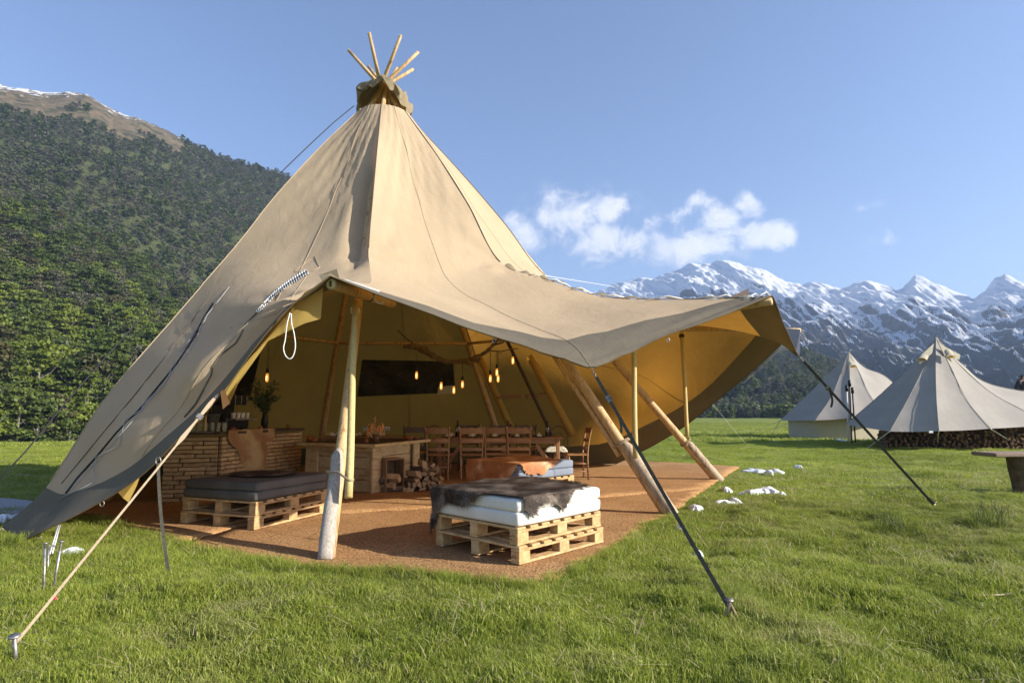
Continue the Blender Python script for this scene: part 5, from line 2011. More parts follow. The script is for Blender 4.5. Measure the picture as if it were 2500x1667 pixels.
for k in range(26):
    a_, b_ = br.uniform(0, 6.28), br.uniform(.02, .17)
    e = Vector((math.cos(a_) * b_, math.sin(a_) * b_, br.uniform(.14, .30)))
    if k == 0:
        e = Vector((-.02, 0, .40))
    gb.tube([(0, 0, .02), e * .6, e], .0025, 4)
    for j in range(3):
        c = e + Vector((br.gauss(0, .012), br.gauss(0, .012), -j * .03))
        u = Vector((br.gauss(0, .4), br.gauss(0, .4), 1)).normalized() * .028
        w = u.orthogonal().normalized() * .010
        gl.add([c - u, c + w, c + u, c - w], [(0, 1, 2, 3)])
gb.obj('twigs', MT['twig'], t_, local=True)
gl.obj('leaves', MT['orangeleaf'], t_, local=True)['kind'] = 'stuff'

# crate standing on end, with firewood heap
cr0 = gp(952, 1204); cr0 = Vector((cr0.x, cr0.y, 0))
ct = thing('crate', 'old brown wooden crate standing on end in front of the pine table', 'crate', (cr0.x, cr0.y, MZ), R(38))
W_, D_, H_ = .30, .34, .52
for x in (-W_ / 2, W_ / 2):
    for k in range(3):
        put('slat', (.014, D_ / 3 - .006, H_), (x, -D_ / 2 + D_ / 3 * (k + .5), H_ / 2), MT['crate'], ct, .002)
for z in (.008, H_ - .008):
    put('end_board', (W_ - .016, D_, .016), (0, 0, z), MT['crate'], ct, .002)
put('base_board', (W_ - .016, .012, H_ - .034), (0, D_ / 2 - .008, H_ / 2), MT['crate'], ct, .002)
lr = random.Random(21)
LOGS = []
for k in range(8):
    g = G()
    L_ = .30
    nseg = lr.choice((3, 4, 5))
    rad = lr.uniform(.035, .06)
    sect = []
    a0 = lr.uniform(0, 1.0)
    arc = lr.uniform(1.2, 2.4)
    sect.append((0, 0))
    for j in range(nseg + 1):
        a_ = a0 + arc * j / nseg
        r_ = rad * lr.uniform(.9, 1.1) * 1.5
        sect.append((math.cos(a_) * r_, math.sin(a_) * r_))
    cx = sum(p[0] for p in sect) / len(sect); cy = sum(p[1] for p in sect) / len(sect)
    n_ = len(sect)
    v_ = [(p[0] - cx, -L_ / 2 + lr.uniform(-.01, .01), p[1] - cy) for p in sect] + [(p[0] - cx, L_ / 2 + lr.uniform(-.01, .01), p[1] - cy) for p in sect]
    f_ = [tuple(range(n_)), tuple(range(2 * n_ - 1, n_ - 1, -1))] + [(i, n_ + i, n_ + (i + 1) % n_, (i + 1) % n_) for i in range(n_)]
    me = bpy.data.meshes.new('split_log')
    me.from_pydata(v_, [], f_)
    me.materials.append(MT['split']); me.materials.append(MT['bark'])
    for pi, pl in enumerate(me.polygons):
        if pi >= 3 and pi < 2 + n_ - 1 + 1 and pi not in (2, 1 + n_):
            pl.material_index = 1
    me.update()
    LOGS.append(me)


def log(loc, rz, tilt, label, group, s_=1.0):
    o = link('split_log', LOGS[lr.randrange(8)])
    o.location = loc
    o.rotation_euler = (tilt, lr.uniform(0, 6.28), rz)
    o.scale = (s_,) * 3
    tag(o, label, 'firewood', group)
    return o


hp0 = Vector((cr0.x + .48, cr0.y + .12, 0))
for lev, nn_ in enumerate((9, 8, 7, 5, 4, 2)):
    for k in range(nn_):
        x = (k - (nn_ - 1) / 2) * .078 + lr.uniform(-.02, .02) + lev * .012
        for dep in (0,):
            log((hp0.x + x * .86, hp0.y + x * .5 + dep * .3 + lr.uniform(-.04, .04), MZ + .045 + lev * .075), lr.uniform(-.5, .5) + R(28), lr.uniform(-.12, .12),
                'split log in the firewood heap beside the wooden crate', 'split logs heaped by the crate', lr.uniform(.85, 1.1))
for k in range(4):
    log((cr0.x + .02 + lr.uniform(-.06, .10), cr0.y - .16 + lr.uniform(-.05, .05), MZ + .05 + k * .06), R(lr.uniform(20, 120)), 0, 'split log leaning out of the upright crate', 'split logs at the crate mouth')
# chopping stump under the table
st = gp(862, 1204)
t_ = thing('stump_seat', 'dark round stump seat with a split log leaning on it, under the pine table', 'stump', (st.x, st.y + .15, MZ))
G().lathe([(0, 0), (.17, 0), (.155, .1), (.16, .27), (.15, .28), (0, .285)], n=18).obj('trunk', MT['bark'], t_, True, local=True)
put('lid', (.42, .30, .04), (.0, 0, .31), MT['crate'], t_, .01, (0, R(-14), R(20)))
log((st.x + .20, st.y + .02, MZ + .15), R(60), R(62), 'split log leaning upright beside the stump under the pine table', 'logs by the stump')

# ================================================================== CHAIRS AND DINING TABLES
def make_chair(mat, label, group, kind='ladder'):
    t_ = thing('dining_chair', label, 'chair', (0, 0, MZ), 0, group)
    sw, sd, sh = .42, .40, .46
    if kind == 'ladder':
        for s_ in (-1, 1):
            pts = cmr([(s_ * .19, .19, 0), (s_ * .195, .185, .25), (s_ * .20, .18, .46), (s_ * .205, .21, .72), (s_ * .225, .27, .98)], 4)
            G().tube(pts, .0165, 8).obj('rear_post', mat, t_, True, local=True)
        for z, y, w, h_ in ((.90, .252, .42, .10), (.72, .218, .405, .06), (.56, .193, .40, .055)):
            g = G()
            n_ = 10
            v_, f_ = [], []
            for k in range(n_ + 1):
                x = -w / 2 + w * k / n_
                bow = .018 * math.cos(math.pi * (k / n_ - .5))
                top_ = h_ / 2 + .010 * math.cos(6 * math.pi * (k / n_ - .5)) + .008 * math.cos(math.pi * (k / n_ - .5))
                for yy in (-.008, .008):
                    v_ += [(x, y + bow + yy, z - h_ / 2), (x, y + bow + yy, z + top_)]
            for k in range(n_):
                a_ = k * 4
                f_ += [(a_, a_ + 4, a_ + 5, a_ + 1), (a_ + 2, a_ + 3, a_ + 7, a_ + 6), (a_ + 1, a_ + 5, a_ + 7, a_ + 3), (a_, a_ + 2, a_ + 6, a_ + 4)]
            f_ += [(0, 1, 3, 2), (n_ * 4, n_ * 4 + 2, n_ * 4 + 3, n_ * 4 + 1)]
            g.add(v_, f_).obj('back_slat', mat, t_, local=True)
    else:
        # bentwood: one bow for the back
        def bow(w, h_, r_, nm):
            pts = [(-w, .19, .44)] + [(w * math.cos(math.pi - math.pi * k / 14), .19 + .09 * (k_ := math.sin(math.pi * k / 14)), h_ - .24 + .24 * k_) for k in range(15)] + [(w, .19, .44)]
            G().tube(cmr(pts, 2), r_, 8).obj(nm, mat, t_, True, local=True)
        bow(.20, .94, .014, 'back_bow'); bow(.12, .80, .009, 'inner_bow')
        for s_ in (-1, 1):
            G().tube([(s_ * .19, .19, 0), (s_ * .17, .17, .45)], [.013, .016], 8).obj('rear_leg', mat, t_, True, local=True)
    if kind == 'ladder':
        o = put('seat', (sw, sd, .03), (0, 0, sh), mat, t_, .012)
    else:
        G().lathe([(0, -.015), (.20, -.015), (.21, 0), (.20, .015), (0, .01)], (0, 0, sh), 20).obj('seat', mat, t_, True, local=True)
    for s_ in (-1, 1):
        G().tube([(s_ * .185, -.175, 0), (s_ * .175, -.165, .45)], [.014, .019], 8).obj('front_leg', mat, t_, True, local=True)
        for z in (.16, .30):
            G().tube([(s_ * .182, -.17, z), (s_ * .192, .185, z)], .009, 6).obj('side_stretcher', mat, t_, True, local=True)
    for z in (.22, .36):
        G().tube([(-.18, -.17, z), (.18, -.17, z)], .009, 6).obj('front_stretcher', mat, t_, True, local=True)
    G().tube([(-.19, .187, .24), (.19, .187, .24)], .009, 6).obj('rear_stretcher', mat, t_, True, local=True)
    return t_


ch_warm = make_chair(MT['chair'], '', '')
ch_dark = make_chair(MT['chair_dark'], '', '')
ch_bent = make_chair(MT['chair_dark'], '', '', 'bent')
TREE = {id(o): list(kids(o)) for o in (ch_warm, ch_dark, ch_bent)}
used = set()


def place(proto, x, y, rz, label, group):
    if id(proto) not in used:
        used.add(id(proto))
        o = proto
    else:
        o = proto.copy(); COL.objects.link(o)
        for c in TREE[id(proto)]:
            d = c.copy(); COL.objects.link(d); d.parent = o
    o.location = (x, y, MZ)
    o.rotation_euler = (0, 0, rz)
    o['label'] = label
    o['group'] = group
    return o


GW, GD = 'wooden chairs round the long dining table', 'dark chairs in the shadow at the back'
# rz: the chair's back is at +y in its own frame, so rz=180 puts the back towards the camera
place(ch_warm, -.31, 11.5, R(182), 'warm brown ladder-back chair, second from the right on the near side of the long table', GW)
place(ch_warm, .14, 11.45, R(176), 'warm brown ladder-back chair, nearest the lone chair on the near side of the long table', GW)
place(ch_warm, 1.20, 11.35, R(-84), 'lone ladder-back chair seen from the side at the right end of the long table', GW)
place(ch_warm, -.76, 11.3, R(184), 'brown ladder-back chair in half shadow, third from the right on the near side', GW)
place(ch_warm, -1.36, 11.3, R(177), 'dim ladder-back chair, fourth from the right on the near side of the long table', GW)
place(ch_dark, -1.9, 11.9, R(186), 'dark ladder-back chair behind the right end of the pine table', GD)
place(ch_dark, -.24, 12.9, R(2), 'dark ladder-back chair facing us across the long table, in the middle', GD)
place(ch_dark, .30, 12.95, R(-3), 'dark ladder-back chair facing us across the long table, next to the bentwood chair', GD)
place(ch_bent, .95, 12.75, R(-14), 'black bentwood chair with a round bow at the far right of the table', GD)
place(ch_dark, -.95, 13.0, R(0), 'dark ladder-back chair on the far side, left of the middle', GD)
place(ch_bent, -1.7, 13.2, R(10), 'dark bentwood chair at the far left of the long table', GD)
place(ch_bent, -2.9, 12.6, R(25), 'dark bentwood chair left of the pine table end, deep in the shadow', GD)


def dining_table(x0, x1, y0, y1, label):
    t_ = thing('dining_table', label, 'table', ((x0 + x1) / 2, (y0 + y1) / 2, MZ))
    L_, W_ = x1 - x0, y1 - y0
    nb_ = 4
    for k in range(nb_):
        put('top_board', (L_, round(W_ / nb_ - .006, 3), .032), (0, -W_ / 2 + W_ / nb_ * (k + .5), .735), MT['chair'], t_, .004)
    for s_ in (-1, 1):
        put('apron', (L_ - .16, .025, .085), (0, s_ * (W_ / 2 - .06), .675), MT['chair'], t_, .003)
        for e in (-1, 1):
            put('leg', (.07, .07, .72), (e * (L_ / 2 - .12), s_ * (W_ / 2 - .07), .36), MT['chair'], t_, .006)
        put('brace', (.075, .03, .62), (s_ * (L_ / 2 - .36), -W_ / 2 + .07, .36), MT['chair'], t_, .004, (0, R(-38 * s_), 0))
    return t_


dining_table(-1.55, 1.02, 11.75, 12.55, 'long brown dining table laid with plates and glasses in the right half of the tipi')
dining_table(-3.9, -2.15, 12.0, 12.8, 'second dining table in deep shadow behind the pine table')
dz_ = MZ + .752
# place settings
plg = G().lathe([(0, 0), (.09, 0), (.13, .015), (.128, .019), (.088, .005), (0, .005)], n=18)
pme = bpy.data.meshes.new('plate'); pme.from_pydata([tuple(p) for p in plg.v], [], plg.f); pme.materials.append(MT['plate']); pme.update()
wgl = G().lathe([(0, 0), (.033, 0), (.005, .008), (.0045, .08), (.032, .11), (.038, .15), (.032, .19), (.030, .19), (.035, .15), (.029, .112), (0, .088)], n=12)
wme = bpy.data.meshes.new('wine_glass'); wme.from_pydata([tuple(p) for p in wgl.v], [], wgl.f); wme.materials.append(MT['glass']); wme.update()
nv, nf = box_vf((.10, .19, .03), .01)
nme = bpy.data.meshes.new('napkin')
nme.from_pydata([(-.05, -.09, 0), (.05, -.09, 0), (.05, .09, 0), (-.05, .09, 0), (0, -.02, .07), (0, .05, .05)], [], [(0, 1, 4), (1, 2, 5, 4), (2, 3, 5), (3, 0, 4, 5), (3, 2, 1, 0)])
nme.materials.append(MT['napkin']); nme.update()
for tx0, tx1, ty0, ty1, nm in ((-1.4, .9, 11.83, 12.45, 'long dining table'), (-3.8, -2.3, 12.1, 12.7, 'rear dining table')):
    k_ = 0
    x = tx0 + .15
    while x < tx1:
        for side, y in (('near', ty0 + .07), ('far', ty1 - .07)):
            o = link('plate', pme); o.location = (x, y, dz_); tag(o, 'dark plate laid on the %s side of the %s' % (side, nm), 'plate', 'dark plates on the %s side of the %s' % (side, nm))
            o = link('napkin', nme); o.location = (x, y, dz_ + .018); o.rotation_euler = (0, 0, random.uniform(-.4, .4)); tag(o, 'folded linen napkin on a plate, %s side of the %s' % (side, nm), 'napkin', 'napkins on the %s side of the %s' % (side, nm))
            o = link('wine_glass', wme); o.location = (x + .16, y + (.10 if side == 'near' else -.10), dz_); tag(o, 'clear wine glass on the %s side of the %s' % (side, nm), 'wine glass', 'wine glasses on the %s side of the %s' % (side, nm))
        x += .45
for k, (x, y) in enumerate(((-.08, 12.15), (.72, 12.2), (-1.1, 12.1))):
    g = G().lathe([(0, 0), (.042, 0), (.042, .19), (.015, .25), (.015, .33), (0, .33)], n=14)
    o = g.obj('wine_bottle', MT['black'], None, True, local=True); o.location = (x, y, dz_)
    tag(o, 'dark bottle standing on the long table, %s' % ('near its middle', 'near its right end', 'near its left end')[k], 'bottle', 'dark bottles on the long table')
for k, (x, y) in enumerate(((-.62, 12.1), (.35, 12.1))):
    t_ = thing('posy_jar', 'glass jar of dry grass heads on the %s of the long table' % ('left part', 'right part')[k], 'vase', (x, y, dz_))
    G().lathe([(0, 0), (.05, 0), (.05, .12), (.048, .12), (.045, .006), (0, .006)], n=12).obj('jar', MT['glass'], t_, True, local=True)
    g = G()
    for j in range(14):
        a_, b_ = br.uniform(0, 6.28), br.uniform(.02, .12)
        g.tube([(0, 0, .01), (math.cos(a_) * b_, math.sin(a_) * b_, .16 + br.random() * .1)], .002, 4)
    g.obj('stems', MT['twig'], t_, local=True)
candle(Vector((-1.02, 11.95, dz_)), 'lit candle glass on the left part of the long table', 1.2)
candle(Vector((-3.0, 12.3, dz_)), 'lit candle glass on the rear dining table', 1.2)
# sheepskins on two chairs
for x, y, lab in ((.90, 12.45, 'cream sheepskin on the seat of the black bentwood chair'), (-2.2, 12.5, 'cream sheepskin rolled on a dark chair behind the pine table')):
    g = G()
    n_ = 14
    v_, f_ = [], []
    for i in range(n_):
        for j in range(n_):
            a_, b_ = i / (n_ - 1) * 2 - 1, j / (n_ - 1) * 2 - 1
            e = max(abs(a_), abs(b_))
            v_.append((a_ * .24 * (1 + .1 * mnoise.noise((a_ * 3, b_ * 3, 0))), b_ * .22, .075 - .09 * max(0, e - .75) / .25 + .02 * mnoise.noise((a_ * 4, b_ * 4, 2))))
    for i in range(n_ - 1):
        for j in range(n_ - 1):
            f_.append((i * n_ + j, (i + 1) * n_ + j, (i + 1) * n_ + j + 1, i * n_ + j + 1))
    o = g.add(v_, f_).obj('sheepskin', MT['sheep'], None, True, local=True)
    o.location = (x, y, MZ + .46); tag(o, lab, 'sheepskin', 'sheepskins on the chairs')

# ================================================================== HANGING BRANCH AND BULBS
YB = 10.2
path_b = [(985, 848, 0, .028), (1008, 846, 0, .05), (1035, 856, 0, .055), (1060, 870, -.05, .05), (1090, 882, 0, .045), (1125, 882, .05, .04), (1160, 873, 0, .036), (1188, 858, 0, .032), (1205, 840, 0, .028), (1218, 826, -.05, .022)]
tb_ = thing('hanging_branch', 'crooked driftwood branch hung on ropes from the crossbar, carrying bulbs', 'branch', tuple(cp(1090, 882, YB)))
pts = [cp(x, y, YB + d_) for x, y, d_, r_ in path_b]
cpts = cmr(pts, 5)
rr_ = [r_ for _, _, _, r_ in path_b]
rads = [np.interp(k / (len(cpts) - 1) * (len(rr_) - 1), range(len(rr_)), rr_) * (1 + .18 * math.sin(k * 2.3) + .12 * math.sin(k * 5.1)) for k in range(len(cpts))]
G().tube(cpts, rads, 9).obj('limb', MT['bark'], tb_, True)
for seg_, r_ in (([(1130, 880), (1150, 892), (1156, 894)], .03), ([(1150, 876), (1168, 884), (1172, 874)], .032), ([(1198, 856), (1222, 858), (1250, 852), (1266, 851)], .012), ([(1030, 852), (1040, 846), (1043, 852)], .02), ([(1222, 858), (1225, 866)], .008), ([(1205, 842), (1228, 836), (1240, 826)], .018)):
    pp_ = [cp(x, y, YB + .02 * i) for i, (x, y) in enumerate(seg_)]
    G().tube(pp_, [r_ * (1 - .6 * i / len(pp_)) for i in range(len(pp_))], 7).obj('side_twig', MT['bark'], tb_, True)
for (x0, y0, x1, y1) in ((972, 807, 1008, 838), (1213, 700, 1208, 842)):
    a_ = cp(x0, y0, YB + 1.2 if x0 < 1000 else YB); b_ = cp(x1, y1, YB)
    G().tube([a_, a_.lerp(b_, .5) - Vector((0, 0, .02)), b_], .010, 6).obj('rope', MT['cord'], tb_, True)
bulbs = [(1017, 862, 918, .05, 'leftmost bulb on the branch'), (1077, 884, 944, -.08, 'second bulb from the left'), (1108, 886, 954, .1, 'lowest bulb under the middle of the branch'), (1129, 884, 940, .25, 'bulb just right of the lowest one'),
         (1197, 858, 926, 0, 'lower left bulb of the right cluster'), (1213, 858, 911, -.1, 'upper middle bulb of the right cluster'), (1216, 856, 926, .15, 'lower right bulb of the right cluster'), (1252, 853, 882, 0, 'highest bulb at the right tip of the branch'),
         (652, 842, 924, -1.2, 'lone bulb hanging at the left over the bar')]
for (x, y0, y1, dd_, lab) in bulbs:
    yy = YB + dd_
    top_ = cp(x, y0, yy); b_ = cp(x, y1, yy)
    k_ = yy / 10.2
    t_ = thing('pendant_bulb', lab + ', glowing amber', 'light bulb', tuple(b_), 0, 'amber pendant bulbs')
    top_.x = b_.x; top_.y = b_.y
    G().tube([b_ + Vector((0, 0, .15)), top_], .0045, 6).obj('cable', MT['cord'], t_, True)
    G().lathe([(0, .08), (.021, .08), (.021, .14), (.010, .155), (0, .16)], tuple(b_), 12).obj('socket', MT['black'], t_, True)
    G().lathe([(0, -.055), (.016, -.05), (.024, -.03), (.026, .0), (.022, .05), (.016, .08), (0, .08)], tuple(b_), 14).obj('glass_bulb', MT['bulb'], t_, True)
    G().lathe([(0, -.03), (.012, -.028), (.013, .04), (0, .045)], tuple(b_ + Vector((0, -.016, 0))), 8).obj('filament', MT['filament'], t_, True)
# cable for the lone bulb up to the roof
# banner on the back wall
m, t = new_mat('landscape_print')
tcn = t.n('ShaderNodeTexCoord'); v = tcn.outputs['Object']
n1 = t.noise(v, 2.2, 7, .65); n2 = t.noise(v, 4.5, 6, .7, 1.0)
col = t.mix(t.smooth(n1, .35, .65), (0.012, 0.014, 0.016), (0.055, 0.055, 0.05))
col = t.mix(t.m('MULTIPLY', t.smooth(n2, .62, .70), .7), col, (0.22, 0.21, 0.19))
pb = t.n('ShaderNodeBsdfPrincipled'); t.l(col, pb.inputs['Base Color']); pb.inputs['Roughness'].default_value = .7
out = t.n('ShaderNodeOutputMaterial'); t.l(pb.outputs[0], out.inputs[0])


def wall_sheet(name, corners, mat, off, nx=14, ny=6, thick=.004):
    (x0, y0), (x1, y1), (x2, y2), (x3, y3) = corners
    F1, F2 = [], []
    V = []
    for j in range(ny + 1):
        for i in range(nx + 1):
            a_, b_ = i / nx, j / ny
            x = (x0 * (1 - a_) + x1 * a_) * (1 - b_) + (x3 * (1 - a_) + x2 * a_) * b_
            y = (y0 * (1 - a_) + y1 * a_) * (1 - b_) + (y3 * (1 - a_) + y2 * a_) * b_
            d = ray(x, y).normalized()
            w_ = None
            o_ = EYE + d * 8.5
            loc = BVH.ray_cast(o_, d)[0]
            if loc is None:
                return None
            V.append(loc - d * off)
    n1_ = len(V)
    V += [p - ray(x0, y0).normalized() * thick for p in V]
    w = nx + 1
    Fc = []
    for j in range(ny):
        for i in range(nx):
            a_ = j * w + i
            Fc.append((a_, a_ + 1, a_ + w + 1, a_ + w)); Fc.append((n1_ + a_ + w, n1_ + a_ + w + 1, n1_ + a_ + 1, n1_ + a_))
    return mk(name, V, Fc, mat, None, True, origin=V[0])


o = wall_sheet('wall_banner', [(884, 878), (1105, 882), (1112, 958), (872, 968)], m, .07)
if o: tag(o, 'long dark landscape print hanging on the back wall of the tipi', 'banner')
o = wall_sheet('pale_card', [(1070, 944), (1110, 940), (1112, 960), (1068, 962)], MT['napkin'], .10, 3, 2)
if o: tag(o, 'small pale card with a dark sketch at the right end of the banner', 'card')
o = wall_sheet('hanging_cloth', [(585, 880), (640, 845), (612, 965), (572, 970)], MT['black'], .09, 4, 4)
if o: tag(o, 'dark cloth hanging on the left wall above the bar', 'cloth')

# strips sewn inside the right-hand wall
for (x0, y0, x1, y1, w_, mt) in ((1293, 868, 1400, 1062, .17, 'sheep'), (1170, 868, 1245, 1040, .15, 'sheep'), (1212, 968, 1277, 969, .09, 'crate'), (1285, 969, 1336, 962, .09, 'crate')):
    pts = []
    for k in range(13):
        d = ray(x0 + (x1 - x0) * k / 12, y0 + (y1 - y0) * k / 12).normalized()
        loc = BVH.ray_cast(EYE + d * 9.2, d)[0]
        if loc:
            pts.append(loc - d * .035)
    if len(pts) > 2:
        view = (pts[len(pts) // 2] - EYE).normalized()
        dr = (pts[-1] - pts[0]).normalized()
        g = ribbon(G(), pts, w_, .006, dr.cross(view))
        g.obj('reinforcing_strip', MT['lining'] if mt == 'sheep' else MT['crate'], tipi, True)

# ================================================================== LACES, FLAPS, STRAPS ON THE TIPI
# ochre lining rolled under the left hem
up = [(790, 690), (745, 712), (700, 770), (655, 820), (620, 862), (580, 910), (548, 950)]
lo = [(783, 778), (742, 790), (692, 814), (655, 832), (634, 862), (580, 938), (561, 984)]
V, Fc = [], []
for k, ((x0, y0), (x1, y1)) in enumerate(zip(up, lo)):
    d_ = 6.0 - .05 * k / 6
    for j in range(5):
        q = cp(x0 + (x1 - x0) * j / 4, y0 + (y1 - y0) * j / 4, d_ + .05 + .04 * math.sin(j * .9 + k))
        V.append(q)
for k in range(6):
    for j in range(4):
        a_ = k * 5 + j
        Fc.append((a_, a_ + 1, a_ + 6, a_ + 5))
mk('lining_flap', V, Fc, MT['lining'], tipi, True)
V = [cp(548, 948, 5.78), cp(561, 984, 5.84), cp(544, 999, 5.74), cp(538, 956, 5.70)]
mk('lining_flap', V, [(0, 1, 2, 3)], MT['canvas'], tipi)
V = [cp(287, 1200, 5.86), cp(343, 1158, 5.86), cp(334, 1185, 5.90), cp(314, 1226, 5.92), cp(300, 1215, 5.84)]
mk('lining_flap', V, [(0, 1, 2, 3, 4)], MT['lining'], tipi)
# dark corner piece on the front nose and on the right nose
for c, nm in (((790, 672), 'a'), ):
    V = [cp(778, 672, 5.9), cp(822, 656, 6.02), cp(829, 680, 6.15), cp(800, 676, 5.92), cp(786, 686, 5.88), cp(806, 668, 6.0)]
    mk('nose_patch', V, [(0, 4, 3, 5), (0, 5, 1), (5, 3, 2, 1)], MT['band'], tipi)
V = [cp(1780, 726, 7.0), cp(1827, 704, 7.3), cp(1829, 722, 7.2), cp(1800, 724, 7.05)]
mk('nose_patch', V, [(0, 1, 2, 3)], MT['darkwood'], tipi)
V = [cp(1916, 801, 9.6), cp(1954, 804, 9.9), cp(1952, 868, 7.97), cp(1944, 856, 7.95), cp(1930, 832, 8.6)]
mk('nose_patch', V, [(0, 1, 2, 3, 4)], MT['black'], tipi)

# white zig-zag laces over the left opening of the seam
g = G(); gd = G()
x0, y0, x1, y1 = 750, 662, 628, 762
N_ = 26
sl = []
for k in range(N_ + 1):
    t_ = k / N_
    x = x0 + (x1 - x0) * t_ - 8 * math.sin(math.pi * t_); y = y0 + (y1 - y0) * t_ + 6 * math.sin(math.pi * t_) * -.5
    sl.append((x, y))
for k in range(N_):
    (xa, ya), (xb, yb) = sl[k], sl[k + 1]
    w = 9 * (1 - .55 * k / N_)
    for s_ in (-1, 1):
        a_, b_, c_ = hit(xa + .78 * w * s_ * .15, ya + .6 * w * s_ * .15, .02), hit((xa + xb) / 2 + w * s_ * .6, (ya + yb) / 2 + w * s_ * .62, .035), hit(xb + .2 * s_, yb, .02)
        if a_ and b_ and c_:
            g.tube([a_, b_, c_], .0075, 5)
g.obj('white_lacing', MT['rope'], tipi, True)
seam_px('lace_gap', sl, .009, MT['black'], off=.012)
seam_px('seam', [(628, 762), (600, 790), (592, 810), (575, 838), (540, 865), (519, 895), (516, 915), (500, 945), (478, 985), (450, 1018)], .009, MT['thread'])
seam_px('seam', [(720, 660), (768, 626), (780, 652), (766, 661), (720, 665), (720, 660)], .004, MT['thread_soft'])
seam_px('seam', [(756, 662), (700, 745), (672, 765), (560, 800)], .0035, MT['thread_soft'])

# zigzag cord along the left edge seam, shade put into its grey
zz_ = [(478, 806), (462, 832), (438, 858), (418, 902), (402, 938), (350, 985), (345, 1000), (305, 1025), (291, 1088), (234, 1115), (227, 1178), (147, 1216), (140, 1285)]
side = []
for k, (x, y) in enumerate(zz_):
    side.append(hit(x, y, .03))
side = [s_ for s_ in side if s_]
if len(side) > 2:
    G().tube(side, .005, 5).obj('edge_cord', MT['shade_rope'], tipi, True)
seam_px('lace_gap', [(520, 740), (498, 775), (470, 830), (430, 890), (385, 945), (340, 1000), (285, 1055), (235, 1115), (190, 1165), (160, 1205)], .011, MT['black'], off=.010)
seam_px('edge_cord', [(560, 700), (505, 770), (470, 845), (400, 935), (330, 1020), (250, 1110), (160, 1210)], .0035, MT['shade_rope'], off=.03)
seam_px('seam', [(500, 740), (420, 850), (330, 962), (240, 1070), (150, 1180)], .005, MT['thread'], off=.01)
# white cords laid along the right-hand ridge
rp = [(1330, 676), (1370, 694), (1410, 704), (1470, 722), (1530, 722), (1600, 726), (1700, 724), (1797, 730), (1850, 728)]
pts = []
for k in range(40):
    t_ = k / 39
    v_ = 3.4 + 3.3 * t_
    p = cloth(1.03 + .03 * math.sin(k * 1.3), v_)
    pts.append(p + Vector((0, 0, .03 + .015 * math.sin(k * 2.1))))
G().tube(pts, .008, 5).obj('ridge_cord', MT['rope'], tipi, True)
for k in range(7):
    v_ = 4.0 + k * .45
    a_, b_ = cloth(.975, v_), cloth(1.04, v_ + .22)
    c_ = cloth(1.0, v_ + .1) + Vector((0, 0, .05))
    G().tube([a_ + Vector((0, 0, .015)), c_, b_ + Vector((0, 0, .02))], .008, 5).obj('ridge_cord', MT['rope'], tipi, True)
# scalloped dark welt beside the ridge
V, Fc = [], []
n_ = 90
for k in range(n_ + 1):
    v_ = 3.1 + 3.5 * k / n_
    a_ = cloth(1.0, v_) + Vector((0, 0, .012))
    b_ = cloth(1.05, v_) + Vector((0, 0, .045 + .03 * math.sin(k * .75)))
    V += [a_, b_]
for k in range(n_):
    Fc.append((2 * k, 2 * k + 1, 2 * k + 3, 2 * k + 2))
mk('ridge_welt', V, Fc, MT['hood'], tipi, True)
# hanging rope loop, rings
pp_ = [(708, 764), (701, 790), (696, 830), (692, 850), (697, 868), (707, 876), (716, 868), (721, 845), (718, 815), (712, 790), (711, 766)]
G().tube(cmr([cp(x, y, 5.80 - .01 * (k % 2)) for k, (x, y) in enumerate(pp_)], 4), .0055, 6).obj('rope_loop', MT['rope'], tipi, True)
pp_ = [(905, 712), (918, 735), (930, 741), (939, 734), (932, 722), (920, 712)]
G().tube(cmr([cp(x, y, 6.25) for x, y in pp_], 4), .0065, 6).obj('rope_loop', MT['rope'], tipi, True)
G().tube(cmr([cp(x, y, 6.2) for x, y in ((838, 684), (870, 694), (905, 706), (925, 712))], 4), .016, 6).obj('rope_loop', MT['rope'], tipi, True)
for (x, y, d_, r_) in ((1206, 831, 5.75, .018), (1631, 830, 6.15, .016), (249, 1229, 5.76, .02), (97, 1312, 5.78, .014)):
    c = cp(x, y, d_)
    G().tube([c + Vector((math.cos(a_ * math.pi / 8) * r_, 0, math.sin(a_ * math.pi / 8) * r_ * 1.25)) for a_ in range(17)], .0045, 5, cap=False).obj('ring', MT['metal'], tipi, True)
# cords from the ground up to the left corner
for a_, b_ in (((143, 1281, 5.72), (122, 1352, 5.3)), ((147, 1281, 5.72), (128, 1350, 5.3)), ((52, 1327, 5.75), (42, 1356, 5.55))):
    G().tube([cp(*a_), cp(*b_)], .006, 5).obj('corner_cord', MT['rope'], tipi, True)
# thin guy line at the right, past the mountain
G().tube([cp(1326, 672, 10.3), cp(1500, 700, 14), Vector((9.5, 24, -.2))], .005, 4).obj('guy_line', MT['rope'], tipi)
pq = [cp(1905, 852, 11.0), cp(1850, 905, 11.6), cp(1815, 935, 12.2)]
G().tube(pq, .006, 4).obj('guy_line', MT['rope'], tipi)


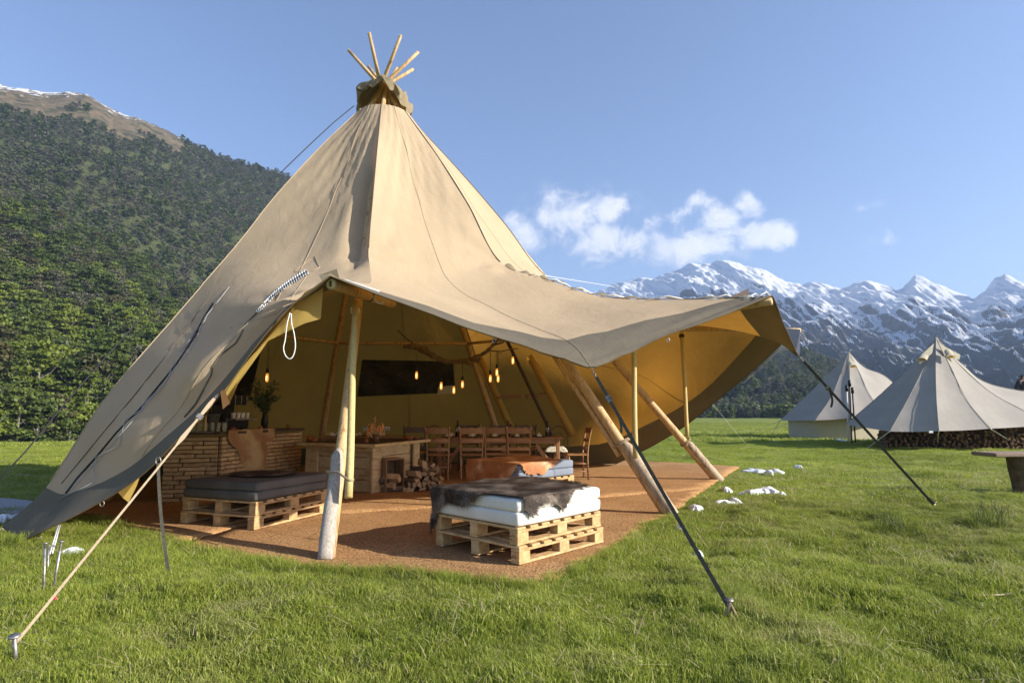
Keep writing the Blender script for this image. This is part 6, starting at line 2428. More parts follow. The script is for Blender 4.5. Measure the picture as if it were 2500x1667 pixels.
def strap(name_l, a_, b_, mat, width, buckle, tail=None, label='', hook=True, stake=True, tilt=Vector((1, 0.4, 0)), two=None):
    t_ = thing('guy_strap', label, 'strap', (b_.x, b_.y, 0))
    d = (b_ - a_).normalized()
    s_ = d.cross(Vector((0, 0, 1))).cross(d) if False else d.cross((a_.lerp(b_, .5) - EYE).normalized())
    st_ = a_ + d * (.09 if hook else 0)
    if hook:
        c = a_ + d * .03
        for kk in range(3):
            cc = a_ + d * (.018 + .03 * kk)
            ax = s_.normalized() if kk % 2 else s_.cross(d).normalized()
            G().tube([cc + d * math.cos(q * math.pi / 6) * .019 + ax * math.sin(q * math.pi / 6) * .010 for q in range(13)], .0035, 5, cap=False).obj('chain_link', MT['metal'], t_, True)
    mid_ = a_.lerp(b_, buckle)
    sides = [s_] * 8
    pts = [st_.lerp(b_, k / 23) for k in range(24)]
    sides = [s_] * 24
    wd = [width * (.75 + .25 * math.sin(k * 1.3) if k < 7 else .40) for k in range(24)] if mat is MT['strap_tan'] else width
    ribbon(G(), pts, wd, .004, sides).obj('webbing', mat, t_)
    Mx = Matrix((s_.normalized(), d.cross(s_.normalized()), d)).transposed()
    g = G(); g.box(mid_, (width * 1.45, .022, .075), Mx); g.obj('ratchet', MT['metal'], t_)
    g = G(); g.tube([mid_ - s_.normalized() * width * .9, mid_ + s_.normalized() * width * .9], .012, 8); g.obj('spindle', MT['darkmetal'], t_)
    if tail:
        ribbon(G(), cmr([mid_ + Vector((0, -.02, 0)), mid_ + Vector(tail) * .6 + Vector((.03, 0, 0)), mid_ + Vector(tail)], 5), width * .8, .003, s_).obj('loose_end', mat, t_)
    if stake:
        up_ = (Vector((0, 0, 1)) - d * .25).normalized() if False else (Vector((0, 0, 1)) + Vector((d.x, d.y, 0)) * .25).normalized()
        top_ = b_ + up_ * .04
        G().tube([b_ - up_ * .16, top_], .011, 8).obj('stake', MT['metal'], t_, True)
        G().tube([top_ - up_ * .0, top_ + up_ * .008], .027, 12).obj('stake_head', MT['metal'], t_, True)
    return t_


g1 = gp(1779, 1480, .07)
strap('', cp(1447, 905, 5.6), g1, MT['strap'], .028, .17, (.10, -.02, -.30), 'dark webbing strap from the front right hem corner to a stake in the grass')
G().tube([g1 + Vector((-.03, 0, -.07)), g1 + Vector((.0, -.03, .03)), g1 + Vector((.05, 0, -.07))], .012, 6).obj('stake_loop', MT['strap_tan'], kids(bpy.data.objects['guy_strap'])[0].parent, True)
g2_ = gp(2281, 1233, .05)
strap('', cp(1951, 870, 8.0), g2_, MT['strap'], .034, .22, (.02, 0, -.25), 'brown webbing strap from the right hem corner across the view of the bell tents')
a3, b3 = cp(532, 962, 5.70), gp(36, 1572, .10)
strap('', a3, b3, MT['strap_tan'], .036, .16, None, 'long tan strap from the left hem down to the steel stake at the lower left')
j3 = a3.lerp(b3, .33)
t_ = thing('slack_strap', 'dark strap hanging from the long tan strap down to the grass', 'strap', (-2.64, 4.58, 0))
e3 = gp(413, 1412, .0)
j3 = cp(386, 1130, 5.2)
ribbon(G(), cmr([j3, cp(390, 1220, 5.05), cp(400, 1320, 4.8), e3 + Vector((0, 0, .02))], 6), .024, .004, Vector((.9, .3, 0))).obj('webbing', MT['strap'], t_)
G().tube([j3 + Vector((math.cos(q * math.pi / 6) * .022, 0, .02 + math.sin(q * math.pi / 6) * .03)) for q in range(13)], .005, 5, cap=False).obj('ring', MT['metal'], t_, True)
# red marker on the tan strap
rm_ = a3.lerp(b3, .69)
g = G(); g.box(cp(132, 1459, rm_.y), (.025, .012, .018)); o = g.obj('red_tag', MT['redtape'], t_)

# spare steel stakes at the left
for (x, y0, y1, dx, lab) in ((110, 1327, 1447, -3, 'leftmost of three tall steel stakes in the grass by the left corner'), (119, 1333, 1402, -3, 'middle steel stake, close behind the leftmost one'), (150, 1322, 1440, -20, 'rightmost of the three steel stakes, leaning right')):
    b_ = gp(x + dx, y1); tp = cp(x, y0, b_.y + .02)
    t_ = thing('steel_stake', lab, 'stake', tuple(b_), 0, 'steel stakes left of the tipi')
    d = (tp - b_).normalized()
    G().tube([b_ - d * .1, tp], .0085, 10).obj('shaft', MT['metal'], t_, True)
    G().tube([tp, tp + d * .007], .023, 14).obj('head', MT['metal'], t_, True)
c = gp(253, 1654, .03)
pts = [c + Vector((math.cos(q * .55) * .085, math.sin(q * .55) * .07, .012 * math.sin(q * 1.3))) for q in range(22)]
o = G().tube(cmr(pts, 2), .0055, 6).obj('rope_ring', MT['rope'], None, True); tag(o, 'small loop of white rope lying in the grass at the bottom left', 'rope')
pts = [gp(x, y, .035) for x, y in ((2310, 1438), (2340, 1450), (2400, 1452), (2455, 1450), (2480, 1442), (2520, 1436))]
o = G().tube(cmr(pts, 4), .006, 6).obj('dry_twig', MT['twig'], None, True); tag(o, 'long bent dry twig lying in the grass at the right', 'twig')

# ================================================================== BENCH AT THE RIGHT
bx = thing('log_bench', 'rough wooden bench of one thick slab on a stump leg at the right edge', 'bench', (7.9, 9.35, 0))
z1 = .60
V = []
sl_ = cp(2413, 1104, 9.3)
g = G(); g.box((sl_.x + .95, 9.48, sl_.z - .035), (1.9, .46, .06), Matrix.Rotation(R(4), 3, 'Z'), .012); g.obj('slab', MT['deadwood'], bx)
lg = gp(2484, 1205)
for dx in (0, 1.25):
    g = G(); g.lathe([(0, 0), (.20, 0), (.21, .15), (.235, .4), (.245, sl_.z - .066), (0, sl_.z - .066)], (lg.x + .12 + dx, 9.5, 0), 14)
    for i_, v_ in enumerate(g.v):
        v_.x += .02 * mnoise.noise((v_.x * 6, v_.y * 6, v_.z * 4)); v_.y += .02 * mnoise.noise((v_.x * 6, v_.y * 6, v_.z * 4 + 5))
    g.obj('stump_leg', MT['bark'], bx)

# ================================================================== SNOW PATCHES
def snow_patch(px, py, w, h, label, seed, z=None):
    c = gp(px, py)
    D = c.y
    rx = w / 2 / F * D
    ry = min(max(h / F * D * D / 1.28 * .5, rx * .35), rx * 1.6)
    n1_, n2_ = 12, 48
    V = []
    gzc = 0.0
    for i in range(n1_ + 1):
        for j in range(n2_):
            a_ = 2 * math.pi * j / n2_
            k = .9 + .75 * mnoise.noise((math.cos(a_) * 1.6, math.sin(a_) * 1.6, seed)) + .6 * mnoise.noise((math.cos(a_) * 4, math.sin(a_) * 4, seed + 2))
            r_ = i / n1_
            x, y = c.x + rx * k * r_ * math.cos(a_), c.y + ry * k * r_ * math.sin(a_)
            zz = float(gz(x, y)) + .030 + (.045 * (1 - r_ ** 2) + .035 * mnoise.noise((x * 7, y * 7, seed))) * min(1, (1 - r_) * 3) - (.07 if i == n1_ else 0)
            V.append((x, y, zz))
    Fc = [(i * n2_ + j, i * n2_ + (j + 1) % n2_, (i + 1) * n2_ + (j + 1) % n2_, (i + 1) * n2_ + j) for i in range(n1_) for j in range(n2_)]
    o = mk('snow_patch', V, Fc, MT['snow'], None, True, origin=(c.x, c.y, 0))
    tag(o, label, 'snow', 'melting snow patches on the grass')


for i, (x, y, w, h, lab) in enumerate(((1866, 1153, 74, 12, 'wide flat snow patch furthest back, beyond the mat corner'), (1945, 1147, 18, 3, 'tiny snow speck right of the furthest patch'), (1862, 1205, 66, 13, 'ragged broad snow patch, second row from the back'), (1836, 1210, 60, 5, 'thin snow strip joined to the ragged broad patch'),
                                       (1775, 1199, 22, 4, 'small snow dab left of the ragged broad patch'), (1768, 1232, 50, 8, 'flat snow strip beside the round snow lump'), (1798, 1230, 30, 13, 'round snow lump at the end of a flat strip'), (1698, 1247, 36, 13, 'compact snow lump nearest the mat edge'),
                                       (1662, 1298, 20, 9, 'snow dab beside the webbing strap'), (1706, 1350, 18, 7, 'lowest small snow dab beside the webbing strap'), (175, 1353, 40, 13, 'grey shaded snow patch behind the steel stakes'), (18, 1276, 50, 16, 'bluish snow lump lying against the left tent corner'),
                                       (1912, 1218, 14, 4, 'faint snow crumbs right of the ragged broad patch'), (2062, 1066, 46, 4, 'thin snow strip in the shadow of the big bell tent'), (2052, 1076, 24, 3, 'small snow strip below the one by the bell tent'), (1962, 1057, 22, 4, 'snow patch at the wall of the smaller bell tent'), (2350, 1085, 14, 2, 'tiny snow patch in front of the log stack'))):
    snow_patch(x, y, w, h, lab, i * 3.3)

# snow on the folded corner
c = hit(22, 1279, -.02)

# ================================================================== BELL TENTS
def spoke_tent(t_, spokes, mat, nm, nseg=7, closed=True, sag=.07, nv_=16):
    curves = []
    for sp_ in spokes:
        curves.append(cmr([cp(*q) if len(q) == 3 and q[2] > 4 and not isinstance(q, Vector) else Vector(q) for q in sp_], nv_ // 3 + 1))
    m_ = len(curves)
    for k in range(m_ if closed else m_ - 1):
        a_, b_ = curves[k], curves[(k + 1) % m_]
        V, Fc = [], []
        L_ = len(a_)
        for i in range(nseg + 1):
            t2 = i / nseg
            for j in range(L_):
                p = a_[j].lerp(b_[j], t2)
                q = math.sin(math.pi * t2)
                cen = sum((c[j] for c in curves), Vector()) / m_
                inw = Vector((cen.x - p.x, cen.y - p.y, 0))
                vv = j / (L_ - 1)
                p = p + inw * (sag * q * vv * (1 - .55 * vv)) - Vector((0, 0, .02 * q * vv ** 6))
                w_ = .02 * mnoise.noise((p.x * 3, p.y * 3, p.z * .8)) + .015 * math.sin(t2 * 18 + j) * math.exp(-((vv - .45) / .2) ** 2)
                p = p - inw.normalized() * w_ if inw.length > 1e-6 else p
                V.append(p)
        for i in range(nseg):
            for j in range(L_ - 1):
                a0 = i * L_ + j
                Fc.append((a0, a0 + 1, a0 + L_ + 1, a0 + L_))
        mk(nm, V, Fc, mat, t_, True)
    for c in curves:
        G().tube([p + Vector((0, -.01, .01)) for p in c], .008, 5).obj('seam', mat, t_, True)
    return curves


bt = thing('bell_tent', 'large grey canvas bell tent at the right, pitched over a long log stack', 'bell tent', tuple(Vector((cp(2285, 1060, 23).x, 23, 0))))
Zb = 23.0
SP = [[(2284, 826, 23), (2238, 878, 22.9), (2150, 962, 22.6), (2064, 1036, 22.3)],
      [(2284, 826, 22.97), (2256, 895, 21.9), (2216, 975, 20.9), (2172, 1053, 20.2)],
      [(2285, 826, 22.95), (2284, 895, 21.6), (2286, 975, 20.4), (2292, 1052, 19.6)],
      [(2286, 826, 22.97), (2320, 895, 21.7), (2362, 980, 20.6), (2418, 1046, 19.9)],
      [(2287, 826, 23), (2342, 890, 22.2), (2430, 965, 21.4), (2570, 1036, 20.6)],
      [(2288, 826, 23), (2344, 884, 23), (2424, 940, 23), (2640, 975, 23)],
      [(2287, 826, 23.05), (2330, 895, 24.4), (2390, 965, 25.8), (2440, 1030, 27)],
      [(2285, 826, 23.05), (2286, 895, 24.6), (2286, 965, 26.1), (2286, 1032, 27.5)],
      [(2284, 826, 23.05), (2245, 895, 24.3), (2190, 965, 25.5), (2130, 1032, 26.6)]]
cv = spoke_tent(bt, SP, MT['bell'], 'canopy_panel')
ap = cp(2285, 825, 23)
G().lathe([(.16, -.22), (.09, -.1), (.03, .02), (0, .03)], tuple(ap), 12).obj('cap', MT['bell_wall'], bt, True)
# vents
def vent(parent, cx, cy, D, w, h, flip=1):
    V = []
    n_ = 10
    for k in range(n_ + 1):
        a_ = math.pi * k / n_
        V.append(cp(cx + w * math.cos(a_), cy - h * math.sin(a_), D))
    V2 = [cp(cx + w * 1.25 * math.cos(math.pi * k / n_) - 0, cy - h * 1.3 * math.sin(math.pi * k / n_), D - .12) for k in range(n_ + 1)]
    back = [cp(cx - 8 * flip + w * 1.0 * math.cos(math.pi * k / n_), cy - 2.2 * h - h * math.sin(math.pi * k / n_), D + .25) for k in range(n_ + 1)]
    mk('vent_opening', V, [tuple(range(n_ + 1))], MT['lining'], parent)
    mk('vent_hood', V2 + back, [(k, k + 1, n_ + 2 + k, n_ + 1 + k) for k in range(n_)], MT['bell_wall'], parent, True)


vent(bt, 2322, 874, 21.75, 9, 7, 1)
vent(bt, 2250, 880, 21.9, 10, 5, -1)
# hoods hanging under the cap
for pts_ in (((2280, 838), (2236, 878), (2246, 888), (2276, 862)), ((2292, 838), (2345, 866), (2342, 878), (2306, 868))):
    V = [cp(x, y, 21.85 + .012 * (888 - y)) for x, y in pts_]
    mk('vent_flap', V, [(0, 1, 2, 3)], MT['bell_wall'], bt)


def gl(parent, a_, b_, r_=.012, nm='guy_rope'):
    G().tube([a_, b_], r_, 5).obj(nm, MT['rope'], parent)
    d = Vector((0, 0, 1))
    G().tube([b_ - d * .12, b_ + d * .07], .014, 6).obj('peg', MT['pine'], parent)


gl(bt, cp(2172, 1053, 20.2), gp(2118, 1093))
gl(bt, cp(2292, 1052, 19.6), gp(2287, 1090), .014)
gl(bt, cp(2418, 1046, 19.9), gp(2488, 1089), .014)
g = G(); g.box(cp(2273, 1054, 19.55), (.13, .01, .07)); g.obj('label', MT['whitecloth'], bt)
# centre pole of the tent
G().tube([(ap.x, 23.3, -.2), (ap.x, 23.1, ap.z - .1)], .05, 8).obj('centre_pole', MT['pole'], bt, True)

bt2 = thing('bell_tent', 'smaller grey bell tent with a cream wall, left of and behind the big one', 'bell tent', tuple(Vector((cp(2072, 1050, 32).x, 32, -.1))))
SP2 = [[(2071, 861, 32), (2030, 905, 31.9), (1966, 968, 31.8), (1905, 1026, 31.6)],
       [(2071, 861, 31.97), (2055, 905, 31.0), (2030, 968, 30.1), (1990, 1026, 29.2)],
       [(2072, 861, 31.95), (2074, 905, 30.8), (2076, 968, 29.7), (2078, 1020, 28.7)],
       [(2073, 861, 31.97), (2096, 905, 30.9), (2124, 965, 29.9), (2165, 1018, 29)],
       [(2074, 861, 32), (2110, 897, 31.9), (2170, 925, 31.8), (2250, 1018, 31.6)],
       [(2073, 861, 32.05), (2095, 905, 33.2), (2120, 965, 34.4), (2150, 1018, 35.4)],
       [(2071, 861, 32.05), (2040, 905, 33.2), (2010, 965, 34.4), (1975, 1018, 35.2)]]
spoke_tent(bt2, SP2, MT['bell'], 'canopy_panel')
hem2 = [cp(1924, 1028, 31.4), cp(1996, 1030, 29.8), cp(2076, 1024, 29.4), cp(2150, 1020, 29.8), cp(2215, 1020, 31.6), cp(2140, 1020, 34.4), cp(1990, 1020, 34.2)]
V, Fc = [], []
for p in hem2:
    V += [Vector((p.x, p.y, p.z + .06)), Vector((p.x, p.y, p.z * .4)), Vector((p.x, p.y, -.35))]
n_ = len(hem2)
for k in range(n_):
    j = (k + 1) % n_
    Fc += [(3 * k, 3 * j, 3 * j + 1, 3 * k + 1), (3 * k + 1, 3 * j + 1, 3 * j + 2, 3 * k + 2)]
mk('wall', V, Fc, MT['bell_wall'], bt2, False)
ap2 = cp(2072, 860, 32)
G().lathe([(.16, -.25), (.08, -.1), (.03, .02), (0, .03)], tuple(ap2), 12).obj('cap', MT['bell_wall'], bt2, True)
vent(bt2, 2083, 897, 30.75, 8, 6)
for a_, b_ in (((1905, 1026, 31.6), (1850, 1050)), ((1990, 1026, 29.2), (1958, 1060)), ((1905, 1026, 31.6), (1885, 1058)), ((2078, 1020, 28.7), (2074, 1062)), ((1940, 1028, 30.8), (1876, 1052))):
    gl(bt2, cp(*a_), gp(b_[0], b_[1]), .016)
G().tube([(ap2.x, 32.3, -.4), (ap2.x, 32.1, ap2.z - .1)], .05, 8).obj('centre_pole', MT['pole'], bt2, True)

# three thin posts between the bell tents
for (x, yt, yb, D, mt, lab) in ((2067, 948, 1040, 25.5, 'rope', 'pale thin post with a dark lantern top, left of the trio between the bell tents'), (2074, 936, 1062, 25.0, 'bark', 'tallest brown post with a dark cap, in the middle of the trio'), (2083, 953, 1045, 25.6, 'darkmetal', 'black leaning stove pipe, right of the trio between the bell tents')):
    b_ = gp(x, 1062); b_ = Vector((cp(x, 1000, D).x, D, -.1)); tp = cp(x - (2 if mt == 'darkmetal' else 0), yt, D)
    t_ = thing('thin_post', lab, 'post', tuple(b_), 0, 'thin posts between the bell tents')
    G().tube([b_, tp], [.03, .03], 7).obj('shaft', MT[mt], t_, True)
    G().tube([tp - Vector((0, 0, .12)), tp + Vector((0, 0, .14))], [.065, .055], 8).obj('top', MT['darkmetal'], t_, True)

# long log stack under the big bell tent
DK = pbr('shaded_split_wood', (0.13, 0.075, 0.04), (0.19, 0.12, 0.07), 12, rough=0.9, bump=.5, bscale=40, rnd=.3)  # split wood darkened, the shade under the tent is in its colour
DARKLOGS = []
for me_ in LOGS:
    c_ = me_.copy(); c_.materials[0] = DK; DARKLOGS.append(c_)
for row in range(7):
    x = 0
    base0, base1 = gp(2090, 1088, 0), gp(2462, 1084, 0)
    L_ = 5.7
    k = 0
    while x < L_:
        w_ = lr.uniform(.12, .20)
        fx = (x + w_ / 2) / L_
        px_ = base0.x + .15 + (base1.x - base0.x) * fx
        if row < 5 or lr.random() < .7:
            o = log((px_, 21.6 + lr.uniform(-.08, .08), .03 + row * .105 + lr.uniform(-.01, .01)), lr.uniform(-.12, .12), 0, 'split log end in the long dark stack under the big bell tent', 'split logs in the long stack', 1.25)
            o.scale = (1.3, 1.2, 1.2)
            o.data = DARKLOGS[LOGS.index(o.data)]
        x += w_
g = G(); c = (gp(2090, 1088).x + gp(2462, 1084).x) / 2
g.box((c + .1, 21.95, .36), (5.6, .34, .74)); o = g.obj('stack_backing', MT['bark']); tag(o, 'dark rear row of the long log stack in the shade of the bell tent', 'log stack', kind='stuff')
for k, (x, y) in enumerate(((2478, 1078), (2492, 1080), (2486, 1074))):
    p = gp(x, y); log((p.x, p.y, .12), R(40 * k), 0, 'loose split log on the grass right of the long stack, %s' % ('left one', 'right one', 'on top')[k], 'loose logs beyond the stack', 1.4)

# ================================================================== PERSON BEHIND THE BIG TENT
def person():
    D = 25.5
    hc = cp(2497, 921, D)
    zt_ = hc.z + .12
    foot = zt_ - 1.76
    t_ = thing('person', 'person in a black hooded jacket standing behind the big bell tent, cut by the frame', 'person', (hc.x, D, foot))
    x, z = hc.x, foot
    me = bpy.data.meshes.new('body')
    J = {'pel': (0, 0, .94), 'sp': (0, 0, 1.15), 'ch': (0, .0, 1.36), 'nk': (0, -.01, 1.50), 'hd': (0, -.02, 1.62), 'ht': (0, -.01, 1.70),
         'ls': (-.19, 0, 1.42), 'le': (-.27, .03, 1.15), 'lw': (-.16, -.16, 1.02), 'lh': (-.10, -.21, 1.0), 'rs': (.19, 0, 1.42), 're': (.27, .03, 1.15), 'rw': (.16, -.16, 1.02), 'rh': (.10, -.21, 1.0),
         'lp': (-.10, 0, .90), 'lk': (-.11, -.02, .50), 'la': (-.11, .03, .08), 'lt': (-.12, -.12, .04), 'rp': (.10, 0, .90), 'rk': (.11, -.02, .50), 'ra': (.11, .03, .08), 'rt': (.12, -.12, .04)}
    rad = {'pel': .16, 'sp': .155, 'ch': .17, 'nk': .062, 'hd': .092, 'ht': .085, 'ls': .085, 'le': .058, 'lw': .04, 'lh': .035, 'rs': .085, 're': .058, 'rw': .04, 'rh': .035,
           'lp': .10, 'lk': .07, 'la': .05, 'lt': .04, 'rp': .10, 'rk': .07, 'ra': .05, 'rt': .04}
    E = [('pel', 'sp'), ('sp', 'ch'), ('ch', 'nk'), ('nk', 'hd'), ('hd', 'ht'), ('ch', 'ls'), ('ls', 'le'), ('le', 'lw'), ('lw', 'lh'), ('ch', 'rs'), ('rs', 're'), ('re', 'rw'), ('rw', 'rh'),
         ('pel', 'lp'), ('lp', 'lk'), ('lk', 'la'), ('la', 'lt'), ('pel', 'rp'), ('rp', 'rk'), ('rk', 'ra'), ('ra', 'rt')]
    ks = list(J)
    me.from_pydata([J[k] for k in ks], [(ks.index(a_), ks.index(b_)) for a_, b_ in E], [])
    o = link('body', me, MT['skin'], t_)
    sk = o.modifiers.new('skin', 'SKIN')
    sv = me.skin_vertices[0].data
    for i, k in enumerate(ks):
        sv[i].radius = (rad[k], rad[k])
    sv[0].use_root = True
    o.modifiers.new('sub', 'SUBSURF').levels = 2
    o.modifiers['sub'].render_levels = 2
    # clothes and hair
    g = G(); g.lathe([(.19, .86), (.205, .95), (.20, 1.15), (.225, 1.34), (.20, 1.43), (.11, 1.49), (.095, 1.50)], n=18)
    for v_ in g.v:
        v_.y *= .72
    g.obj('jacket', MT['jacket'], t_, True, local=True)
    for s_ in (-1, 1):
        G().tube(cmr([(s_ * .17, 0, 1.44), (s_ * .235, .0, 1.36), (s_ * .285, .03, 1.15), (s_ * .17, -.15, 1.03)], 4), [.09] * 4 + [.085] * 4 + [.06] * 5, 12).obj('sleeve', MT['jacket'], t_, True, local=True)
        G().tube([(s_ * .10, 0, .93), (s_ * .11, -.02, .5), (s_ * .11, .03, .07)], [.115, .09, .075], 12).obj('trouser_leg', MT['jeans'], t_, True, local=True)
        g = G(); g.box((s_ * .115, -.05, .04), (.10, .28, .09), None, .03); g.obj('boot', MT['black'], t_, local=True)
        # fingers curled round each other in front
        for k in range(5):
            b_ = Vector((s_ * .10 - s_ * .01 * k, -.215, 1.0 + .018 * (k - 2)))
            G().tube([b_, b_ + Vector((-s_ * .035, -.03, 0)), b_ + Vector((-s_ * .06, -.015, -.01))], [.010, .009, .007], 6).obj('finger', MT['skin'], t_, True, local=True)
    g = G(); g.tube(cmr([(-.12, .03, 1.46), (-.10, .11, 1.50), (0, .14, 1.51), (.10, .11, 1.50), (.12, .03, 1.46)], 4), .055, 10); g.obj('hood', MT['jacket'], t_, True, local=True)
    g = G(); g.lathe([(.0, .125), (.05, .12), (.088, .085), (.102, .03), (.10, -.03), (.085, -.055)], (0, .012, 1.62), 16)
    g.obj('hair', MT['hairdark'], t_, True, local=True)
    G().tube([(0, -.105, 1.645), (0, -.13, 1.605), (0, -.115, 1.595)], [.010, .016, .010], 7).obj('nose', MT['skin'], t_, True, local=True)
    for s_ in (-1, 1):
        G().lathe([(0, -.011), (.011, 0), (0, .011)], (s_ * .035, -.098, 1.64), 8).obj('eye', MT['hairdark'], t_, True, local=True)
        G().tube([(s_ * .098, .0, 1.60), (s_ * .104, .012, 1.63), (s_ * .098, .015, 1.66)], [.010, .014, .010], 6).obj('ear', MT['skin'], t_, True, local=True)
    G().tube([(-.026, -.103, 1.565), (0, -.108, 1.562), (.026, -.103, 1.565)], .006, 5).obj('mouth', MT['redtape'], t_, True, local=True)
    # what they stand on
    d_ = thing('wooden_deck', 'timber loading deck hidden behind the big bell tent, with the person on it', 'deck', (x + .2, D, 0))
    for k in range(8):
        put('board', (.14, 1.4, .03), (-.53 + k * .15, 0, foot - .016), MT['deadwood'], d_, .004)
    for a_ in (-.5, .5):
        for b_ in (-.6, .6):
            put('leg', (.09, .09, round(foot + .3, 2)), (a_, b_, (foot - .32) / 2 - .0), MT['deadwood'], d_, .004)
    return t_


person()

# ================================================================== GRASS
def blade_mat(name, c1, c2, dry):
    m, t = new_mat(name)
    oi = t.n('ShaderNodeObjectInfo')
    tcn = t.n('ShaderNodeTexCoord')
    nz = t.noise(tcn.outputs['Object'], 37, 2)
    geo_ = t.n('ShaderNodeNewGeometry')
    pn = t.noise(geo_.outputs['Position'], 0.9, 4, .6)
    pn2 = t.noise(geo_.outputs['Position'], 0.22, 3, .6)
    col = t.mix(oi.outputs['Random'], c1, c2)
    col = t.mix(t.m('MULTIPLY', t.smooth(nz, .60, .68), .9), col, dry)
    col = t.mix(t.m('MULTIPLY', t.smooth(pn, .50, .70), .45), col, tuple(x * .8 for x in dry))
    hs = t.n('ShaderNodeHueSaturation')
    t.l(t.m('ADD', t.m('MULTIPLY', pn2, 1.3), .37), hs.inputs['Value']); t.l(col, hs.inputs['Color'])
    d = t.n('ShaderNodeBsdfPrincipled'); t.l(hs.outputs[0], d.inputs['Base Color']); d.inputs['Roughness'].default_value = .5; d.inputs['Specular IOR Level'].default_value = .3
    tr = t.n('ShaderNodeBsdfTranslucent'); t.l(hs.outputs[0], tr.inputs[0])
    mx = t.n('ShaderNodeMixShader'); mx.inputs[0].default_value = .42
    t.l(d.outputs[0], mx.inputs[1]); t.l(tr.outputs[0], mx.inputs[2])
    out = t.n('ShaderNodeOutputMaterial'); t.l(mx.outputs[0], out.inputs[0])
    return m


BL1 = blade_mat('grass_blades', (0.190, 0.255, 0.026), (0.345, 0.385, 0.062), (0.52, 0.47, 0.22))
BL2 = blade_mat('rush_blades', (0.07, 0.11, 0.03), (0.08, 0.11, 0.03), (0.16, 0.14, 0.07))


def tuft_mesh(name, rg, nb, rad, h0, h1, w, mat, lean=.6):
    V, Fq, Ft = [], [], []
    for k in range(nb):
        a_, r_ = rg.uniform(0, 6.28), rad * math.sqrt(rg.random())
        x, y = r_ * math.cos(a_), r_ * math.sin(a_)
        h = rg.uniform(h0, h1)
        b_ = rg.uniform(0, 6.28)
        l_ = rg.uniform(.15, lean + .5) * h
        dx, dy = math.cos(b_) * l_, math.sin(b_) * l_
        s = rg.uniform(0, 6.28)
        wx, wy = math.cos(s) * w, math.sin(s) * w
        i0 = len(V)
        V += [(x - wx, y - wy, -.01), (x + wx, y + wy, -.01), (x + dx * .35 - wx * .8, y + dy * .35 - wy * .8, h * .6), (x + dx * .35 + wx * .8, y + dy * .35 + wy * .8, h * .6), (x + dx, y + dy, h * .92)]
        Ft += [(i0, i0 + 1, i0 + 3), (i0, i0 + 3, i0 + 2), (i0 + 2, i0 + 3, i0 + 4)]
    return raw_mesh(name, np.array(V), np.array(Ft), [mat])


gr = np.random.default_rng(5)
NEAR = [tuft_mesh('tuft', gr, 40, .075, .008, .029, .0017, BL1, 1.0) for _ in range(6)] + [tuft_mesh('tuft', gr, 40, .06, .025, .050, .0017, BL1, .8) for _ in range(2)]
MID = [tuft_mesh('tuft', gr, 50, .17, .012, .036, .0030, BL1, 1.0) for _ in range(4)]
FAR = [tuft_mesh('tuft', gr, 40, .50, .04, .10, .012, BL1, 1.3) for _ in range(3)]


def field(n, d0, d1, margin):
    # area-uniform in depth over the view wedge
    y = np.sqrt(gr.uniform(d0 ** 2, d1 ** 2, n))
    x = gr.uniform(-1, 1, n) * y * (1250 / F) * margin
    ins = in_poly(x, y, MATPOLY)
    dd = poly_dist(x, y, MATPOLY)
    ok = (~ins) | ((dd < .05) & (y < 8))
    return x[ok], y[ok]


def lay(name, n, d0, d1, margin, protos, s0, s1, label, weight=None):
    x, y = field(n, d0, d1, margin)
    z = gz(x, y)
    s = gr.uniform(s0, s1, len(x)) * (.30 + 1.5 * fbm(x * 2.1, y * 2.1, 3, 33))
    idx = gr.choice(len(protos), len(x), p=weight)
    o = scatter(name, np.stack([x, y, z], 1), s, gr.uniform(0, 6.28, len(x)), idx, protos)
    tag(o, label, 'grass', kind='stuff')
    return len(x)


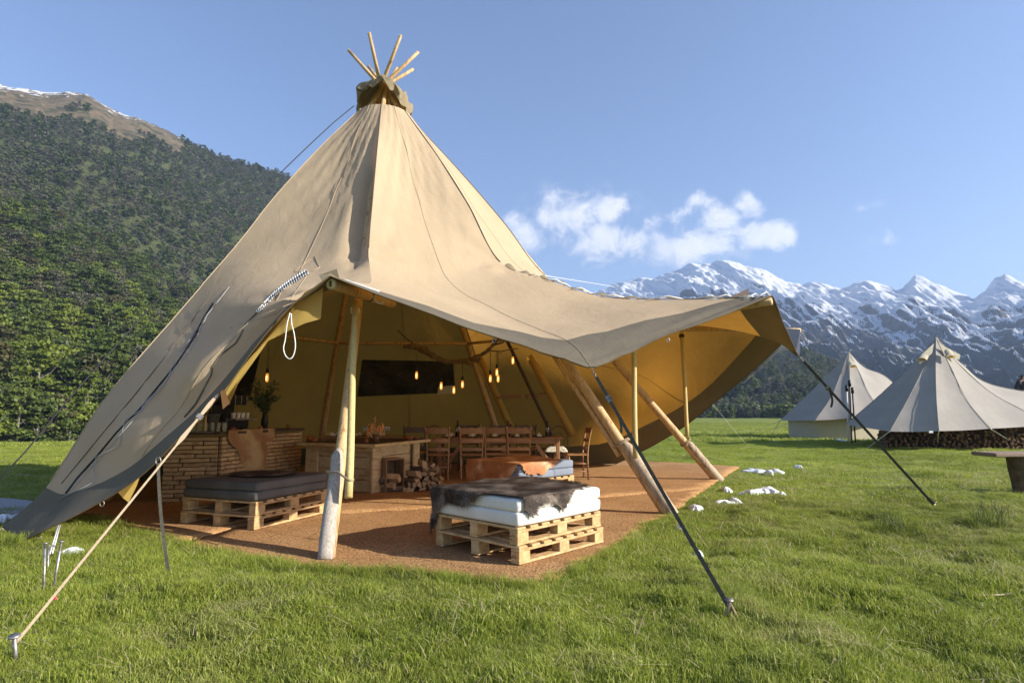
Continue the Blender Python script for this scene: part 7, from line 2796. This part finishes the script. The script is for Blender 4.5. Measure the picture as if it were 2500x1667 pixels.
w8 = [.145] * 6 + [.065] * 2
a = lay('grass', 62000, 2.0, 9.0, 1.45, NEAR, .8, 1.35, 'short green grass of the meadow in front of the tipi', w8)
b = lay('grass', 38000, 8.6, 27, 1.22, MID, .8, 1.3, 'short green grass of the meadow around the tipi')
c = lay('grass', 32000, 26, 125, 1.05, FAR, .7, 1.3, 'pale green grass of the far meadow')
STRAW = blade_mat('dry_straw', (0.45, 0.38, 0.20), (0.60, 0.52, 0.30), (0.40, 0.33, 0.18))
SV, SF = [], []
SPM = []
for q in range(3):
    SV, SF = [], []
    for k in range(4):
        x, y, a_ = gr.normal() * .05, gr.normal() * .05, gr.uniform(0, 6.28)
        L_ = gr.uniform(.05, .15)
        dx, dy = math.cos(a_), math.sin(a_)
        w_ = .0014
        i0 = len(SV)
        z0, z1_, z2_ = gr.uniform(.02, .04), gr.uniform(.03, .06), gr.uniform(.015, .05)
        for t_, z_ in ((0, z0), (.5, z1_), (1, z2_)):
            cx, cy = x + dx * L_ * t_ + (.01 if t_ == .5 else 0), y + dy * L_ * t_
            SV += [(cx - dy * w_, cy + dx * w_, z_), (cx + dy * w_, cy - dx * w_, z_)]
        SF += [(i0, i0 + 1, i0 + 3, i0 + 2), (i0 + 2, i0 + 3, i0 + 5, i0 + 4)]
    SPM.append(raw_mesh('straw', np.array(SV), np.array(SF), [STRAW]))
lay('straw', 3600, 2.0, 13.0, 1.3, SPM, .7, 1.5, 'dry straw and cut stems lying in the short grass')
# longer fringe along the mat edge and by the stakes, rushes further right
ex_, ey_ = [], []
pts = [gp(*p) for p in MATPOLY_PX[:13]]
for k in range(520):
    i = gr.integers(0, 12); t_ = gr.random()
    p = pts[i].lerp(pts[i + 1], t_)
    ex_.append(p.x + gr.normal() * .05); ey_.append(p.y - abs(gr.normal()) * .09 + .02)
for k in range(260):
    p = gp(gr.uniform(0, 420), gr.uniform(1330, 1380)); ex_.append(p.x); ey_.append(p.y)
for (px, py, rx, n_) in ((2175, 1290, .25, 60), (2410, 1290, .3, 50), (2130, 1300, .5, 40), (560, 1380, .2, 30), (640, 1380, .15, 40)):
    p = gp(px, py)
    for k in range(n_):
        ex_.append(p.x + gr.normal() * rx); ey_.append(p.y + gr.normal() * rx * .5)
ex_, ey_ = np.array(ex_), np.array(ey_)
LONG = [tuft_mesh('tuft', gr, 26, .06, .05, .12, .0017, BL1, .6) for _ in range(3)]
o = scatter('long_grass', np.stack([ex_, ey_, gz(ex_, ey_)], 1), gr.uniform(.6, 1.1, len(ex_)), gr.uniform(0, 6.28, len(ex_)), gr.integers(0, 3, len(ex_)), LONG)
tag(o, 'longer grass fringe along the edge of the coir matting', 'grass', kind='stuff')
for i, (px, py, s_) in enumerate(((2175, 1296, 1.0), (2420, 1296, 1.1))):
    p = gp(px, py)
    me = tuft_mesh('rush_clump', gr, 90, .16, .16, .36, .0022, BL2, .45)
    o = link('rush_clump', me); o.location = (p.x, p.y, float(gz(p.x, p.y))); o.scale = (s_,) * 3
    tag(o, ('dark clump of rushes in the open grass, the left one of two', 'dark clump of rushes in the open grass, nearer the right edge')[i], 'rush clump', 'clumps of rushes')
print('grass', a, b, c)
